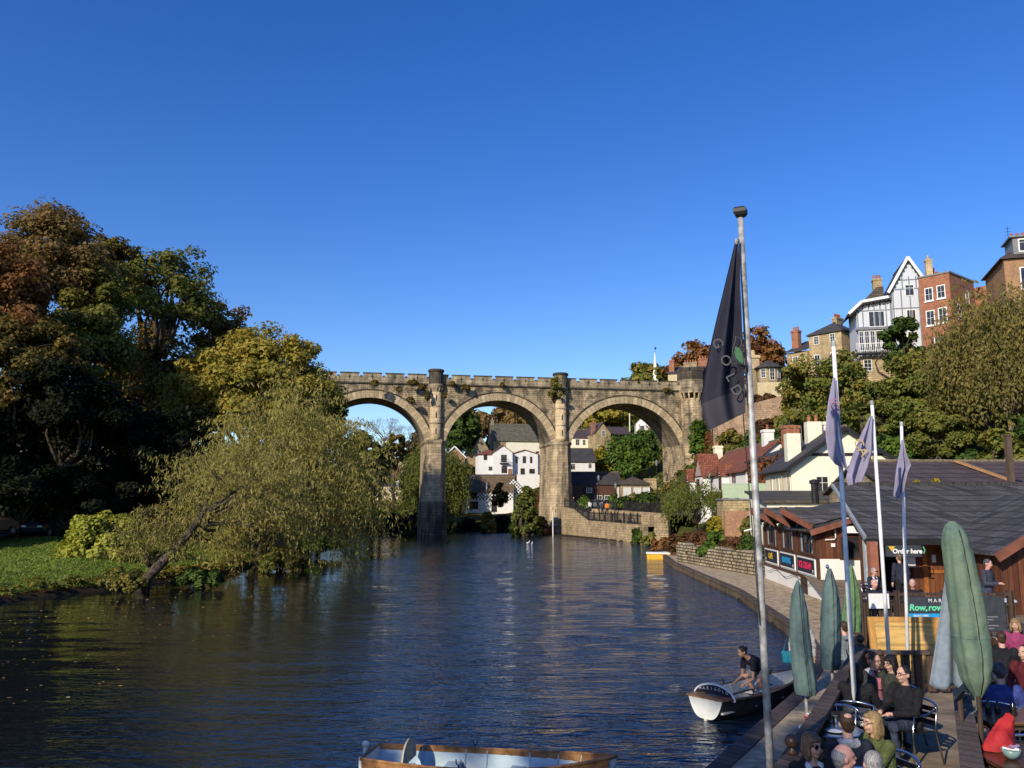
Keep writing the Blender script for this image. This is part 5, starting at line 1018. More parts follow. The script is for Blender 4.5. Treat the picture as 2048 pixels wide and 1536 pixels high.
# red brick house
Y = 88; p = at(1905, 640, Y); z0 = p.z-8; H = 8+hz(545, Y)-p.z
r_ = house('red_brick_house', 'red brick house with flat parapet and white sash windows on the hilltop', (p.x, Y, z0), R(40), 6.5, 3.3, H, 0, M_BRICK, M_LEAD, 'flat', base=12)
wins(r_, 'l', [(1.05, H-2.75, .9, 1.5, 'sash'), (2.35, H-2.7, .9, 1.5, 'sash'), (1.05, H-5.5, .95, 1.7, 'sash'), (2.35, H-5.4, .95, 1.7, 'sash'), (1.8, H-8.4, 1.1, 1.6, 'sash')], ft=.1, sill=M_WHITEP)
wins(r_, 'f', [(4.4, H-2.9, .9, 1.6, 'sash'), (2.0, H-5.0, .9, 1.8, 'sash')], ft=.1)
mb = MB(); mb.box(6.51, 11, -4.5, 3, -12, H-.6); mb.build('brick_wing', M_BRICK, r_); window(r_, Matrix.Translation((6.51, -4.5, 0)), 1.6, H-3.2, .8, 1.5, 'sash', ft=.1)
Y = 80; p = at(2014, 600, Y); z0 = p.z-8; H = 8+hz(517, Y)-p.z
r_ = house('tawny_brick_house', 'tall tawny brick house with grey roof dormer at the right edge', (p.x, Y, z0), R(-18), 7, 8, H, 2.6, M_BRICK_T, M_SLATE_P, 'hip', .35, base=12)
mb = MB(); mb.box(.9, 3.6, -.1, 3, H+.3, H+2.0); d_ = mb.build('dormer', M_LEAD, r_); mb = MB(); mb.box(.6, 3.9, -.35, 3.2, H+2.0, H+2.14); mb.build('dormer_roof', M_LEAD, d_); window(r_, Matrix.Translation((.9, -.1, 0)), 1.3, H+.5, 1.7, 1.35, 'case2', ft=.12, name='dormer_window')
wins(r_, 'f', [(2.3, H-3.3, 2.0, 2.3, 'case3'), (5.2, H-3.3, 1.2, 2.2, 'case2'), (2.3, H-6.6, 1.4, 2.0, 'sash')], ft=.1); chimney(r_, 2.2, 3.4, H+1.7, 1.5, .8, 1.2, M_BRICK, 3); mb = MB(); mb.tube([(1.4, 3.4, H+2), (1.4, 3.4, H+4.2)], .025, 5); [mb.tube([(1.1, 3.4, H+3+k*.35), (1.7, 3.4, H+3+k*.35)], .015, 4) for k in range(4)]; mb.build('aerial', M_BLACKP, r_)
# ---- riverside houses on the right
Y = 100; p = at(1384, 965, Y); 
# red-tiled Tudor-style cottage row, long side to the river
Y = 80.5; zb = 2.0; P0 = at(1491, 938, Y)
EA = hz(938, Y); r_ = house('red_tiled_house', 'white riverside house with red tiled roofs, brown timbered oriels and balconies', (P0.x, Y, zb), R(0.3), 6.4, 23, EA-zb, 2.6, M_WHITE, M_REDTILE, 'gy', .35)
HH = EA-zb
ML = face_m('l', 6.4, 23)     # river side; local x runs from the far end (0) to the near end (23)
def oriel(xc, wd, z0_, z1_, rh, dep=.9, gmat=M_WHITE, tip=True):
    mb = MB(); mb.box(xc-wd/2, xc+wd/2, -dep, -.01, z0_, z1_); mb.prism([(xc-wd/2, -dep, z1_), (xc+wd/2, -dep, z1_), (xc, -dep, z1_+rh)], (0, 1, 0), dep+.5); o = mb.build('oriel', gmat, r_); o.matrix_local = ML
    m2 = MB(); ov = .22; k = rh/(wd/2); zz_ = z1_-ov*k
    m2.prism([(xc-wd/2-ov, -dep-ov, zz_), (xc, -dep-ov, z1_+rh+.02), (xc, 1.6, z1_+rh+.02), (xc-wd/2-ov, 1.6, zz_)], (0, 0, 1), .1); m2.prism([(xc+.002, -dep-ov, z1_+rh+.02), (xc+wd/2+ov, -dep-ov, zz_), (xc+wd/2+ov, 1.6, zz_), (xc+.002, 1.6, z1_+rh+.02)], (0, 0, 1), .1); m2.build('oriel_roof', M_REDTILE, o)
    m3 = MB(); [m3.box(x-.05, x+.05, -dep-.04, -dep-.004, z1_-.02, z1_+rh*(1-abs(x-xc)/(wd/2))-.05) for x in np.arange(xc-wd/2+.3, xc+wd/2-.1, .45)]; m3.box(xc-wd/2, xc+wd/2, -dep-.05, -dep-.003, z1_-.12, z1_+.02); m3.build('timbering', M_BROWNP, o)
    return o
o1 = oriel(1.0, 1.9, HH-2.3, HH-.35, 1.2, .8); window(r_, ML @ Matrix.Translation((0, -.8, 0)), 1.0, HH-2.2, 1.5, 1.6, 'case3', M_BROWNP)
o2 = oriel(6.0, 4.2, -2, HH-.1, 2.5, .6); window(r_, ML @ Matrix.Translation((0, -.6, 0)), 5.4, HH-2.9, 1.5, 2.5, 'case2', M_BROWNP, name='balcony_door')
o3 = oriel(16.0, 1.4, HH-2.2, HH-.2, .9, .7); window(r_, ML @ Matrix.Translation((0, -.7, 0)), 16.0, HH-1.9, 1.0, 1.5, 'case3', M_BROWNP)
for xw in (13.6, 18.8): window(r_, ML, xw, HH-2.9, 1.2, 2.6, 'case2', M_BROWNP, name='balcony_door')
for xa, xb, mt in ((3.4, 7.2, M_BLACKP), (12.2, 20.4, M_BROWNP)):
    mb = MB(); yo = -1.7 if xa < 5 else -1.1; mb.box(xa, xb, yo, -.62 if xa < 5 else -.02, HH-3.3, HH-3.12); [mb.box(x, x+.03, yo+.02, yo+.05, HH-3.12, HH-2.1) for x in np.arange(xa+.02, xb-.02, .16)]; mb.box(xa, xb, yo, yo+.07, HH-2.1, HH-2.03); o = mb.build('balcony', mt, r_); o.matrix_local = ML
mb = MB(); mb.tube([(9.6, -.1, -1), (9.6, -.1, HH-.2)], .06, 6); o = mb.build('downpipe', M_BROWNP, r_); o.matrix_local = ML
chimney(r_, 2.2, 19.0, HH+1.6, .9, .8, 1.9, M_CREAM, 1); chimney(r_, 3.2, 3.0, HH+2.0, 1.0, .9, 2.0, M_WHITE, 1)
mb = MB(); mb.lathe([(.32, 0), (.25, .06), (.05, .1)], (0, 0, 0), 14); o = mb.build('satellite_dish', M_LEAD, r_); o.matrix_local = ML @ Matrix.Translation((10.6, -.5, HH-.2)) @ Matrix.Rotation(R(70), 4, 'X')
# glazed green balcony screen on a stone outhouse in front of it
Y = 74; p = at(1446, 990, Y); r_ = empty('balcony_terrace', (p.x, Y, p.z-.2), R(-4.6), 'pale green screened terrace on a small stone outhouse beside the red-tiled house', 'terrace')
mb = MB(); mb.box(0, 5.4, 0, 3.5, -4, -.25); mb.build('outhouse_wall', M_STONE, r_); mb = MB(); mb.box(-.1, 5.5, -.1, 3.6, -.25, -.1); mb.build('floor_slab', M_LEAD, r_)
mb = MB(); [mb.box(k*.9+.03, k*.9+.87, .02, .05, -.05, 1.15) for k in range(6)]; mb.build('screen_panels', plain('green_screen', (0.42,0.52,0.34), .5, var=.08), r_); mb = MB(); [mb.box(k*.9-.03, k*.9+.03, .0, .08, -.1, 1.2) for k in range(7)]; mb.box(0, 5.4, .0, .08, 1.15, 1.22); mb.build('screen_frame', plain('pale_green_frame', (0.5,0.58,0.42), .5), r_)
window(r_, Matrix.Identity(4), 2.7, -1.9, .7, 1.2, 'case2', M_BLACKP)
# creeper-clad brick house
Y = 69.2; zb = 2.2; PX = at(1588, 917, Y).x; EA = hz(912, Y); r_ = house('creeper_house', 'brick house smothered in russet creeper with dark slate roof', (PX, Y, zb), R(3.5), 6.5, 11, EA-zb, hz(884, Y)-EA, M_BRICK, M_SLATE, 'gy', .3)
HH = EA-zb; ML = face_m('l', 6.5, 11); rg = np.random.default_rng(55); n = 2600; yy = rg.uniform(0, 10.6, n); zz_ = HH*(1-rg.random(n)**1.5*.95) + .1
P = np.stack([rg.normal(-.14, .07, n), yy, zz_], 1); nf = 900; P2 = np.stack([rg.uniform(0, 2.6, nf), rg.normal(-.14, .07, nf), HH*(1-rg.random(nf)**1.3*.95)+.2], 1); P = np.vstack([P, P2])
N = unit(np.vstack([np.array([[-1, 0, .3]]*n), np.array([[0, -1, .3]]*nf)]) + rg.normal(size=(n+nf, 3))*.5); quads('creeper', leaf_quads(P, N, .34, rg, .6, .4), leafmat('leaf_creeper', [(0.10,0.045,0.02),(0.19,0.075,0.03),(0.26,0.12,0.05)], .25), rg.random(n+nf), r_)
for xw in (1.6, 5.4, 9.0): window(r_, ML @ Matrix.Translation((0, -.1, 0)), xw, HH-2.0, .9, 1.5, 'sash', ft=.1); window(r_, ML @ Matrix.Translation((0, -.1, 0)), xw, HH-4.8, 1.0, 1.6, 'sash', ft=.1)
wins(r_, 'f', [(.9, HH-4.9, 1.0, 1.7, 'sash')], ft=.1); chimney(r_, 2.0, 5.5, HH+1.1, 1.3, 1.0, 1.9, M_BRICK, 1, M_BLACKP)
# big cream house with gable to the viewer
Y = 60; zb = 1.6; P0 = at(1581, 933, Y); EA = P0.z; RH = hz(858, Y)-EA
r_ = house('cream_house', 'large cream rendered house with dark slate gable and white chimneys beside the café', (P0.x, Y, zb), R(-4.6), 7.7, 8.3, EA-zb, RH, M_CREAM, M_SLATE, 'gy', .45, barge=M_BLACKP)
HH = EA-zb; wins(r_, 'f', [(2.15, 3.0, 1.0, 1.9, 'case2')], fm=M_CREAM, ft=.12, sill=M_BLACKP); mb = MB(); mb.box(1.25, 6.45, -.06, -.005, HH+.75, HH+.95); mb.build('tie_beam', M_BLACKP, r_)
wins(r_, 'l', [(2.0, 3.2, .9, 1.7, 'case2'), (4.2, 3.2, .9, 1.7, 'case2'), (7.6, 3.2, .9, 1.9, 'case2')], fm=M_CREAM); mb = MB(); mb.tube([(5.9, -.08, 0), (5.9, -.08, HH)], .05, 6); o = mb.build('downpipe', M_CREAM_D, r_); o.matrix_local = face_m('l', 7.7, 8.3)
mb = MB(); [mb.prism([(0, -.42, z_), (0, 0, z_), (0, 0, z_-.35)], (1, 0, 0), .08) for z_ in (0,)]; 
for k in range(7): mb.box(-.42, -.02, k*1.05+.3, k*1.05+.4, HH-.28, HH-.12)
mb.build('rafter_feet', M_BLACKP, r_)
chimney(r_, 1.0, 3.2, HH+.2, 1.0, 1.0, 2.4, M_CREAM, 2, cap=False); chimney(r_, 3.2, 5.5, HH+1.6, 1.1, 1.0, 2.1, M_CREAM, 2, cap=False); chimney(r_, 4.8, 7.0, HH+1.4, .9, .9, 2.4, M_CREAM, 1, M_POTC)
# dry vine and leaf shadow plants on its right half
rg = np.random.default_rng(5); n = 500; P = np.stack([5.3+rg.normal(0, .25, n), rg.normal(-.12, .05, n), rg.uniform(.5, HH+.6, n)], 1); quads('dry_vine', leaf_quads(P, unit(np.array([0, -1, .2])+rg.normal(size=(n, 3))*.5), .22, rg, .3, .8), LF['willow'], rg.random(n), r_)
# its low slate-roofed extension toward the river
Y = 53; p = at(1527, 1004, Y); r_ = house('low_extension', 'low cream extension with lichened slate roof between café and cream house', (p.x+.2, Y, 1.6), R(-4.6), 5.6, 5.5, hz(1005, Y)-1.6, hz(985, 56)-hz(1005, Y), M_CREAM, M_SLATE_B, 'lean', .3)
wins(r_, 'f', [(k*.95+1.0, hz(1005, Y)-1.6-1.0, .6, .8, 'case2') for k in range(5)], fm=M_CREAM)
# long low slate-roofed building right of it
Y = 44; p = at(1790, 960, Y); ze = hz(972, Y); r_ = house('slate_roofed_building', 'long low building whose brown slate roof shows above the café roof', (p.x, Y, 1.2), R(2), 13, 8.5, ze-1.2-.3, hz(928, Y+4)-ze+.3, M_STONE_G, M_SLATE_P, 'gx', .3)
mb = MB(); mb.bar((5.6, 4.0, ze-1.2+hz(928, Y+4)-ze+.2), (7.4, -.3, ze-1.2-.2), .3, .12); mb.build('verge_tiles', plain('orange_ridge', (0.36,0.20,0.09), .8), r_)
p = at(2022, 960, 42); mb = MB(); mb.box(-.13, .13, -.13, .13, -5, 2.2); mb.box(-.17, .17, -.17, .17, 2.2, 2.28); tag(mb.build('wooden_post', planks('post_wood', (0.16,0.11,0.075), .1), loc=tuple(p)), 'square weathered wooden post rising behind the long slate roof', 'post')
p = at(1848, 975, 38)
for k, (u, v) in enumerate(((1832, 975), (1872, 972))): pshrub('roof_weed', ['yellow-green weed tuft behind the café ridge, left of two', 'yellow-green weed tuft behind the café ridge, right of two'][k], u, v-18, v, 18, 38, LF['yellow'], 290+k, size=.16, deep=.3)
p = at(1603, 870, 90); r_ = empty('street_lamp', tuple(p), 0, 'grey street lamp on the bank above the cream chimneys', 'lamp'); mb = MB(); mb.tube([(0, 0, -3), (0, 0, 2.6)], .05, 6); mb.build('pole', M_LEAD, r_); mb = MB(); mb.box(-.6, .6, -.15, .15, 2.6, 2.75); mb.build('lantern', M_LEAD, r_)
# ---- quay below the viaduct: stone river wall, sloping path, railings, lamps, benches, cars
M_QUAY = masonry('quay_stone', (0.42,0.33,0.21), (0.30,0.235,0.15), (0.19,0.155,0.105), .6, .3, .03, .55, lo=.42, streak=False)
qa, qb = Vector((7.6, 124.2, 0)), Vector((15.2, 98.5, 0)); qd = (qb-qa).normalized(); qn = Vector((-qd.y, qd.x, 0)); qn = qn if qn.x > 0 else -qn; qL = (qb-qa).length
def Q(s, d, z): return qa + qd*s + qn*d + Vector((0, 0, z))
mb = MB(); mb.prism([Q(-1, 0, -1.5), Q(qL, 0, -1.5), Q(qL, 0, 2.1), Q(9, 0, 2.3), Q(3, 0, 3.9), Q(-1, 0, 4.1)], qn, .7); tag(mb.build('quay_wall', M_QUAY), 'honey stone quay wall rising from the river beside the right pier', 'wall')
mb = MB(); mb.poly(Q(-1, .7, 3.9), Q(3, .7, 3.7), Q(3, 4, 3.7), Q(-1, 4, 3.9)); mb.poly(Q(3, .7, 3.7), Q(9, .7, 2.1), Q(9, 3, 2.1), Q(3, 3, 3.7)); mb.poly(Q(9, .7, 2.1), Q(qL, .7, 1.9), Q(qL, 3, 1.9), Q(9, 3, 2.1)); struct(mb.build('quay_path', M_PATH))
mb = MB(); mb.prism([Q(2.5, 3.0, 0), Q(qL, 3.0, 0), Q(qL, 3.0, 3.4), Q(2.5, 3.0, 3.9)], qn, .6); tag(mb.build('upper_quay_wall', M_QUAY), 'upper stone wall between the sloping quay path and the road', 'wall')
mb = MB(); mb.poly(Q(-4, 3.6, 3.7), Q(qL+3, 3.6, 3.3), Q(qL+3, 8, 3.4), Q(-4, 14, 3.9)); struct(mb.build('riverside_road', plain('road_grey', (0.16,0.14,0.12), .9)))
def railing(label, pts, h_=1.15, step=.28):
    root = empty('iron_railing', tuple(pts[0]), 0, label, 'railing', 'black iron railings on the quay'); o_ = Vector(pts[0]); mb = MB(); m2 = MB()
    for a, b in zip(pts, pts[1:]):
        a, b = Vector(a)-o_, Vector(b)-o_; n = max(2, int((b-a).length/step))
        for z in (.18, h_-.12): m2.bar(a+Vector((0, 0, z)), b+Vector((0, 0, z)), .06, .07)
        for k in range(n):
            q = a+(b-a)*k/n; big = k % 7 == 0; wd = .075 if big else .03; mb.box(q.x-wd, q.x+wd, q.y-wd, q.y+wd, q.z-.2, q.z+h_+(.22 if big else .06))
    mb.build('bars', M_BLACKP, root); m2.build('rails', M_BLACKP, root)
railing('black iron railing along the river edge of the quay path', [Q(-.5, .35, 4.1), Q(3, .35, 3.9), Q(9, .35, 2.3), Q(qL-1, .35, 2.1)])
railing('black iron railing on the upper quay wall beside the road', [Q(3, 3.3, 3.9), Q(qL, 3.3, 3.4)])
railing('short black railing turning away at the end of the upper quay wall', [Q(qL, 3.3, 3.4), Q(qL+1.5, 6.5, 3.6)])
mb = MB(); mb.box(0, 7.5, 0, .6, -4, 1.3); p = Q(12, 12.5, 3.6); tag(mb.build('garden_wall', M_TUR, loc=tuple(p), rot=(0, 0, R(-8))), 'pale stone garden wall below the low pavilion', 'wall')
mb = MB(); mb.box(0, 1.6, 0, 3.5, -3, 2.6); tag(mb.build('stone_pier', M_QUAY, loc=tuple(Q(qL, 1.5, .6))), 'square stone pier closing the end of the quay railing', 'pier')
def lamp(u, vt, Y, zb, lb):
    p = at(u, vt, Y); root = empty('street_lamp', (p.x, Y, zb), 0, lb, 'lamp', 'street lamps on the riverside road'); H = p.z-zb; mb = MB(); mb.tube([(0, 0, 0), (0, 0, H*.25), (0, 0, H*.26), (0, 0, H-.6)], [.1, .1, .06, .05], 8); mb.build('pole', M_BLACKP, root)
    mb = MB(); mb.lathe([(.1, H-.6), (.2, H-.15), (.22, H-.12), (.08, H+.05), (.03, H+.15)], (0, 0, 0), 8); mb.build('lantern', M_LEAD, root)
lamp(1197, 952, 114, 3.6, 'black lantern post right of the pier, behind the orange-coated walker'); lamp(1231, 968, 112, 3.6, 'short lantern post in front of the pavilion corner'); lamp(1313, 922, 108, 3.5, 'tall thin lamp post against the abutment, right of the pavilion'); 
def bench(p, rz, lb):
    root = empty('bench', tuple(p), rz, lb, 'bench', 'benches on the quay'); mb = MB(); [mb.box(-.75, .75, -.25+k*.17, -.12+k*.17, .42, .46) for k in range(3)]; mb.build('seat', M_BLACKP, root); mb = MB(); [mb.box(-.75, .75, .26, .3, .55+k*.16, .66+k*.16) for k in range(3)]; mb.build('backrest', M_BLACKP, root)
    for x in (-.7, .7): mb = MB(); mb.box(x-.03, x+.03, -.24, .3, 0, .42); mb.build('leg', M_BLACKP, root)
bench(Q(14, 4.6, 3.6), R(70), 'black bench left of two on the road behind the upper railing'); bench(Q(19, 4.6, 3.5), R(70), 'black bench near the dark car behind the upper railing'); bench(Q(14.5, 2.3, 2.05), R(70), 'dark bench against the upper wall on the sloping quay path'); bench(Q(18.5, 2.3, 2.0), R(70), 'dark bench where the red-coated person sits on the quay path')
def car(p, rz, col, lb, rough=.25):
    root = empty('parked_car', tuple(p), rz, lb, 'car', 'cars parked beyond the quay'); prof = [(-2.05, .35), (-2.1, .75), (-1.9, .98), (-1.2, 1.02), (-.55, 1.42), (.85, 1.46), (1.55, 1.1), (1.95, 1.02), (2.08, .7), (2.05, .35)]
    mb = MB(); mb.prism([(x, -.82, z) for x, z in prof], (0, 1, 0), 1.64); mb.build('body', plain('car_paint_'+lb.split()[0], col, rough, .3, .05, spec=.6), root, bevel=.08)
    mb = MB(); mb.prism([(-1.1, -.835, 1.03), (-.52, -.835, 1.36), (.82, -.835, 1.39), (1.4, -.835, 1.08)], (0, 1, 0), 1.67); mb.build('side_glass', M_GLASS, root)
    mb = MB(); mb.prism([(-1.19, -.7, 1.055), (-1.19, .7, 1.055), (-.6, .62, 1.42), (-.6, -.62, 1.42)], (-.5, 0, .6), .012); mb.build('windscreen', M_GLASS, root)
    for x in (-1.35, 1.3):
        for y in (-.8, .8):
            m2 = MB(); m2.lathe([(.32, -.1), (.33, -.06), (.33, .06), (.32, .1)], (0, 0, 0), 16); w_ = m2.build('wheel', M_BLACKP, root); w_.matrix_local = Matrix.Translation((x, y, .33)) @ Matrix.Rotation(R(90), 4, 'X')
            m3 = MB(); m3.lathe([(.2, -.11), (.2, .11)], (0, 0, 0), 12); m3.build('rim', M_LEAD, w_)
    for y in (-.6, .6): m2 = MB(); m2.box(-2.13, -2.07, y-.16, y+.16, .68, .82); m2.build('headlight', M_WHITEP, root)
car(Q(-2.5, 7, 3.8), R(60), (.32, .36, .42), 'silver-blue car parked beside the right pier'); car(Q(20.5, 8.2, 3.5), R(20), (.02, .025, .035), 'dark car parked at the right end of the quay road')
for k, (x, y) in enumerate(((-34.6, 50), (-34.4, 55.5), (-33.8, 62))): car((x, y, gh(x, y)+.2), R(85), (.30, .31, .33) if k == 0 else (.03, .035, .045), ['grey car parked in deep shade at the left edge of the lawn', 'navy car parked in deep shade left of the laurel bush', 'black car parked in deep shade behind the laurel bush'][k])
# ---- dry-stone garden wall by the towpath, brick wall
M_DRY = masonry('dry_stone', (0.40,0.33,0.23), (0.28,0.23,0.165), (0.07,0.06,0.045), .45, .2, .045, .45, lo=.42, streak=False, bstr=.9)
A, B = Vector((11.9, 61.5, 0)), Vector((14.05, 49.3, 0)); d = (B-A).normalized(); n_ = Vector((-d.y, d.x, 0)); n_ = n_ if n_.x > 0 else -n_; mb = MB(); K = 26; rg = np.random.default_rng(2)
rows = [[A+(B-A)*k/K + Vector((0, 0, -.5)) for k in range(K+1)], [A+(B-A)*k/K + Vector((rg.normal()*.05, 0, .9)) for k in range(K+1)], [A+(B-A)*k/K + Vector((rg.normal()*.05+.05, 0, 1.62+.12*math.sin(k*.9)+rg.normal()*.05)) for k in range(K+1)]]; rows.append([p+n_*.6 for p in rows[2]]); rows.append([p+n_*.6-Vector((0, 0, 2)) for p in rows[2]])
mb.grid(rows); mb.poly(*[r[0] for r in rows]); tag(mb.build('dry_stone_wall', M_DRY), 'rough dry-stone garden wall beside the towpath', 'wall')
p = at(1451, 1055, 62); mb = MB(); mb.box(0, 3.0, 0, .35, -2.5, 1.2); mb.prism([(3.0, 0, -2.5), (4.4, 0, -2.5), (4.4, 0, 2.3), (4.0, 0, 2.2), (3.5, 0, 1.5), (3.0, 0, 1.2)], (0, 1, 0), .35); o = mb.build('brick_wall', M_BRICK_O, loc=(p.x, 62, p.z)); tag(o, 'red brick garden wall with swept-up end left of the café', 'wall')
p = at(1488, 1062, 58); mb = MB(); mb.bar((0, 0, 0), (1.2, -.3, .35), .08, .08); tag(mb.build('white_rail', M_WHITEP, loc=tuple(p)), 'short white sloping pole in front of the brick wall', 'pole')
# yellow punt moored at the far end of the towpath
p = gz(1322, 1118, 0); root = empty('punt', tuple(p), R(-8), 'small yellow punt with white top moored below the rust-coloured plants', 'boat'); mb = MB(); mb.prism([(-1.15, -.4, -.1), (.95, -.4, -.1), (1.15, -.4, .42), (-1.15, -.4, .42)], (0, 1, 0), .9); mb.build('hull', plain('yellow_paint', (0.75,0.42,0.03), .45), root, bevel=.04); mb = MB(); mb.box(-1.2, 1.9, -.45, .55, .43, .55); mb.build('deck', M_WHITEP, root)
# ================================================================ riverside café, terrace, foreground
M_PINE = planks('pine_board', (0.62,0.40,0.13), 0.35, False, 0.12, 0.55, 0.12)
M_PINEF = plain('pine_frame', (0.52,0.27,0.07), 0.5, var=.2, scale=5)
M_REDWOOD = planks('stained_boards', (0.135,0.048,0.024), 0.16, True, 0.3, 0.6)
M_REDWOOD_L = planks('stained_door', (0.20,0.075,0.032), 0.14, True, 0.25, 0.5)
M_ORANGE = plain('varnished_frame', (0.36,0.13,0.035), 0.45, var=.25, scale=4)
M_FASCIA = plain('fascia_red_brown', (0.20,0.075,0.045), 0.6, var=.2, scale=3)
M_TERRA = plain('terracotta_post', (0.32,0.12,0.07), 0.7, var=.15)
M_DECK = plain('resin_floor', (0.24,0.185,0.125), 0.9, var=.28, scale=2.2, bstr=.3)
M_ALU = plain('aluminium', (0.62,0.63,0.65), 0.22, 1.0, var=.08)
M_GALV = plain('galvanised_pole', (0.40,0.39,0.37), 0.55, 0.2, var=.4, scale=9)
M_POLEW = plain('white_pole', (0.78,0.77,0.75), 0.45, 0.0, var=.12, scale=6)
M_NAVY = plain('sign_navy', (0.018,0.02,0.035), 0.5, var=.1)
M_SLATE_D = tiles('dark_slate', (0.070,0.065,0.066), 0.19, 0.28, 0.45, 0.30, mosscol=(0.085,0.075,0.055), spec=.35)
M_AQUA = plain('pale_blue_frame', (0.38,0.45,0.46), .6)
M_SIGNG = plain('sign_charcoal', (0.05,0.055,0.065), .5)
M_TXTW = plain('lettering_white', (0.78,0.78,0.76), .5, var=.02); M_TXTY = plain('lettering_yellow', (0.75,0.48,0.03), .5, var=.02); M_TXTB = plain('lettering_blue', (0.02,0.33,0.68), .5, var=.02); M_TXTP = plain('lettering_pink', (0.75,0.03,0.11), .5, var=.02); M_TXTG = plain('lettering_green', (0.14,0.66,0.36), .5, var=.02); M_TXTGR = plain('lettering_grey', (0.20,0.20,0.22), .7, var=.02)
ZD, ZT2 = 0.9, 1.2
R0, R1 = Vector((1.0, 5.5, 0)), Vector((6.55, 16.2, 0))
# floors
mb = MB(); mb.prism([(R0.x, R0.y, -.6), (14, R0.y, -.6), (14, 21.5, -.6), (8.7, 21.5, -.6), (R1.x, R1.y, -.6)], (0, 0, 1), ZD+.6); struct(mb.build('lower_terrace', M_DECK))
mb = MB(); mb.prism([(8.6, 21.4, -.3), (26, 21.4, -.3), (26, 40, -.3), (13.5, 40, -.3), (13.3, 33.6, -.3)], (0, 0, 1), ZT2+.3); o = struct(mb.build('upper_terrace', M_DKWOOD))
mb = MB(); mb.poly((8.7, 21.5, ZT2+.004), (26, 21.5, ZT2+.004), (26, 40, ZT2+.004), (13.6, 40, ZT2+.004)); struct(mb.build('terrace_floor', M_DECK))
# railing between towpath and terrace: broad plank on posts, boarded below, ball finials
def plank_rail(name, label, A, B, zt, z0, wd=.2, posts=(), group=None, balls=()):
    root = empty(name, (A.x, A.y, z0), 0, label, 'railing', group); a = Vector((0, 0, 0)); b = Vector((B.x-A.x, B.y-A.y, 0)); h = zt-z0
    mb = MB(); mb.bar(a+Vector((0, 0, h-.03)), b+Vector((0, 0, h-.03)), wd, .06); mb.build('handrail', M_EDGE, root, bevel=.008)
    mb = MB(); [mb.bar(a+Vector((0, 0, z)), b+Vector((0, 0, z)), .03, .16) for z in np.arange(.12, h-.12, .2)]; mb.build('side_boards', M_DKWOOD, root)
    n = max(2, int(b.length/1.6)); mb = MB()
    for k in range(n+1): q = a+(b-a)*k/n; mb.box(q.x-.05, q.x+.05, q.y-.05, q.y+.05, -.1, h-.06)
    mb.build('posts', M_DKWOOD, root)
    for q in balls: mb = MB(); mb.lathe([(.05, 0), (.06, .02), (.03, .05), (.035, .07)], (q[0]-A.x, q[1]-A.y, h), 12); mb.ball((q[0]-A.x, q[1]-A.y, h+.13), .075, n=14, m=10); mb.build('ball_finial', plain('finial_brown', (0.06,0.035,0.025), .35), root, smooth=True)
    return root
d = (R1-R0).normalized()
plank_rail('plank_railing', 'dark plank railing with ball finials between towpath and lower terrace', R0, R1, 1.8, ZD, balls=[tuple((R0+d*4.25)[:2]), tuple((R1-d*.1)[:2])])
A, B = Vector((4.0, 7.6, 0)), Vector((6.25, 12.1, 0)); plank_rail('plank_railing', 'weathered plank railing with a ball finial beside the walkway, right of the seated guests', A, B, 1.8, ZD, .22, balls=[tuple((B-(B-A).normalized()*.25)[:2])])
# slatted fence at the end of the lower terrace and the pine hatch behind it
root = empty('slatted_fence', (6.6, 16.3, ZD), 0, 'dark brown slatted fence in front of the yellow pine panel', 'fence'); mb = MB(); [mb.box(x, x+.16, -.02, .02, .05, .72) for x in np.arange(0, 3.4, .24)]; mb.build('slats', M_DKWOOD, root); mb = MB(); mb.box(-.05, 3.5, -.06, .07, .72, .78); mb.box(-.05, 3.5, .021, .06, .1, .18); mb.build('rail', M_EDGE, root)
mb = MB(); [mb.box(x, x+.09, -.045, .045, 0, .72) for x in (-.05, 3.4)]; mb.build('posts', M_DKWOOD, root)
root = empty('pine_panel', (7.3, 17.5, ZD), R(-3), 'bright yellow pine panel with orange frame standing behind the slatted fence', 'panel'); root.rotation_euler.x = R(-8); mb = MB(); mb.box(.12, 1.28, 0, .03, 0, 1.14); mb.build('boards', M_PINE, root); mb = MB(); mb.box(0, .12, -.02, .05, 0, 1.24); mb.box(1.28, 1.42, -.02, .05, 0, 1.24); mb.box(.12, 1.28, -.021, .049, 1.14, 1.24); mb.box(.12, 1.28, -.019, .048, .5, .56); mb.build('frame', M_PINEF, root)
mb = MB(); mb.box(0, .12, -.02, .02, 0, .14); tag(mb.build('white_label', M_WHITEP, loc=(7.02, 17.0, 1.45)), 'small white box on the fence end left of the pine panel', 'box')
# terrace railing with banner and white board
root = empty('terrace_railing', (8.6, 21.4, ZT2), 0, 'brown timber railing along the front of the upper café terrace', 'railing'); mb = MB(); mb.box(0, 3.9, -.05, .05, .96, 1.03); mb.box(0, 3.9, -.025, .025, .72, .78); mb.build('rails', M_DKWOOD, root); mb = MB(); [mb.box(x-.06, x+.06, -.06, .06, -1.0, 1.08) for x in (.06, 1.0, 2.2, 3.84)]; mb.build('posts', M_DKWOOD, root); mb = MB(); [mb.box(x, x+.14, -.02, .02, -.9, .72) for x in np.arange(.15, 3.7, .19)]; mb.build('boards', M_DKWOOD, root)
mb = MB(); mb.bar((-.02, 0, .99), (1.6, 4.6, .99), .1, .07); mb.bar((-.02, 0, .6), (1.6, 4.6, .6), .05, .07); [mb.box(.38*k-.05+.0, .38*k+.05, 1.08*k-.05, 1.08*k+.05, -.2, 1.0) for k in range(1, 5)]; mb.build('side_rail', M_DKWOOD, root)
mb = MB(); mb.box(0, .5, 0, .03, 0, .36); tag(mb.build('white_board', M_WHITEP, loc=(8.86, 21.28, 1.86)), 'blank white board fixed to the terrace railing', 'board')
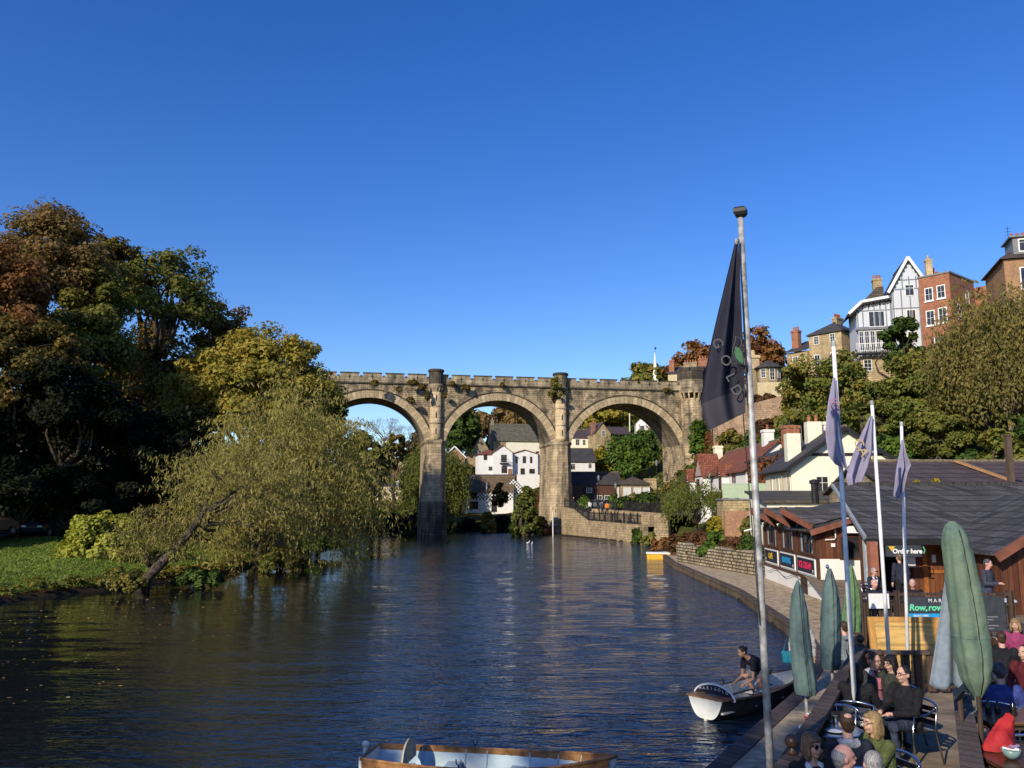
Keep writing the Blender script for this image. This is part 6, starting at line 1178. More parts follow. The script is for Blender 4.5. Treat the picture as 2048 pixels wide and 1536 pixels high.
root = empty('banner', (9.72, 21.27, 1.0), 0, 'charcoal boat-hire banner with green handwriting on the terrace railing', 'banner'); BW, BH = 2.5, 1.15
mb = MB(); mb.box(0, BW, 0, .02, 0, BH); mb.build('board', M_SIGNG, root); VT = Matrix.Rotation(R(90), 4, 'X')
text_mesh('MARIGOLD', .125, M_TXTW, root, Matrix.Translation((1.05, -.008, BH-.1)) @ VT, space=1.6)
for wd, x in (('Row,', .34), ('row,', .79), ('row', 1.2)): text_mesh(wd, .215, M_TXTG, root, Matrix.Translation((x, -.008, BH-.27)) @ VT, shear=.15, bold=.006)
mb = MB(); mb.box(.1, 1.22, -.01, 0, BH-.52, BH-.41); mb.build('blue_strip', M_TXTB, root); text_mesh('BOAT HIRE', .075, M_TXTW, root, Matrix.Translation((.4, -.016, BH-.465)) @ VT)
mb = MB(); [mb.box(1.38, 2.3-.12*(k % 3), -.006, 0, BH-.5-k*.07, BH-.475-k*.07) for k in range(8)]; mb.build('small_print', M_TXTGR, root)
# ---- café: wing along the towpath with prow gables and signs
WX, WY, WR = 13.32, 37.0, R(-4.6); root = empty('cafe_wing', (WX, WY, 0), WR, 'café wing along the towpath with three prow gables above name boards', 'building'); D3, BAY = 10.8, 3.5
wall = MB(); wall.box(0, 7.5, 0, D3, 2.08, 3.25); wall.prism([(0, 0, 3.25), (4.6, 0, 3.25), (2.3, 0, 4.02)], (0, 1, 0), .15); wall.build('boarded_wall', M_REDWOOD, root)
mb = MB(); mb.box(-.01, 7.5, -.01, D3+.01, .2, 2.08); mb.build('white_wall', M_WHITE, root)
mb = MB(); mb.box(-.02, .32, -3.4, -.02, .2, 1.12); mb.build('white_plinth', M_WHITE, root)
mb = MB(); mb.box(-.07, -.012, -3.4, D3, 1.1, 1.22); mb.box(-.06, -.011, -.04, D3, 2.06, 2.14); [mb.box(-.08, .05, y-.07, y+.07, 1.22, 3.2) for y in (.05, 3.55, 7.05, 10.55)]; mb.build('timber_bands', M_BROWNP, root)
ML = face_m('l', 7.5, D3)        # local x from far end (0) to near corner (D3)
for k, (txt, mt, sz) in enumerate((('CAFÉ', M_TXTY, .4), ('BOATING', M_TXTB, .4), ('ICE CREAM', M_TXTP, .42))):
    x0 = D3-.2-BAY*(3-k)+.18; 
    mb = MB(); mb.box(x0, x0+3.05, -.05, -.012, 1.28, 2.04); s_ = mb.build('sign_board', M_WHITEP, root); s_.matrix_local = ML; mb = MB(); mb.box(x0+.1, x0+2.95, -.058, -.051, 1.35, 1.97); mb.build('sign_panel', M_NAVY, s_)
    t_ = text_mesh(txt, sz, mt, s_, Matrix.Translation((x0+1.45, -.066, 1.66)) @ VT, bold=.012)
    mb = MB(); bx = x0+ (2.75 if k else .3); mb.poly((bx-.12, -.064, 1.52), (bx+.1, -.064, 1.56), (bx+.02, -.064, 1.42), (bx, -.064, 1.36)); mb.build('bird_emblem', M_TXTW, s_)
    wx = x0+1.75; window(root, ML, wx, 2.16, 2.3, 1.05, 'case3', M_BROWNP, M_GLASS, ft=.1); 
    for q in (-.85, .9): mb = MB(); mb.box(wx+q-.12, wx+q+.12, -.02, -.016, 2.26, 3.1); o = mb.build('curtain', M_AQUA, root); o.matrix_local = ML
    # prow gable above the bay
    yc = D3-(x0+1.55); y0, y1 = yc-1.72, yc+1.72; A_, E0, E1 = Vector((-1.0, yc, 4.15)), Vector((-.1, y0, 3.42)), Vector((-.1, y1, 3.42)); Bk = Vector((2.4, yc, 4.2)); F0, F1 = Vector((2.4, y0, 4.12)), Vector((2.4, y1, 4.12)); T = Vector((0, 0, .1))
    mb = MB(); mb.add([A_, E0, F0, Bk, E1, F1, A_+T, E0+T, F0+T, Bk+T, E1+T, F1+T], [(6, 7, 8, 9), (6, 9, 11, 10), (0, 3, 2, 1), (0, 4, 5, 3), (0, 1, 7, 6), (0, 6, 10, 4)]); mb.build('prow_roof', M_SLATE_D, root)
    mb = MB(); mb.bar(A_+Vector((-.03, -.0, -.02)), E0+Vector((-.03, -.03, -.02)), .06, .26); mb.bar(A_+Vector((-.033, 0, -.02)), E1+Vector((-.033, .03, -.02)), .06, .26); mb.build('bargeboard', M_FASCIA, root)
    mb = MB(); mb.add([(-.02, y0, 3.25), (-.02, y1, 3.25), (-.02, yc, 3.95)], [(0, 1, 2)]); mb.build('gable_glass', M_GLASS, root); mb = MB(); mb.bar((-.04, yc, 3.2), (-.04, yc, 3.95), .06, .08); mb.bar((-.04, y0+.2, 3.3), (-.04, yc, 3.95), .07, .1); mb.bar((-.043, y1-.2, 3.3), (-.043, yc, 3.95), .07, .1); mb.build('gable_frame', M_AQUA, root)
mb = MB(); mb.prism([(-.35, -.35, 3.22), (2.3, -.35, 4.05), (2.3, 4, 4.05), (-.35, 4, 3.22)], (0, 0, 1), .1); mb.prism([(2.302, -.35, 4.05), (5.0, -.35, 3.2), (5.0, 4, 3.2), (2.302, 4, 4.05)], (0, 0, 1), .1); mb.prism([(2.4, 3.5, 4.1), (7, .5, 5.0), (7, 11, 5.0), (2.4, 11, 4.1)], (0, 0, 1), .12); mb.build('wing_roof', M_SLATE_D, root)
mb = MB(); mb.bar((-.4, -.4, 3.2), (2.3, -.4, 4.04), .06, .24); mb.bar((2.3, -.403, 4.04), (5.0, -.403, 3.2), .06, .24); mb.build('bargeboard', M_FASCIA, root)
window(root, Matrix.Identity(4), 1.95, 2.05, 2.1, 1.05, 'case2', M_BROWNP, ft=.09); mb = MB(); mb.box(1.1, 1.7, -.3, -.02, 3.2, 3.5); mb.build('awning_box', M_WHITEP, root); mb = MB(); mb.tube([(.75, -.08, 3.35), (.75, -.08, 3.0), (.7, -.08, 2.92), (.3, -.08, 2.9)], .03, 6); mb.build('white_pipe', M_WHITEP, root); mb = MB(); mb.box(.55, .72, -.06, -.01, 2.6, 2.75); mb.build('wall_box', M_WHITEP, root); mb = MB(); mb.box(1.2, 1.42, -.25, -.02, 3.6, 3.85); mb.build('alarm_box', M_WHITEP, root)
mb = MB(); P = [(-.1, y, .95+.12*math.cos(y*1.6)) for y in np.arange(-3.2, 10, .22)]; mb.tube(P, .015, 4); mb.build('rope_swag', M_DKWOOD, root)
mb = MB(); mb.tube([(-.05, .4, 2.9), (-.35, .4, 2.9)], .03, 5); mb.lathe([(.05, 2.7), (.12, 2.75), (.12, 3.0), (.04, 3.08)], (-.4, .4, 0), 8); mb.build('wall_lantern', M_BLACKP, root)
# ---- café: main hall with dark slate roof
root = empty('cafe_hall', (0, 0, 0), 0, 'café hall with broad dark slate roof and timber order counter on the terrace', 'building'); X0, X1, YE, YR, ZE, ZR = 11.45, 27.0, 27.5, 31.6, 3.25, 5.05
mb = MB(); mb.prism([(X0, YE, ZE), (X1, YE-.6, ZE), (X1+.2, YR, ZR), (X0+.6, YR, ZR)], (0, 0, 1), .11); mb.prism([(X0+.6, YR+.003, ZR), (X1+.2, YR+.003, ZR), (X1+.2, 36, ZE), (X0+3.2, 36, ZE)], (0, 0, 1), .11); mb.build('roof', M_SLATE_D, root)
mb = MB(); [mb.box(x, x+.42, YR-.12, YR+.12, ZR+.06, ZR+.2) for x in np.arange(X0+.6, X1, .45)]; mb.build('ridge_tiles', plain('dark_ridge', (0.055,0.05,0.05), .8, var=.3), root)
mb = MB(); mb.bar((X0-.02, YE-.02, ZE+.1), (X0+.58, YR, ZR+.1), .1, .12); mb.build('verge_flashing', plain('lead_flashing', (0.26,0.28,0.29), .5), root); mb = MB(); mb.bar((X0, YE-.06, ZE-.02), (X1, YE-.66, ZE-.02), .14, .2); mb.build('gutter', M_BLACKP, root)
mb = MB(); mb.lathe([(.14, 0), (.14, .75), (.2, .78), (.2, .9), (.03, .95)], (X0+.35, YR+1.2, ZR-.6), 10); mb.build('flue', M_BLACKP, root)
YW = 28.5; mb = MB(); mb.box(13.42, 21, YW, YW+1.5, ZT2, ZE+.3); mb.box(12.3, 13.42, YW+1.4, YW+1.6, ZT2, ZE+.3); mb.box(12.22, 12.3, YW, YW+1.4, ZT2, ZE+.3); mb.box(13.7, 21, YW+1.6, 33.5, ZT2, ZE); mb.build('boarded_wall', M_REDWOOD, root)
mb = MB(); mb.box(12.3, 13.42, YW+1.35, YW+1.39, ZT2, ZE+.2); mb.build('dark_interior', M_DARK, root)
mb = MB(); mb.box(11.78, 11.95, YW-.1, YW+.06, ZT2, ZE); mb.build('pale_post', M_AQUA, root); mb = MB(); mb.box(11.33, 11.58, 26.9, 27.17, ZT2, ZE); mb.build('terracotta_post', M_TERRA, root)
root2 = empty('order_sign', (11.98, 27.25, 2.76), 0, 'dark hanging sign reading Order here above the counter opening', 'sign'); mb = MB(); mb.box(0, 1.15, 0, .04, 0, .36); mb.build('board', M_SIGNG, root2); text_mesh('Order here', .2, M_TXTW, root2, Matrix.Translation((.68, -.012, .17)) @ VT, bold=.008, shear=.1); mb = MB(); mb.poly((.08, -.012, .33), (.30, -.012, .33), (.19, -.012, .17)); mb.build('arrow_mark', M_TXTY, root2); mb = MB(); mb.tube([(1.2, -.01, .1), (1.25, -.01, .2), (1.2, -.01, .32)], .015, 5); mb.build('curl_mark', M_TXTG, root2)
mb = MB(); mb.box(13.1, 13.46, YW-.08, YW-.02, 2.35, 2.68); mb.build('notice', M_WHITEP, root)
dr = MB(); [dr.box(a, b, YW-.07, YW-.01, z0_, z1_) for a, b, z0_, z1_ in ((13.72, 13.86, ZT2, 3.12), (14.94, 15.08, ZT2, 3.12), (13.86, 14.94, 2.98, 3.12), (13.86, 14.94, 2.15, 2.25), (13.86, 14.94, ZT2, ZT2+.16))]; dr.build('door_frame', M_ORANGE, root); mb = MB(); mb.box(13.86, 14.94, YW-.03, YW-.008, ZT2, 3.0); dl = mb.build('door', M_REDWOOD_L, root); mb = MB(); mb.box(13.9, 14.04, YW-.1, YW-.04, 2.0, 2.03); mb.build('handle', M_ALU, dl); mb = MB(); mb.box(14.04, 14.16, YW-.06, YW-.031, 2.5, 2.75); mb.build('door_notice', M_WHITEP, dl)
mb = MB(); mb.box(15.55, 15.8, YW-.1, YW-.011, ZT2, ZE); mb.build('varnished_post', M_ORANGE, root)
# right gable wing of the hall
gx0, gx1, gy0 = 14.45, 19.6, 25.2; gm_ = (gx0+gx1)/2; mb = MB(); mb.box(gx0, gx1, gy0, 28.4, ZT2, 3.1); mb.prism([(gx0, gy0, 3.1), (gx1, gy0, 3.1), (gm_, gy0, 4.6)], (0, 1, 0), 3.2); mb.build('gable_wall', M_REDWOOD, root)
k_ = 1.5/((gx1-gx0)/2); o_ = .35; mb = MB(); mb.prism([(gx0-o_, gy0-.4, 3.1-o_*k_+.03), (gm_, gy0-.4, 4.63), (gm_, 31, 4.63), (gx0-o_, 28.0, 3.1-o_*k_+.03)], (0, 0, 1), .1); mb.prism([(gm_+.002, gy0-.4, 4.63), (gx1+o_, gy0-.4, 3.1-o_*k_+.03), (gx1+o_, 28, 3.1-o_*k_+.03), (gm_+.002, 31, 4.63)], (0, 0, 1), .1); mb.build('gable_roof', M_SLATE_D, root)
mb = MB(); mb.bar((gx0-o_, gy0-.44, 3.02-o_*k_+.05), (gm_, gy0-.44, 4.63), .06, .26); mb.bar((gm_, gy0-.443, 4.63), (gx1+o_, gy0-.443, 3.02-o_*k_+.05), .06, .26); mb.build('bargeboard', M_FASCIA, root)
window(root, Matrix.Translation((0, gy0, 0)), 15.75, 1.95, .95, 1.1, 'case2', planks('window_brown', (0.11,0.045,0.025), .2), M_GLASS, ft=.08); mb = MB(); mb.poly((15.38, gy0-.02, 2.72), (15.6, gy0-.02, 2.72), (15.4, gy0-.02, 2.5)); mb.build('paper_triangle', M_WHITEP, root)
# sloping handrail ramp at the right of the terrace, plastic chair and barrel table
root = empty('ramp_rail', (10.6, 18.4, ZD), 0, 'sloping grey-topped timber ramp railing at the right edge', 'railing'); mb = MB(); mb.bar((0, 0, .8), (3.4, .6, 1.75), .24, .06); mb.build('handrail', M_EDGE, root); mb = MB(); [mb.bar((0, .05, z), (3.4, .65, z+.95), .03, .15) for z in (.15, .4, .62)]; mb.build('side_boards', M_DKWOOD, root); mb = MB(); [mb.box(x-.05, x+.05, .02+x*.18, .12+x*.18, -.1, .75+x*.27) for x in (0, 1.1, 2.2, 3.3)]; mb.build('posts', M_DKWOOD, root)
root = empty('plank_barrier', (9.3, 17.2, ZD), R(4), 'brown plank barrier behind the crowd at the right edge', 'railing'); mb = MB(); mb.box(0, 4, -.1, .1, .95, 1.0); mb.build('handrail', M_EDGE, root); mb = MB(); [mb.box(0, 4, -.02, .02, z, z+.16) for z in (.2, .45, .7)]; mb.build('side_boards', M_DKWOOD, root); mb = MB(); [mb.box(x, x+.1, .02, .12, 0, .95) for x in (0, 1.9, 3.9)]; mb.build('posts', M_DKWOOD, root)
def plastic_chair(p, rz, lb):
    root = empty('plastic_chair', p, rz, lb, 'chair'); mb = MB(); mb.box(-.22, .22, -.22, .22, .42, .45); mb.build('seat', M_WHITEP, root, bevel=.01); mb = MB(); mb.grid([[(-.22+.44*a, .22+.1*b, .45+.42*b) for a in np.linspace(0, 1, 5)] for b in np.linspace(0, 1, 4)]); o = mb.build('backrest', M_WHITEP, root); s_ = o.modifiers.new('solid', 'SOLIDIFY'); s_.thickness = .02
    for x, y in ((-.2, -.2), (.2, -.2), (-.2, .2), (.2, .2)): mb = MB(); mb.bar((x, y, .42), (x*1.15, y*1.15, 0), .04, .04); mb.build('leg', M_WHITEP, root)
p = gz(2000, 1245, ZT2); plastic_chair((11.9, 22.2, ZT2), R(150), 'white plastic chair on the upper terrace beside the barrel table')
root = empty('round_table', (12.6, 22.4, ZT2), 0, 'white topped round table on the upper terrace right of the plastic chair', 'table'); mb = MB(); mb.lathe([(.5, .7), (.52, .72), (.52, .74), (.5, .76)], n=20); mb.build('tabletop', M_WHITEP, root); mb = MB(); mb.lathe([(.28, 0), (.34, .35), (.28, .7)], n=16); mb.build('barrel_base', M_ALU, root)
def terrace_table(p, lb):
    root = empty('terrace_table', p, R(3), lb, 'table', 'dark tables on the upper terrace'); mb = MB(); mb.box(-.6, .6, -.4, .4, .7, .75); mb.build('tabletop', M_DKWOOD, root)
    for x, y in ((-.5, -.3), (.5, -.3), (-.5, .3), (.5, .3)): mb = MB(); mb.box(x-.04, x+.04, y-.04, y+.04, 0, .7); mb.build('leg', M_DKWOOD, root)
terrace_table((9.75, 21.95, ZT2), 'dark table of the grey-haired men behind the terrace railing')
for k, (x, y) in enumerate(((9.5, 21.75), (9.8, 21.8), (10.1, 21.78))): mb = MB(); mb.lathe([(.03, 0), (.042, .05), (.045, .1), (.04, .1), (.03, .02)], n=10); tag(mb.build('cup', M_WHITEP, loc=(x, y, ZT2+.755), smooth=True), ['white cup leftmost of three on the men\'s terrace table', 'white cup in the middle on the men\'s terrace table', 'white cup rightmost of three on the men\'s terrace table'][k], 'cup')
# ---- flagpoles and flags
def pole(u0, v0, u1, v1, Yb, zb, r0, r1, mat, lb, cap=None):
    b_ = at(u0, v0, Yb); t_ = at(u1, v1, Yb); dd = (t_-b_)/(t_.z-b_.z); base_ = t_ - dd*(t_.z-zb); root = empty('flagpole', tuple(base_), 0, lb, 'flagpole', 'flagpoles along the café railing')
    mb = MB(); mb.tube([(0, 0, -.1), tuple((t_-base_)*.5), tuple(t_-base_)], [r0, (r0+r1)/2, r1], 14); mb.build('shaft', mat, root, smooth=True)
    if cap == 'square':
        e = t_-base_; mb = MB(); mb.lathe([(r1, 0), (.08, .03), (.098, .06), (.098, .1), (.07, .12)], tuple(e), 4, R(20)); mb.build('cap', M_BLACKP, root)
    else:
        e = t_-base_; mb = MB(); mb.lathe([(r1*1.15, -.02), (r1*1.15, .05), (r1*.6, .07)], tuple(e), 12); mb.build('cap', M_GALV, root)
    return root, base_, t_
P1, b1, t1 = pole(1541, 1536, 1481, 436, 9.0, PZ, .043, .032, M_GALV, 'tall galvanised flagpole nearest the viewer, with square black cap', 'square')
P2, b2, t2 = pole(1714, 1480, 1667, 690, 12.2, ZD, .036, .03, M_POLEW, 'second flagpole from the left, white, foot among the seated guests')
P3, b3, t3 = pole(1783, 1390, 1744, 808, 15.2, ZD, .036, .03, M_POLEW, 'third flagpole from the left, white, before the pine panel')
P4, b4, t4 = pole(1815, 1305, 1803, 850, 17.1, ZD, .036, .03, M_POLEW, 'fourth and rightmost flagpole, white and shortest in the photo')
def cloth(name):
    t = NT(name); n_ = t.noise(t.coord(), 30, 3); return t
def clothmat(name, c, tr=.25):
    if name in MATS: return MATS[name]
    t = NT(name); co = t.coord(); n_ = t.noise(co, 3, 4); col = t.ramp(n_.outputs[0], [(.3, tuple(x*.8 for x in c)), (.7, tuple(x*1.15 for x in c))]); b = t.n('ShaderNodeBsdfPrincipled'); t.set(b, 'Base Color', col); t.set(b, 'Roughness', .75); t.set(b, 'Specular IOR Level', .2)
    wv_ = t.noise(co, 160, 2); bp = t.n('ShaderNodeBump', Strength=.1, Distance=.01); t.link(wv_.outputs[0], bp.inputs['Height']); t.link(bp.outputs[0], b.inputs['Normal'])
    tl = t.n('ShaderNodeBsdfTranslucent'); t.set(tl, 'Color', col); mx = t.n('ShaderNodeMixShader'); mx.inputs[0].default_value = tr; t.link(b.outputs[0], mx.inputs[1]); t.link(tl.outputs[0], mx.inputs[2]); t.link(mx.outputs[0], t.out.inputs[0]); MATS[name] = t.mat; return t.mat
M_FLAG_SHADED = clothmat('flag_shaded', (0.030,0.029,0.045), .2); M_FLAG_LIT = clothmat('flag_lit', (0.38,0.35,0.46), .35); M_FLAGL = clothmat('flag_hem', (0.075,0.07,0.085), .35)  # one cloth in two tones: shade painted into the nearest flag, sunlight into others
def flag(label, Yf, left, right, mat, folds, amp, ph, hem=None):   # left/right: edge points (u, v) from the top down
    def interp(e, s):
        L = [0]; [L.append(L[-1]+math.dist(a, b)) for a, b in zip(e, e[1:])]; s *= L[-1]
        for i in range(len(e)-1):
            if s <= L[i+1]+1e-6: f = (s-L[i])/(L[i+1]-L[i]); return e[i][0]+(e[i+1][0]-e[i][0])*f, e[i][1]+(e[i+1][1]-e[i][1])*f
        return e[-1]
    n, m = 48, 36; rows = []; org = at(*right[0], Yf)
    def pt(a, b):
        l, r_ = interp(left, a), interp(right, a); u, v = l[0]+(r_[0]-l[0])*b, l[1]+(r_[1]-l[1])*b; p = at(u, v, Yf)
        dy = amp*(math.sin(folds*2*math.pi*b*(1-.15*a)+ph+.6*math.sin(3*a)) + .35*math.sin(folds*4.3*b+2.2*a+ph))*min(1, a*2.2+.1); return p + Vector((0, dy, 0)) - org
    root = empty('flag', tuple(org), 0, label, 'flag', 'dark café flags hanging from the flagpoles')
    for i in range(n+1): rows.append([pt(i/n, j/m) for j in range(m+1)])
    mb = MB(); mb.grid(rows if hem is None else rows[:int(n*hem)+1]); mb.build('cloth', mat, root, smooth=True, fix=False)
    if hem is not None: mb = MB(); mb.grid(rows[int(n*hem):]); mb.build('hem', M_FLAGL, root, smooth=True, fix=False)
    return root, pt
f1, pt1 = flag('large flag toned shade-black with pale lettering and a green-winged bird on the nearest flagpole', 8.93, [(1470, 484), (1446, 590), (1421, 700), (1404, 792), (1404, 810), (1414, 850), (1420, 860)], [(1476, 484), (1479, 560), (1483, 680), (1488, 780), (1490, 826)], M_FLAG_SHADED, 1.7, .055, .4, hem=.87)
def on_flag(u, v, rot, off=-.02, Yf=8.93): return Matrix.Translation(at(u, v, Yf) + Vector((0, off-.07, 0)) - at(1476, 484, 8.93)) @ Matrix.Rotation(R(rot), 4, 'Y') @ VT
M_FLT = plain('flag_lettering', (0.11,0.107,0.115), .8, var=.05)
for ch, u, v, rot in (('G', 1431, 690, 70), ('O', 1447, 724, 65), ('L', 1457, 757, 62), ('D', 1468, 783, 58)): text_mesh(ch, .155, M_FLT, f1, on_flag(u, v, rot), depth=.001)
o1 = at(1476, 484, 8.93)
def fp(u, v, off=-.10): return at(u, v, 8.93) + Vector((0, off, 0)) - o1
mb = MB(); out = [(1466, 676), (1470, 678), (1475, 679), (1478, 684), (1478, 692), (1474, 698), (1480, 708), (1482, 722), (1483, 734), (1476, 731), (1468, 726), (1462, 715), (1460, 704), (1463, 694), (1466, 686), (1466, 676)]; mb.tube([fp(*q) for q in out], .0035, 5); mb.tube([fp(1462, 722), fp(1452, 719)], .003, 4); mb.tube([fp(1470, 731), fp(1452, 728)], .003, 4); mb.build('bird_outline', M_FLT, f1)
mb = MB(); mb.poly(*[fp(*q, -.097) for q in ((1466, 696), (1473, 699), (1479, 708), (1481, 722), (1481, 731), (1474, 727), (1467, 719), (1464, 708))]); mb.build('bird_wing', plain('wing_green', (0.06,0.16,0.075), .8), f1)
mb = MB(); mb.tube([tuple(at(1478, 478, 8.93)), tuple(at(1484, 800, 8.95)), tuple(at(1520, 1250, 8.95))], .006, 5); tag(mb.build('halyard', M_BLACKP), 'thin dark rope running down the nearest flagpole', 'rope'); mb = MB(); mb.ball(tuple(at(1473, 483, 8.92)), .022, .015, .04); tag(mb.build('pulley', M_GALV), 'grey pulley at the top corner of the large shade-toned flag', 'pulley')
f2, _ = flag('flag toned sunlit violet-grey with pink lettering on the second flagpole', 12.12, [(1666, 755), (1659, 800), (1654, 860), (1655, 880), (1660, 912), (1672, 928)], [(1671, 755), (1678, 820), (1686, 880), (1697, 930), (1702, 946)], M_FLAG_LIT, 1.3, .05, 1.0)
f3, _ = flag('flag toned sunlit violet-grey blowing left from the third flagpole, with yellow lettering', 15.1, [(1740, 832), (1718, 880), (1700, 925), (1693, 955), (1697, 971)], [(1746, 832), (1746, 880), (1746, 905), (1736, 935), (1722, 962)], M_FLAG_LIT, 1.8, .06, 2.2)
text_mesh('CA', .24, plain('faded_yellow', (.52,.38,.14), .7, var=.02), f3, Matrix.Translation(at(1716, 896, 15.1) + Vector((0, -.12, 0)) - at(1746, 832, 15.1)) @ Matrix.Rotation(R(65), 4, 'Y') @ VT, depth=.001)
text_mesh('ICE', .17, plain('faded_pink', (.40,.16,.26), .7, var=.02), f2, Matrix.Translation(at(1664, 815, 12.12) + Vector((0, -.1, 0)) - at(1671, 755, 12.12)) @ Matrix.Rotation(R(75), 4, 'Y') @ VT, depth=.001)
f4, _ = flag('small flag toned sunlit violet-grey wrapped round the fourth flagpole', 17.0, [(1803, 880), (1797, 920), (1791, 970), (1788, 990), (1796, 1001)], [(1808, 880), (1812, 905), (1821, 930), (1813, 945), (1803, 985)], M_FLAG_LIT, 1.9, .06, .2)
# ---- closed parasols in their covers
def covermat(name, c, c2):
    t = NT(name); co = t.coord(); n_ = t.noise(co, 2.2, 5, .6); n2 = t.noise(co, 18, 4); col = t.ramp(n_.outputs[0], [(.35, c2), (.6, c)]); col = t.mix(col, t.ramp(n2.outputs[0], [(.3, (.75,)*3), (.7, (1.15,)*3)]), .6, 'MULTIPLY'); return t.finish(col, .7, 0, n2.outputs[0], .25, .02, .25)
M_COVT = covermat('cover_teal', (0.105,0.16,0.145), (0.07,0.11,0.115)); M_COVG = covermat('cover_green', (0.15,0.21,0.14), (0.085,0.14,0.115)); M_COVL = covermat('cover_bright_green', (0.115,0.20,0.085), (0.085,0.155,0.07)); M_COVB = covermat('canopy_blue_grey', (0.20,0.245,0.29), (0.16,0.20,0.25))
def parasol(label, Yp, axis_, prof, mat, zb, seed, folds=5, famp=.05, tip=None, poleR=.025):
    # axis_: (u,v) top and bottom of the cover; prof: (fraction down, radius)
    a, b = at(*axis_[0], Yp), at(*axis_[1], Yp); root = empty('closed_parasol', (b.x, Yp, zb), 0, label, 'parasol', 'closed parasols in their covers'); o_ = Vector((b.x, Yp, zb)); rg = np.random.default_rng(seed); ph = rg.uniform(0, 6.28, 3)
    n, m = 44, 40; rows = []
    for i in range(m+1):
        s = i/m; c = a+(b-a)*s - o_
        rr = np.interp(s, [p[0] for p in prof], [p[1] for p in prof]); c = c + Vector((.03*math.sin(3*s+ph[0]), .03*math.cos(2.5*s+ph[1]), 0))
        rows.append([c + Vector((math.cos(t_), math.sin(t_), 0))*rr*(1+1.4*famp*math.sin(folds*t_+ph[0]+1.2*s)*min(1, s*3) + famp*.7*math.sin(11*t_+5*s+ph[2]+2*math.sin(4*s)) + .03*math.sin(34*s+3*t_+ph[1])*math.sin(9*s+t_) + .018*math.sin(70*s+6*t_)) for t_ in np.linspace(0, 2*math.pi, n+1)])
    mb = MB(); mb.grid(rows); mb.build('cover', mat, root, smooth=True, fix=True)
    mb = MB(); mb.tube([rows[i][int(n*.75)] + Vector((0, -.004, 0)) for i in range(2, m)], .006, 4); mb.build('seam', M_BLACKP, root)
    mb = MB(); mb.tube([(0, 0, 0), tuple(b-o_+Vector((0, 0, .15)))], poleR, 10); mb.build('pole', M_DKWOOD if poleR > .026 else M_GALV, root)
    k_ = int(m*.66); mb = MB(); c_ = sum(rows[k_][:-1], Vector())/n; mb.grid([[c_+(p-c_)*1.025+Vector((0, 0, dz_)) for p in rows[k_]] for dz_ in (-.018, .018)]); mb.build('tie_strap', mat, root)
    if tip: mb = MB(); mb.ball(tuple(a-o_+Vector((0, 0, .03))), .03, .03, .04); mb.build('finial', M_ALU, root)
    return root, rows
parasol('dark teal closed parasol leftmost by the towpath, hiding a walker', 12.6, ((1597, 1160), (1612, 1388)), [(0, .01), (.06, .05), (.15, .095), (.3, .125), (.6, .145), (.85, .15), (.97, .15), (1, .13)], M_COVT, PZ, 1)
parasol('teal closed parasol with blue-grey top, second from the left', 14.6, ((1655, 1137), (1664, 1338)), [(0, .03), (.08, .07), (.2, .12), (.4, .15), (.7, .165), (.95, .16), (1, .13)], M_COVT, PZ, 2, tip=True)
parasol('bright green closed parasol cover behind the second flagpole', 19.6, ((1700, 1130), (1703, 1262)), [(0, .03), (.1, .07), (.4, .14), (.8, .19), (1, .2)], M_COVL, ZD, 3, folds=7, famp=.1)
r_, rows = parasol('largest closed parasol, green cover tapering to a tied tip at the right', 10.3, ((1903, 1042), (1957, 1398)), [(0, .03), (.03, .1), (.1, .15), (.3, .175), (.55, .19), (.78, .2), (.9, .15), (.97, .07), (1, .03)], M_COVG, ZD, 4, famp=.05, poleR=.03)
mb = MB(); b_ = at(1957, 1398, 10.3); mb.tube([tuple(at(1950, 1392, 10.3)), tuple(at(1953, 1420, 10.2)), tuple(at(1943, 1428, 10.2))], .006, 5); tag(mb.build('tie_cord', M_COVG), 'loose green cord hanging from the tip of the largest parasol', 'cord')
a = 10.55; org = at(1905, 1180, a); rows = []
for i in range(25):
    s = i/24; ul, ur = 1890-24*s-3*s*s, 1915+33*s; v = 1160+ (210+ 10*0)*s; rows.append([at(ul+(ur-ul)*q, v+14*s*q+6*s*math.sin(9*q), a) + Vector((0, .05*math.sin(11*q+1)*s, 0)) - org for q in np.linspace(0, 1, 22)])
root = empty('parasol_canopy', tuple(org), 0, 'blue-grey parasol canopy hanging beside the largest green cover', 'parasol'); mb = MB(); mb.grid(rows); o = mb.build('canopy', M_COVB, root, smooth=True); s_ = o.modifiers.new('solid', 'SOLIDIFY'); s_.thickness = .012
mb = MB(); mb.tube([tuple(at(1918, 1372, a+.1)-org), tuple(Vector((at(1918, 1372, a+.1).x, a+.1, ZD))-org)], .03, 8); mb.build('pole', M_DKWOOD, root)
mb = MB(); rows2 = [[at(1905+40*q, 1372+16*s+6*math.sin(8*q), a-.04)-org for q in np.linspace(0, 1, 12)] for s in np.linspace(0, 1, 4)]; mb.grid(rows2); mb.build('under_fold', clothmat('navy_fold', (0.02,0.035,0.06)), root)
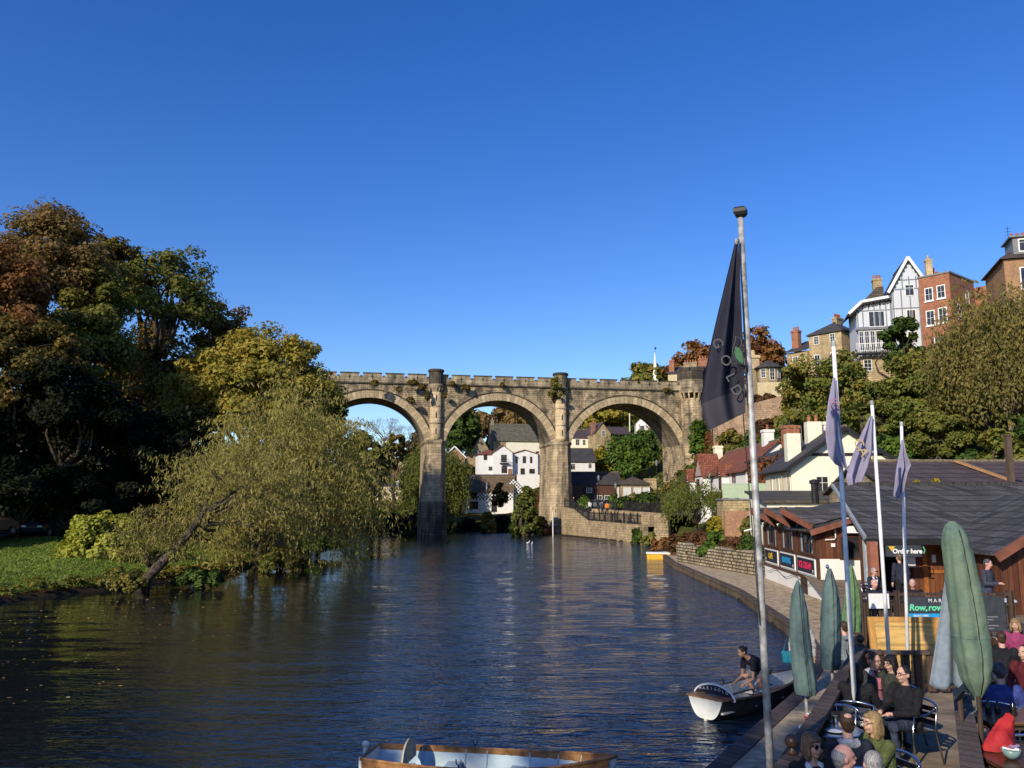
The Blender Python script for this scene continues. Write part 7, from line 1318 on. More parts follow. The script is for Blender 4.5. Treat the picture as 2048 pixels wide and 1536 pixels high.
# ---- rowing boats
M_HULLW = plain('boat_white', (0.66,0.66,0.60), .45, var=.08, scale=3); M_HULL_SHADE = plain('boat_shade_dark', (0.055,0.05,0.048), .5, var=.3, scale=3); M_HULLB = plain('boat_pale_blue', (0.42,0.53,0.56), .5, var=.14, scale=3); M_GUN = plain('varnished_gunwale', (0.30,0.145,0.055), .4, var=.4, scale=6); M_GUND = plain('worn_gunwale', (0.15,0.10,0.07), .6, var=.3, scale=6); M_INNER = plain('boat_inside', (0.60,0.62,0.58), .6, var=.12, scale=4); M_OAR = plain('oar_wood', (0.16,0.10,0.06), .6, var=.3)  # dark hull colour holds the shade on the moored boat's side
def rowboat(label, p, rz, L, B, outer, inner, gun, sheer=.43):
    root = empty('rowing_boat', p, rz, label, 'boat', 'rowing boats moored at the café'); n, m = 24, 9
    def hb(s): return B*(.74+.26*math.sin(math.pi/2*min(s/.42, 1)))*(1-max(0, (s-.42)/.58)**2.3)
    def sh(s): return sheer+.10*(s-.35)**2*2 + .16*max(0, s-.5)**2*2
    def kl(s): return -.14 + .17*max(0, .3-s)/.3 + (.0 if s < .86 else (s-.86)**2*18)
    def sec(s, q, ins=0.0): e = q; return Vector((s*L + (.16*q*s if s > .7 else 0), max(0, hb(s)-ins)*(e**.55), kl(s)+ins*1.2+(sh(s)-kl(s)-ins*1.2)*e**1.9))
    for nm, ins, mt in (('hull', 0, outer), ('lining', .025, inner)):
        mb = MB()
        for sg in (1, -1): mb.grid([[Vector((v.x, v.y*sg, v.z)) for v in (sec(i/n, k/m, ins) for k in range(m+1))] for i in range(n+1)])
        mb.build(nm, mt, root, smooth=True, fix=False)
    tr = [sec(0, k/m) for k in range(m+1)]; pts = [Vector((v.x, -v.y, v.z)) for v in tr[::-1]] + tr[1:]; mb = MB(); mb.prism([Vector((-.03, v.y, v.z)) for v in pts], (1, 0, 0), .05); mb.build('transom', M_HULLW, root)
    mb = MB(); mb.prism([(-.05, -.035, -.22), (.5, -.02, -.18), (.5, -.02, -.1), (-.05, -.035, .05)], (0, 1, 0), .06); mb.build('skeg', M_HULLW, root)
    mb = MB()
    for sg in (1, -1): mb.tube([Vector((v.x, v.y*sg, v.z)) for v in (sec(i/n, 1) for i in range(n+1))], .028, 6); 
    mb.tube([(-.02, -hb(0), sh(0)), (-.02, 0, sh(0)+.03), (-.02, hb(0), sh(0))], .03, 6); mb.build('gunwale', gun, root)
    for s, w_ in ((.34, .24), (.62, .22)): mb = MB(); b_ = hb(s)*.86; mb.box(s*L-w_/2, s*L+w_/2, -b_, b_, .2, .235); mb.build('thwart', inner, root)
    mb = MB(); b_ = hb(.08)*.8; mb.prism([(.06, -b_, .16), (.62, -b_*1.05, .16), (.62, b_*1.05, .16), (.06, b_, .16)], (0, 0, 1), .035); mb.build('stern_seat', inner, root)
    for k in range(2, 10): 
        if k in (3, 6): continue
        s = k/10.5; mb = MB(); [mb.tube([Vector((v.x, v.y*sg, v.z)) for v in (sec(s, q, .035) for q in np.linspace(.05, 1, 8))], .012, 4) for sg in (1, -1)]; mb.build('rib', inner, root)
    for sg in (1, -1): 
        mb = MB(); q = Vector((L*.42, hb(.42)*sg, sh(.42))); mb.tube([q, q+Vector((0, 0, .06))], .012, 6); mb.tube([q+Vector((-.04, 0, .14)), q+Vector((-.035, 0, .08)), q+Vector((0, 0, .06)), q+Vector((.035, 0, .08)), q+Vector((.04, 0, .14))], .01, 5); mb.build('oarlock', M_BLACKP, root)
    return root, hb, sh
BA = gz(1413, 1441, 0); AZ = math.atan2(.66, .75)
r_, hb, sh = rowboat('white-sterned rowing boat with shade-dark side and a name board, a man bending in it', (BA.x, BA.y, 0), AZ, 3.45, .57, M_HULL_SHADE, M_INNER, M_GUND)
mb = MB(); bw = .52; prof = [(-bw, .40), (bw, .40)] + [(bw*math.cos(t_), .40+.30*math.sin(t_)) for t_ in np.linspace(.12, math.pi-.12, 14)]; mb.prism([Vector((.28, y, z)) for y, z in prof], (1, 0, 0), .03); bk = mb.build('back_board', M_WHITEP, r_)
mb = MB(); bw2 = .48; mb.prism([Vector((.274, y, z)) for y, z in [(-bw2, .41), (bw2, .41)] + [(bw2*math.cos(t_), .41+.25*math.sin(t_)) for t_ in np.linspace(.12, math.pi-.12, 14)]], (1, 0, 0), .005); mb.build('name_panel', M_NAVY, bk)
BT = Matrix.Translation((.268, 0, 0)) @ Matrix.Rotation(R(-90), 4, 'Z')
for ch, k in zip('MARIGOLD', range(8)):
    x = -.335+k*.096; text_mesh(ch, .085, M_TXTW, bk, BT @ Matrix.Translation((x, 0, .545+.045*math.cos(x*4))) @ VT, depth=.001)
text_mesh('CAFE', .062, M_TXTY, bk, BT @ Matrix.Translation((-.27, 0, .455)) @ VT, depth=.001); text_mesh('BOATING', .062, M_TXTB, bk, BT @ Matrix.Translation((0, 0, .455)) @ VT, depth=.001); text_mesh('ICE CREAM', .062, M_TXTP, bk, BT @ Matrix.Translation((.29, 0, .455)) @ VT, depth=.001)
mb = MB(); mb.prism([(-.05, -.46, .44), (.24, -.5, .44), (.24, .5, .44), (-.05, .46, .44)], (0, 0, 1), .03); mb.build('stern_deck', M_GUN, r_)
def oar(parent, a, b): mb = MB(); a, b = Vector(a), Vector(b); mb.tube([a, a+(b-a)*.78], .02, 6); d_ = (b-a).normalized(); mb.bar(a+(b-a)*.76, b, .12, .02); o = mb.build('oar', M_OAR, None); o.matrix_world = parent.matrix_basis; return o
tag(oar(r_, (.5, .2, .3), (2.6, .1, .36)), 'wooden oar lying in the name-board boat, left of two', 'oar'); tag(oar(r_, (.6, -.25, .3), (2.7, -.15, .36)), 'wooden oar lying in the name-board boat, right of two', 'oar')
r2, hb, sh = rowboat('pale blue rowing boat with varnished gunwale at the bottom edge of the photo', (-2.28, 14.25, 0), math.atan2(-.72, 3.84), 3.8, .56, M_HULLB, M_HULLB, M_GUN, .42)
mb = MB(); [mb.grid([[Vector((s*3.8+(.16*s if s > .7 else 0), sg*(hb(s)+o_), sh(s)-.13+z)) for o_, z in ((.012, 0), (.018, .11))] for s in np.linspace(0, .97, 20)]) for sg in (1, -1)]; mb.build('rubbing_strake', M_GUN, r2); mb = MB(); [mb.grid([[Vector((s*3.8+(.16*s if s > .7 else 0), sg*(max(.0, hb(s)-.045)), sh(s)-.12+z)) for z in (0, .125)] for s in np.linspace(0, .97, 20)]) for sg in (1, -1)]; mb.build('inwale', M_GUN, r2)
mb = MB(); mb.prism([Vector((.62, y, z)) for y, z in [(-.36, .32), (.36, .32)] + [(.36*math.cos(t_), .36+.32*math.sin(t_)) for t_ in np.linspace(0, math.pi, 14)]], (.96, 0, .25), .03); mb.build('back_board', plain('driftwood', (0.42,0.35,0.25), .7, var=.25), r2)
mb = MB(); mb.tube([(-.08, 0, -.1), (-.1, 0, .52)], .035, 8); mb.ball((-.1, 0, .56), .06, .06, .05); mb.box(-.2, -.02, -.03, .03, -.15, .35); mb.build('rudder_post', M_HULLW, r2)
# ---- furniture on the lower terrace
def bistro_chair(p, rz, lb, proto=[None]):
    if proto[0] is not None:
        c = copy_tree(proto[0]); c.location = p; c.rotation_euler = (0, 0, rz); c['label'] = lb; return c
    root = empty('bistro_chair', p, rz, lb, 'chair', 'aluminium chairs on the lower terrace'); r_ = .014
    for sx in (-1, 1):
        mb = MB(); mb.tube([(sx*.26, -.24, 0), (sx*.25, -.23, .42), (sx*.27, -.2, .66), (sx*.29, .05, .69), (sx*.26, .2, .74)], r_, 7); mb.build('front_leg', M_ALU, root, smooth=True); mb = MB(); mb.tube([(sx*.24, .32, 0), (sx*.22, .22, .44), (sx*.25, .24, .76)], r_, 7); mb.build('rear_leg', M_ALU, root, smooth=True)
    mb = MB(); mb.tube([(.27*math.cos(t_), .2+.08*math.sin(t_), .74+.08*math.sin(t_)) for t_ in np.linspace(0, math.pi, 14)], r_*1.15, 8); mb.build('back_tube', M_ALU, root, smooth=True)
    mb = MB(); [mb.box(-.22, .22, -.22+k*.09, -.145+k*.09, .435, .45) for k in range(5)]; mb.build('seat', M_ALU, root); mb = MB(); [mb.box(-.21, .21, .245, .255, .5+k*.09, .565+k*.09) for k in range(3)]; mb.build('backrest', M_ALU, root); proto[0] = root; return root
def bistro_table(p, lb, r_=.35):
    root = empty('bistro_table', p, 0, lb, 'table', 'round metal tables on the lower terrace'); mb = MB(); mb.lathe([(r_-.01, .72), (r_, .73), (r_, .75), (r_-.015, .755)], n=32); mb.build('tabletop', M_ALU, root, smooth=False); mb = MB(); mb.tube([(0, 0, .02), (0, 0, .72)], .03, 10); mb.build('leg', M_ALU, root); mb = MB(); [mb.bar((0, 0, .03), (.3*math.cos(a), .3*math.sin(a), .015), .05, .03) for a in (0.6, 2.17, 3.74, 5.31)]; mb.build('foot', M_ALU, root); return root
bistro_table((5.35, 12.75, ZD), 'round metal table of the four guests in the middle of the terrace'); bistro_table((3.95, 10.85, ZD), 'round metal table with the red bowl by the railing', .38); bistro_table((3.05, 8.2, ZD), 'round metal table at the bottom edge beside the woman in sunglasses')
def picnic(p, rz, lb, gl=False):
    root = empty('wooden_table', p, rz, lb, 'table', 'dark wooden tables right of the walkway'); M = plain('lacquered_wood', (0.075,0.035,0.02), .22, var=.4, scale=5) if gl else planks('table_boards', (0.16,0.08,0.035), .12, False, .3, .3); mb = MB(); [mb.box(-.9, .9, -.42+k*.17, -.26+k*.17, .71, .75) for k in range(5)]; mb.build('tabletop', M, root)
    for x in (-.75, .75):
        for y in (-.34, .34): mb = MB(); mb.box(x-.04, x+.04, y-.04, y+.04, 0, .71); mb.build('leg', M_DKWOOD, root)
    mb = MB(); mb.box(-.85, .85, -.36, .36, .64, .7); mb.build('apron', M_DKWOOD, root)
picnic((6.1, 9.75, ZD), R(0), 'glossy dark wooden table with red bag at the bottom right corner', True); picnic((7.0, 11.6, ZD), R(0), 'wooden table with sunlit edge under the tip of the largest parasol')
# things on the tables
def bowl(p, r_, h_, mat, lb, fill=None):
    root = empty('bowl', p, 0, lb, 'bowl'); mb = MB(); mb.lathe([(r_*.5, 0), (r_*.8, h_*.4), (r_, h_), (r_*.94, h_), (r_*.72, h_*.4), (r_*.3, h_*.15)], n=18); mb.build('shell', mat, root, smooth=True)
    if fill: 
        rg = np.random.default_rng(3)
        for k in range(9): a = rg.uniform(0, 6.28); q = r_*.6*rg.random()**.5; m2 = MB(); m2.box(-.035, .035, -.012, .012, -.006, .006); o = m2.build('sachet', fill[k % len(fill)], root); o.location = (q*math.cos(a), q*math.sin(a), h_+.0+.015*(k % 3)); o.rotation_euler = (rg.normal()*.4, rg.normal()*.4, a)
    return root
bowl((3.78, 11.05, ZD+.757), .085, .1, plain('red_ceramic', (0.35,0.015,0.04), .25), 'red bowl of sachets on the round table by the railing', [M_WHITEP, plain('sachet_pink', (.6,.25,.25), .6)])
mb = MB(); mb.lathe([(.06, 0), (.11, .012), (.115, .016), (.06, .008)], n=20); tag(mb.build('plate', M_WHITEP, loc=(3.95, 10.72, ZD+.757), smooth=True), 'white plate beside the red bowl', 'plate'); mb = MB(); mb.lathe([(.028, 0), (.032, .1), (.03, .13), (.025, .13)], n=12); tag(mb.build('glass', M_ALU, loc=(4.05, 10.95, ZD+.757)), 'small clear tumbler beside the white plate', 'glass')
bowl((5.46, 9.62, ZD+.757), .1, .1, plain('striped_ceramic', (0.20,0.30,0.28), .3), 'green striped bowl heaped with sugar sachets in front of the red bag', [M_WHITEP, plain('sachet_red', (.5,.06,.06), .6), plain('sachet_violet', (.35,.25,.4), .6)])
root = empty('mustard_jar', (5.66, 9.6, ZD+.757), 0, 'yellow mustard jar with pale lid right of the sachet bowl', 'jar'); mb = MB(); mb.lathe([(.032, 0), (.036, .01), (.036, .08), (.025, .1)], n=14); mb.build('body', plain('mustard', (.50,.33,.06), .3), root); mb = MB(); mb.lathe([(.028, .1), (.028, .125), (.02, .13)], n=14); mb.build('lid', M_POTC, root)
mb = MB(); mb.lathe([(.03, 0), (.045, .03), (.05, .075), (.046, .075), (.03, .01)], n=16); tag(mb.build('cup', M_WHITEP, loc=(5.82, 9.5, ZD+.757), smooth=True), 'white coffee cup at the bottom right corner', 'cup')
root = empty('red_bag', (5.55, 9.98, ZD+.757), R(20), 'crumpled red cloth bag slumped on the glossy table', 'bag'); mb = MB(); rg = np.random.default_rng(8); rows = []
for i in range(13):
    s = i/12; rows.append([Vector(((.19-.10*s+.03*math.sin(3*t_+4*s))*math.cos(t_)*(1.2-.2*s)+.10*s*s, (.13-.07*s+.02*math.sin(4*t_+6*s))*math.sin(t_), .30*s**.8*(1+.25*math.cos(t_-.2)*s))) for t_ in np.linspace(0, 2*math.pi, 25)])
mb.grid(rows); mb.poly(*[r for r in rows[-1][:-1]]); mb.build('cloth', plain('red_cloth', (.40,.022,.025), .75, var=.2, scale=9, bstr=.4), root, smooth=True); mb = MB(); mb.tube([(.12, 0, .3), (.2, .02, .36), (.24, .02, .3), (.2, 0, .2)], .014, 6); mb.build('handle', plain('red_cloth', (0,0,0)), root)
for k, (x, y, h_) in enumerate(((6.3, 11.55, .2), (6.45, 11.6, .16), (6.6, 11.5, .18))): mb = MB(); mb.lathe([(.035, 0), (.04, .01), (.036, h_*.7), (.015, h_*.85), (.015, h_)], n=12); tag(mb.build('bottle', plain('dark_glass', (.02,.018,.018), .1), loc=(x, y, ZD+.757), smooth=True), ['dark bottle leftmost on the table under the largest parasol', 'short dark bottle in the middle on the table under the largest parasol', 'dark bottle rightmost on the table under the largest parasol'][k], 'bottle')
# ================================================================ people
def solid(o, vox, smooth=True, it=2):
    md = o.modifiers.new('remesh', 'REMESH'); md.mode = 'VOXEL'; md.voxel_size = vox; md.use_smooth_shade = True
    if it: sm = o.modifiers.new('smooth', 'SMOOTH'); sm.factor = .5; sm.iterations = it
    bpy.context.view_layer.update(); ev = o.evaluated_get(bpy.context.evaluated_depsgraph_get()); me = bpy.data.meshes.new_from_object(ev); old = o.data; nm = old.name; o.modifiers.clear(); o.data = me; bpy.data.meshes.remove(old); me.name = nm; return o
def skin_m(k): c = {'fair': (.55,.32,.235), 'tan': (.40,.215,.14), 'pink': (.60,.31,.24)}[k]; return plain('skin_'+k, c, .5, var=.07, scale=14, bstr=.05)
def cl(name, c, rough=.85): return fabric('cloth_'+name, c, rough)
HAIR = {'brown': (.055,.03,.016), 'dark': (.014,.010,.009), 'grey': (.30,.29,.28), 'blond': (.30,.20,.085), 'auburn': (.085,.04,.02), 'greydark': (.075,.075,.08), 'lightbrown': (.15,.095,.05)}
def V(*a): return Vector(a)
def person(label, loc, rz, pose='sit', H=1.70, skin='fair', hair='brown', style='short', top=('navy', (.02,.022,.03)), legs=('jeans', (.035,.045,.075)), vox=.014, glasses=None, hand='rest', lean=.08, turn=0.0, nod=0.0, collar=None, group=None, shoes=(.02,.02,.02), scarf=None, short_sleeve=False, shorts=False, detail=True, bulk=1.0):
    root = empty('person', loc, rz, label, 'person', group); k = H/1.72
    # skeleton: faces -y
    if pose == 'sit':
        hip = V(0, 0, .52); kn = [V(s*.13, -.43, .53) for s in (-1, 1)]; an = [V(s*.13, -.40, .09) for s in (-1, 1)]; up = V(0, -math.sin(lean), math.cos(lean))
    elif pose == 'boat':
        hip = V(0, .16, .66); kn = [V(-.14, -.22, .50), V(.16, -.10, .44)]; an = [V(-.13, .02, .08), V(.15, .16, .08)]; up = V(0, -math.sin(1.0), math.cos(1.0))
    elif pose == 'walk':
        hip = V(0, 0, .93*k); kn = [V(-.09, -.14, .50*k), V(.09, .02, .50*k)]; an = [V(-.09, -.12, .09), V(.09, .28, .16)]; up = V(0, -math.sin(lean), math.cos(lean))
    else:
        hip = V(0, 0, .93*k); kn = [V(s*.1, -.02, .50*k) for s in (-1, 1)]; an = [V(s*.11, .01, .09) for s in (-1, 1)]; up = V(0, -math.sin(lean), math.cos(lean))
    rt = V(1, 0, 0); fw = rt.cross(up)*-1; fw = V(0, -up.z, up.y) if True else fw     # forward, perpendicular to the spine
    def T(u_, f=0, x=0): return hip + up*u_*k + fw*f*k + rt*x*k
    ch, ne = T(.36), T(.50); sh = [T(.445, -.01, s*.175*bulk) for s in (-1, 1)]
    hd_up = (up + V(0, 0, 1.2)).normalized() if pose != 'boat' else (up+V(0, -.1, .5)).normalized(); hc = ne + hd_up*.155*k + V(0, -.02, 0)*k
    Rh = Matrix.Rotation(turn, 4, 'Z') @ Matrix.Rotation(nod, 4, 'X'); HM = Matrix.Translation(hc) @ Rh @ Matrix.Diagonal((k, k, k, 1))
    el, wr = [], []
    for i, s in enumerate((-1, 1)):
        if hand == 'rest' and pose == 'sit': e = T(.20, .06, s*.25); w_ = T(.10, .32, s*.14)
        elif hand == 'table': e = T(.20, .14, s*.26); w_ = T(.20, .40, s*.10)
        elif hand == 'chin': e = T(.17, .28, s*.13); w_ = T(.40, .22, s*.05)
        elif hand == 'phone': e = T(.16, .06, s*.24); w_ = T(.20, .30, s*.05)
        elif hand == 'boat': e = T(.30, .24, s*.20)+V(0, -.05, -.12); w_ = T(.30, .24, s*.16)+V(0, -.24, -.22)
        else: e = T(.17, -.02, s*.24); w_ = T(-.06, .06, s*.24)
        el.append(e); wr.append(w_)
    def ell(mb, secs, n=16):        # stacked ellipses along the spine
        vs = []; 
        for c, rx, ry, dz in secs:
            for q in range(n): t_ = 2*math.pi*q/n; vs.append(c + rt*rx*k*math.cos(t_) + dz*ry*k*math.sin(t_))
        mm = len(secs); mb.add(vs, [(i*n+q, i*n+(q+1) % n, (i+1)*n+(q+1) % n, (i+1)*n+q) for i in range(mm-1) for q in range(n)] + [tuple(range(n))[::-1], tuple(range((mm-1)*n, mm*n))])
    def torso(mb, inf=0.0, low=-.10, hi=.47, neck=True):
        b = bulk; S = [(-.10, .15, .10), (0, .165*b, .118*b), (.10, .155*b, .115*b), (.22, .165*b, .12*b), (.36, .185*b, .115*b), (.43, .165*b, .095), (.47, .09, .07)]
        ell(mb, [(T(u_), rx+inf, ry+inf, fw) for u_, rx, ry in S if low-.001 <= u_ <= hi+.001])
    def limbs_(mb, inf=0.0, arms=True, legs_=True, af=1.0):
        for i in range(2):
            if arms: mb.tube([sh[i], sh[i]*.45+el[i]*.55, el[i], el[i]*.4+wr[i]*.6, wr[i]], [.058*k+inf, .05*k+inf, .044*k+inf, .038*k+inf, .030*k+inf], 10); mb.ball(sh[i], .062*k+inf); mb.ball(el[i], .044*k+inf)
            if legs_: h_ = hip+rt*(-1, 1)[i]*.09*k; mb.tube([h_, h_*.5+kn[i]*.5, kn[i], kn[i]*.55+an[i]*.45, an[i]], [.092*k+inf, .082*k+inf, .062*k+inf, .056*k+inf, .040*k+inf], 10); mb.ball(kn[i], .062*k+inf); mb.ball(h_, .095*k+inf)
    mb = MB(); torso(mb, -.012); limbs_(mb, -.010); mb.tube([T(.43), ne, hc-hd_up*.06*k], [.062*k, .054*k, .052*k], 12)
    hv = MB(); hv.ball((0, .008, .02), .076, .097, .100, 18, 12); hv.ball((0, -.022, -.035), .060, .070, .075, 16, 10); hv.ball((0, -.055, -.082), .032, .028, .026); hv.tube([(0, -.088, .030), (0, -.106, -.012), (0, -.096, -.024)], [.010, .0155, .011], 8)
    for s in (-1, 1): hv.ball((s*.079, .012, -.008), .012, .022, .032); hv.ball((s*.036, -.076, -.034), .022, .018, .02)
    hv.ball((0, -.078, .036), .05, .016, .012); hv.ball((0, -.088, -.052), .022, .012, .008); mb.add([HM @ Vector(p) for p in hv.v], hv.f)
    for i in range(2):              # hands: palm, four fingers, thumb
        d_ = (wr[i]-el[i]).normalized(); s = (-1, 1)[i]; sd = d_.cross(V(0, 0, 1)); sd = sd.normalized() if sd.length > .1 else V(1, 0, 0); nn = sd.cross(d_).normalized(); W0 = wr[i]; pm = W0+d_*.05*k; mb.tube([W0-d_*.01, W0+d_*.035*k, W0+d_*.085*k], [.027*k, .034*k, .030*k], 8)
        cur = .9 if hand in ('boat', 'phone', 'chin') else .35
        for f in range(4):
            b0 = W0+d_*.082*k+sd*(f-1.5)*.0185*k; L = (.062, .072, .068, .054)[f]*k; d1 = (d_*math.cos(cur*.5)-nn*math.sin(cur*.5)); d2 = (d_*math.cos(cur*1.3)-nn*math.sin(cur*1.3)); mb.tube([b0-d_*.02, b0+d1*L*.5, b0+d1*L*.5+d2*L*.5], [.0098*k, .0092*k, .0078*k], 6)
        t0 = W0+d_*.03*k-sd*s*.026*k; mb.tube([t0, t0+(d_*.6-sd*s*.75)*.035*k, t0+(d_*.95-sd*s*.8-nn*.2)*.062*k], [.013*k, .011*k, .009*k], 6)
    body = mb.build('body', skin_m(skin), root, fix=False); solid(body, vox)
    # clothing
    tm = cl(*top); mb = MB(); torso(mb, .016, -.10 if pose != 'boat' else -.02); 
    for i in range(2):
        if short_sleeve: mb.tube([sh[i], sh[i]*.4+el[i]*.6], [.074*k, .066*k], 10); mb.ball(sh[i], .072*k)
        else: mb.tube([sh[i], sh[i]*.45+el[i]*.55, el[i], el[i]*.4+wr[i]*.6, wr[i]], [.074*k, .066*k, .060*k, .052*k, .043*k], 10); mb.ball(sh[i], .072*k); mb.ball(el[i], .058*k)
    if collar != 'none': mb.tube([T(.43), T(.485, -.01), T(.505, -.015)], [.085*k, .077*k, .072*k], 12)
    o = mb.build('jacket' if not short_sleeve else 'shirt', tm, root, fix=False); solid(o, vox, it=1)
    lm = cl(*legs); mb = MB(); ell(mb, [(T(u_), rx, ry, fw) for u_, rx, ry in ((-.12, .14, .11), (-.05, .175, .125), (.05, .172, .125))])
    for i in range(2):
        h_ = hip+rt*(-1, 1)[i]*.09*k
        if shorts: mb.tube([h_, h_*.5+kn[i]*.5, h_*.12+kn[i]*.88], [.105*k, .098*k, .09*k], 10)
        else: mb.tube([h_, h_*.5+kn[i]*.5, kn[i], kn[i]*.55+an[i]*.45, an[i]+V(0, 0, -.02)], [.102*k, .092*k, .075*k, .066*k, .056*k], 10)
        mb.ball(h_, .103*k)
        if not shorts: mb.ball(kn[i], .08*k)
    o = mb.build('shorts' if shorts else 'trousers', lm, root, fix=False); solid(o, vox, it=1)
    for i in range(2): mb = MB(); a_ = an[i]; mb.ball(a_+V(0, -.05, -.045), .043, .125, .045, 14, 8); mb.ball(a_+V(0, .02, -.01), .045, .055, .05); o = mb.build('shoe', cl('shoe_%d' % int(shoes[2]*1000), shoes, .5), root); solid(o, .012)
    # hair
    if style != 'bald':
        mb = MB()
        if style in ('short', 'crown'): mb.ball((0, .022, .034), .083, .096, .094, 18, 12); mb.ball((0, .062, -.01), .068, .05, .07)
        elif style == 'fringe': mb.ball((0, .032, .008), .084, .092, .082, 18, 12); mb.ball((0, .055, -.03), .072, .055, .07)
        elif style == 'long':
            mb.ball((0, .018, .036), .088, .10, .094, 18, 12); mb.ball((0, .06, -.06), .088, .06, .14)
            for s in (-1, 1): mb.ball((s*.075, .0, -.055), .026, .055, .115)
            mb.ball((0, -.06, .078), .06, .03, .024)
        elif style == 'bob':
            mb.ball((0, .015, .038), .092, .104, .094, 18, 12); mb.ball((0, .05, -.04), .092, .065, .10)
            for s in (-1, 1): mb.ball((s*.08, -.015, -.05), .026, .052, .095)
            mb.ball((0, -.07, .07), .066, .028, .03)
        elif style == 'curly':
            rg = np.random.default_rng(4); mb.ball((0, .03, .03), .09, .10, .095); [mb.ball((float(d[0])*.08, .03+float(d[1])*.085, .03+float(d[2])*.085), .03) for d in unit(rg.normal(size=(46, 3))) if not (d[1] < -.45 and d[2] < .55)]
        elif style == 'bun':
            mb.ball((0, .022, .036), .084, .098, .093, 18, 12); mb.ball((0, .06, -.02), .07, .05, .08); mb.ball((0, .12, .03), .042, .04, .042)
        mb.xf(HM); o = mb.build('hair', hairmat('hair_'+hair, HAIR[hair]), root, fix=False); solid(o, max(.009, vox*.7), it=1)
    if style == 'crown': mb = MB(); mb.ball((0, .055, .093), .045, .05, .028, 14, 8); mb.xf(HM); mb.build('bald_patch', skin_m(skin), root, smooth=True)
    if detail:
        for s in (-1, 1):
            mb = MB(); mb.ball((s*.031, -.0815, .0125), .0125, .009, .0065, 10, 6); mb.xf(HM); e_ = mb.build('eye', M_WHITEP, root, smooth=True); mb = MB(); mb.ball((s*.031, -.0895, .0125), .0058, .003, .0058, 8, 6); mb.xf(HM); mb.build('iris', M_BLACKP, e_)
            mb = MB(); mb.tube([(s*.014, -.0925, .031), (s*.032, -.0935, .036), (s*.05, -.083, .031)], .0042, 5); mb.xf(HM); mb.build('eyebrow', hairmat('hair_'+hair, HAIR[hair]), root)
        mb = MB(); mb.tube([(-.022, -.093, -.056), (-.008, -.0995, -.054), (.008, -.0995, -.054), (.022, -.093, -.056)], [.003, .0052, .0052, .003], 6); mb.xf(HM); mb.build('mouth', plain('lips', (.34,.11,.095), .45), root, smooth=True)
    if glasses:
        mb = MB(); lens = MB()
        for s in (-1, 1):
            ring = [(s*.032+.023*math.cos(t_), -.1035, .012+.0175*math.sin(t_)) for t_ in np.linspace(0, 2*math.pi, 15)]; mb.tube(ring, .003, 5, cap=False); mb.tube([(s*.056, -.1, .016), (s*.08, .0, .012)], .003, 5)
            if glasses == 'sun': lens.poly(*[(p[0], p[1]-.002, p[2]-.002) for p in [(s*.033+.028*math.cos(t_), -.1035, .010+.0205*math.sin(t_)) for t_ in np.linspace(0, 2*math.pi, 15)][:-1]])
        mb.tube([(-.01, -.1045, .014), (.01, -.1045, .014)], .003, 5); mb.xf(HM); g_ = mb.build('glasses', M_BLACKP, root)
        if glasses == 'sun': lens.xf(HM); lens.build('lens', plain('dark_lens', (.006,.006,.007), .08, spec=.6), g_)
    if scarf: mb = MB(); mb.tube([T(.40, .09, -.05), T(.47, .05, -.07), T(.50, -.05, 0), T(.47, .05, .07), T(.40, .09, .05)], [.03*k, .036*k, .042*k, .036*k, .03*k], 8); mb.tube([T(.42, .10), T(.25, .135)], [.045*k, .03*k], 8); o = mb.build('scarf', cl(*scarf), root, fix=False); solid(o, vox)
    if collar and collar != 'none': mb = MB(); mb.ball(T(.47, -.075), .12*k, .055*k, .055*k); [mb.tube([T(.49, -.05, s*.08), T(.47, .03, s*.085), T(.36, .10, s*.05)], [.035*k, .035*k, .022*k], 8) for s in (-1, 1)]; o = mb.build('hood', cl(*collar), root, fix=False); solid(o, vox)
    return root
def chairfor(p, rz, lb): return bistro_chair((p[0]-.0*math.sin(rz), p[1], ZD), rz, lb)
BLK = ('black', (.012,.012,.014)); NVY = ('navy', (.018,.022,.035)); GRN = ('olive_puffer', (.085,.10,.035)); GRY = ('pale_grey', (.42,.42,.42))
def seat(label, u, v, rz, chairlabel=None, zh=2.12, dz=0.0, **kw):
    p = gz(u, v, zh+dz); person(label, (p.x, p.y, ZD+dz), rz, 'sit', **kw)
    if chairlabel: bistro_chair((p.x, p.y+.0, ZD), rz, chairlabel)
seat('woman with light brown bob, sunglasses and dark jacket facing the viewer at the bottom', 1620, 1478, R(14), 'chair of the woman in sunglasses', vox=.0095, hair='lightbrown', style='bob', glasses='sun', top=('dark_jacket', (.022,.021,.02)), scarf=('pale_shirt', (.50,.53,.58)), collar='none', lean=.02, turn=R(8))
seat('balding man seen from behind in dark jacket with pale grey hood', 1696, 1440, R(172), 'chair of the balding man with the pale hood', vox=.011, hair='brown', style='crown', top=NVY, collar=GRY, detail=False)
seat('blond woman in glasses and green puffer jacket resting chin on hands', 1764, 1432, R(-72), 'chair of the blond woman in the green jacket', vox=.0095, hair='blond', style='long', glasses='clear', top=GRN, hand='chin', lean=.2, turn=R(-6))
seat('man with buzz-cut grey head cut by the bottom edge, leftmost of two', 1686, 1506, R(150), vox=.011, hair='grey', style='fringe', top=BLK, detail=False, skin='pink', turn=R(-60))
seat('grey-haired person in grey coat at the bottom edge by the second flagpole', 1748, 1520, R(165), vox=.011, hair='grey', style='short', top=('stone_coat', (.32,.30,.28)), detail=False)
seat('smiling woman with glasses, grey hood and pink top facing the viewer', 1742, 1312, R(18), 'chair of the woman with the pink top', vox=.0105, hair='auburn', style='bun', glasses='clear', top=('charcoal', (.03,.03,.034)), collar=GRY, scarf=('pink_top', (.42,.13,.17)), hand='table', turn=R(10), nod=R(8))
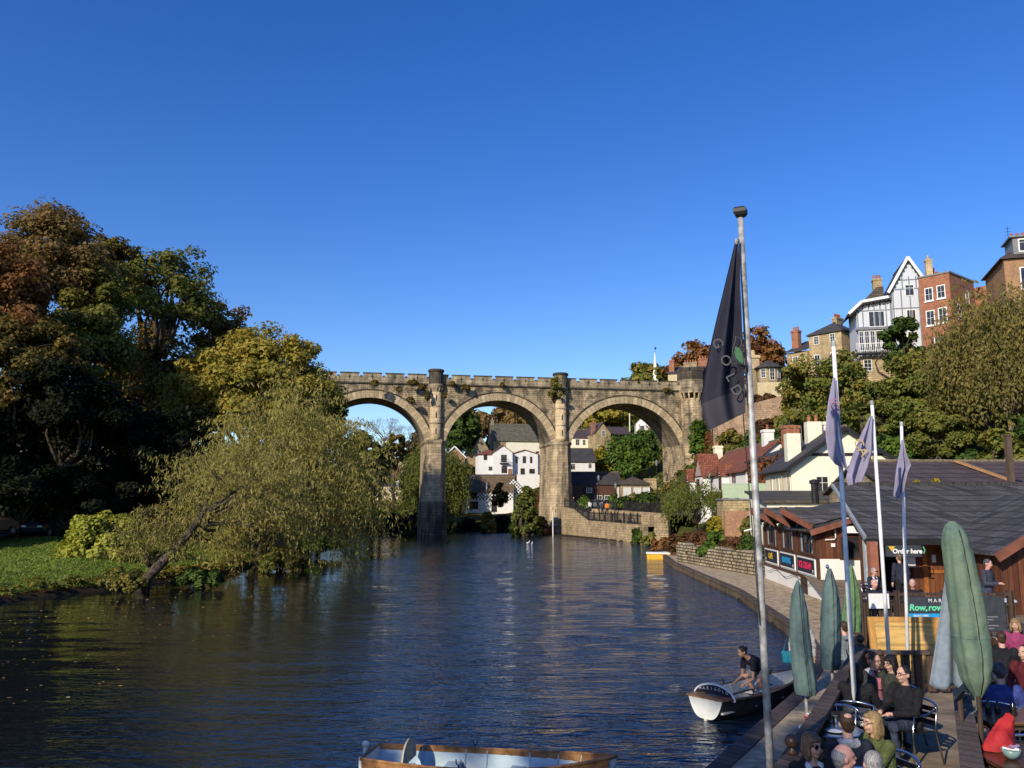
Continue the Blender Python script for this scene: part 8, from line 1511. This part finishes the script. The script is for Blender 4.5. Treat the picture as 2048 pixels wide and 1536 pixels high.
seat('long dark-haired woman in black with her back to the viewer by the railing', 1710, 1336, R(150), 'chair of the long dark-haired woman', vox=.0105, hair='dark', style='long', top=BLK, detail=False, hand='table')
seat('dark-haired woman in glasses turned left beside the man in black', 1786, 1318, R(-62), 'chair of the dark-haired woman in glasses', vox=.0105, hair='dark', style='bob', glasses='clear', top=('olive_dark', (.035,.036,.026)), hand='phone', nod=R(8))
seat('man in black coat and glasses sitting in profile left of the pine panel', 1813, 1340, R(-68), 'chair of the man in the black coat', vox=.0105, hair='dark', style='short', glasses='clear', top=BLK, hand='table', bulk=1.18)
bistro_chair((4.45, 11.55, ZD), R(10), 'empty aluminium chair behind the round table with the red bowl'); bistro_chair((6.1, 10.6, ZD), R(170), 'empty aluminium chair between the two wooden tables')
seat('curly grey-haired person in blue jacket with back turned at the right', 1998, 1338, R(140), 'chair of the curly-haired person in blue', vox=.0105, hair='greydark', style='curly', top=('royal_blue', (.035,.055,.20)), detail=False, bulk=1.15)
seat('brown-haired woman in black top with back turned, near the ramp railing', 2003, 1268, R(160), vox=.013, hair='brown', style='short', top=BLK, detail=False, zh=2.15)
seat('dark-haired woman beside the brown-haired one, half behind the largest parasol', 1976, 1258, R(190), vox=.013, hair='auburn', style='long', top=('black_b', (.014,.013,.013)), detail=False, zh=2.2)
seat('blond woman in pink top behind the plank barrier at the right edge', 2032, 1245, R(-40), vox=.013, hair='blond', style='bob', top=('hot_pink', (.26,.04,.11)), zh=2.1)
seat('person in dark red coat cut by the right edge of the photo', 2052, 1300, R(-60), vox=.013, hair='brown', style='short', top=('dark_red', (.09,.012,.016)), zh=2.1)
# upper terrace
def on_terrace(label, x, y, rz, pose='sit', **kw): return person(label, (x, y, ZT2), rz, pose, **kw)
on_terrace('balding man in navy coat smiling at the viewer over the terrace railing', 9.42, 22.35, R(20), vox=.015, hair='greydark', style='fringe', skin='pink', top=NVY, hand='table')
on_terrace('white-haired man in black seated right of the smiling man on the terrace', 10.5, 22.4, R(-30), vox=.015, hair='grey', style='short', skin='pink', top=BLK, hand='table')
on_terrace('man in navy fleece standing with lowered head right of the largest parasol', 12.72, 22.9, R(35), 'stand', H=1.78, vox=.015, hair='greydark', style='short', skin='pink', top=('navy_fleece', (.045,.048,.07)), hand='phone', nod=R(14), turn=R(8))
on_terrace('person in long dark coat standing with back turned at the order counter', 11.85, 26.0, R(185), 'stand', H=1.74, vox=.018, hair='lightbrown', style='short', top=('ink_coat', (.022,.026,.042)), legs=BLK, detail=False)
on_terrace('grey-haired woman in sunglasses with white scarf left of the terracotta post', 11.15, 26.4, R(25), vox=.016, hair='grey', style='short', glasses='sun', top=NVY, scarf=('white_scarf', (.66,.66,.72)))
bistro_chair((9.42, 22.35, ZT2), R(20), 'chair of the smiling man on the upper terrace'); bistro_chair((10.5, 22.4, ZT2), R(-30), 'chair of the white-haired man on the upper terrace'); bistro_chair((11.15, 26.4, ZT2), R(25), 'chair of the grey-haired woman on the upper terrace')
# towpath and boat
p = gz(1610, 1396, PZ); w_ = person('walker in blue trainers hidden behind the leftmost closed parasol', (p.x, p.y, PZ), R(170), 'walk', H=1.68, vox=.014, hair='lightbrown', style='long', top=('cream_top', (.55,.50,.44)), legs=('grey_leggings', (.20,.21,.23)), shoes=(.02,.05,.38), detail=False)
root = empty('shoulder_bag', (p.x-.30, p.y-.02, PZ+.72), 0, 'teal shoulder bag showing left of the leftmost parasol', 'bag'); mb = MB(); mb.prism([(-.13, -.05, 0), (.13, -.05, 0), (.16, -.05, .24), (-.16, -.05, .24)], (0, 1, 0), .1); mb.build('pouch', cl('teal', (.02,.22,.30)), root, bevel=.02); mb = MB(); mb.tube([(-.12, 0, .24), (.02, 0, .68), (.12, 0, .24)], .01, 5); mb.build('strap', cl('teal', (0,0,0)), root)
p = gz(1693, 1245, 2.1); person('person in grey coat leaning at the railing behind the second flagpole', (6.7, 17.3, PZ+.0), R(200), 'stand', H=1.74, vox=.014, hair='brown', style='short', top=('slate_coat', (.16,.19,.21)), detail=False)
root = empty('backpack', (6.78, 17.08, PZ+1.05), R(20), 'black backpack with straps on the person in the grey coat', 'backpack'); mb = MB(); mb.ball((0, 0, .18), .15, .09, .24, 14, 10); mb.build('pack', BLKM := cl('black', (.012,.012,.014)), root, smooth=True); mb = MB(); [mb.tube([(x, .05, .35), (x*1.1, .2, .32), (x, .1, .0)], .014, 5) for x in (-.09, .09)]; mb.build('strap', BLKM, root)
BW_ = Matrix.Translation((BA.x, BA.y, 0)) @ Matrix.Rotation(AZ, 4, 'Z') @ Vector((1.95, 0, .0))
person('young man in navy polo and grey shorts bending over in the rowing boat', (BW_.x, BW_.y, .12), R(-90)+AZ-R(22), 'boat', H=1.74, skin='tan', vox=.0105, hair='dark', style='bun', top=('navy_polo', (.012,.014,.022)), legs=('grey_shorts', (.16,.155,.16)), hand='boat', short_sleeve=True, shorts=True, collar='none', nod=R(20))
# small far figures on the quay
G_Q = 'people on the far quay'
def far(label, u, v, Y, rz, pose, top, legs=NVY, **kw): p = at(u, v, Y); person(label, (p.x, Y, p.z), rz, pose, vox=.03, top=top, legs=legs, detail=False, group=G_Q, **kw)
far('walker in orange coat on the quay road', 1214, 1029, 112, R(160), 'stand', ('orange', (.75,.20,.03)), hair='greydark'); far('walker in dark coat beside the orange one', 1205, 1029, 112, R(200), 'stand', ('teal_coat', (.03,.06,.07)), hair='grey'); far('walker in pale jacket near the stone bollard', 1179, 1026, 114, R(120), 'stand', ('white_jacket', (.6,.6,.6)), hair='brown')
p = Q(18.5, 2.15, 2.0); person('person in red coat and white trousers sitting on the quay bench', tuple(p), R(70)-R(0), 'sit', vox=.03, top=('bright_red', (.55,.03,.06)), legs=('white_trousers', (.6,.6,.6)), detail=False, group=G_Q, hair='grey'); p = Q(14, 4.45, 3.6); person('person in black sitting on the upper bench', tuple(p), R(70), 'sit', vox=.03, top=BLK, detail=False, group=G_Q); p = Q(-.2, 1.6, 3.9); person('person in dark clothes behind the railing at the pier foot', tuple(p), R(30), 'stand', vox=.03, top=('charcoal', (.03,.03,.034)), detail=False, group=G_Q)
mb = MB(); mb.lathe([(.22, 0), (.2, .9), (.1, 1.0)], n=10); tag(mb.build('bollard', M_QUAY, loc=tuple(Q(6.5, 4.6, 3.7))), 'stone bollard near the pale-jacketed walker', 'bollard')
# ducks on the river
for k, (u, v, c) in enumerate(((893, 1086, M_BLACKP), (1056, 1087, M_WHITEP), (1064, 1089, M_WHITEP), (1120, 1077, M_BLACKP))):
    p = gz(u, v, 0); root = empty('duck', tuple(p), R(40*k), ['dark duck swimming right of the left pier', 'white duck leftmost of the white pair in mid river', 'white duck rightmost of the white pair in mid river', 'dark duck near the gauge post'][k], 'duck'); mb = MB(); mb.ball((0, 0, .06), .22, .12, .11); mb.tube([(.14, 0, .1), (.2, 0, .26)], [.05, .045], 8); mb.ball((.22, 0, .28), .065, .05, .055); mb.tube([(.27, 0, .275), (.34, 0, .265)], [.025, .015], 6); mb.tube([(-.18, 0, .1), (-.3, 0, .15)], [.05, .02], 6); o = mb.build('body', c, root); solid(o, .02)
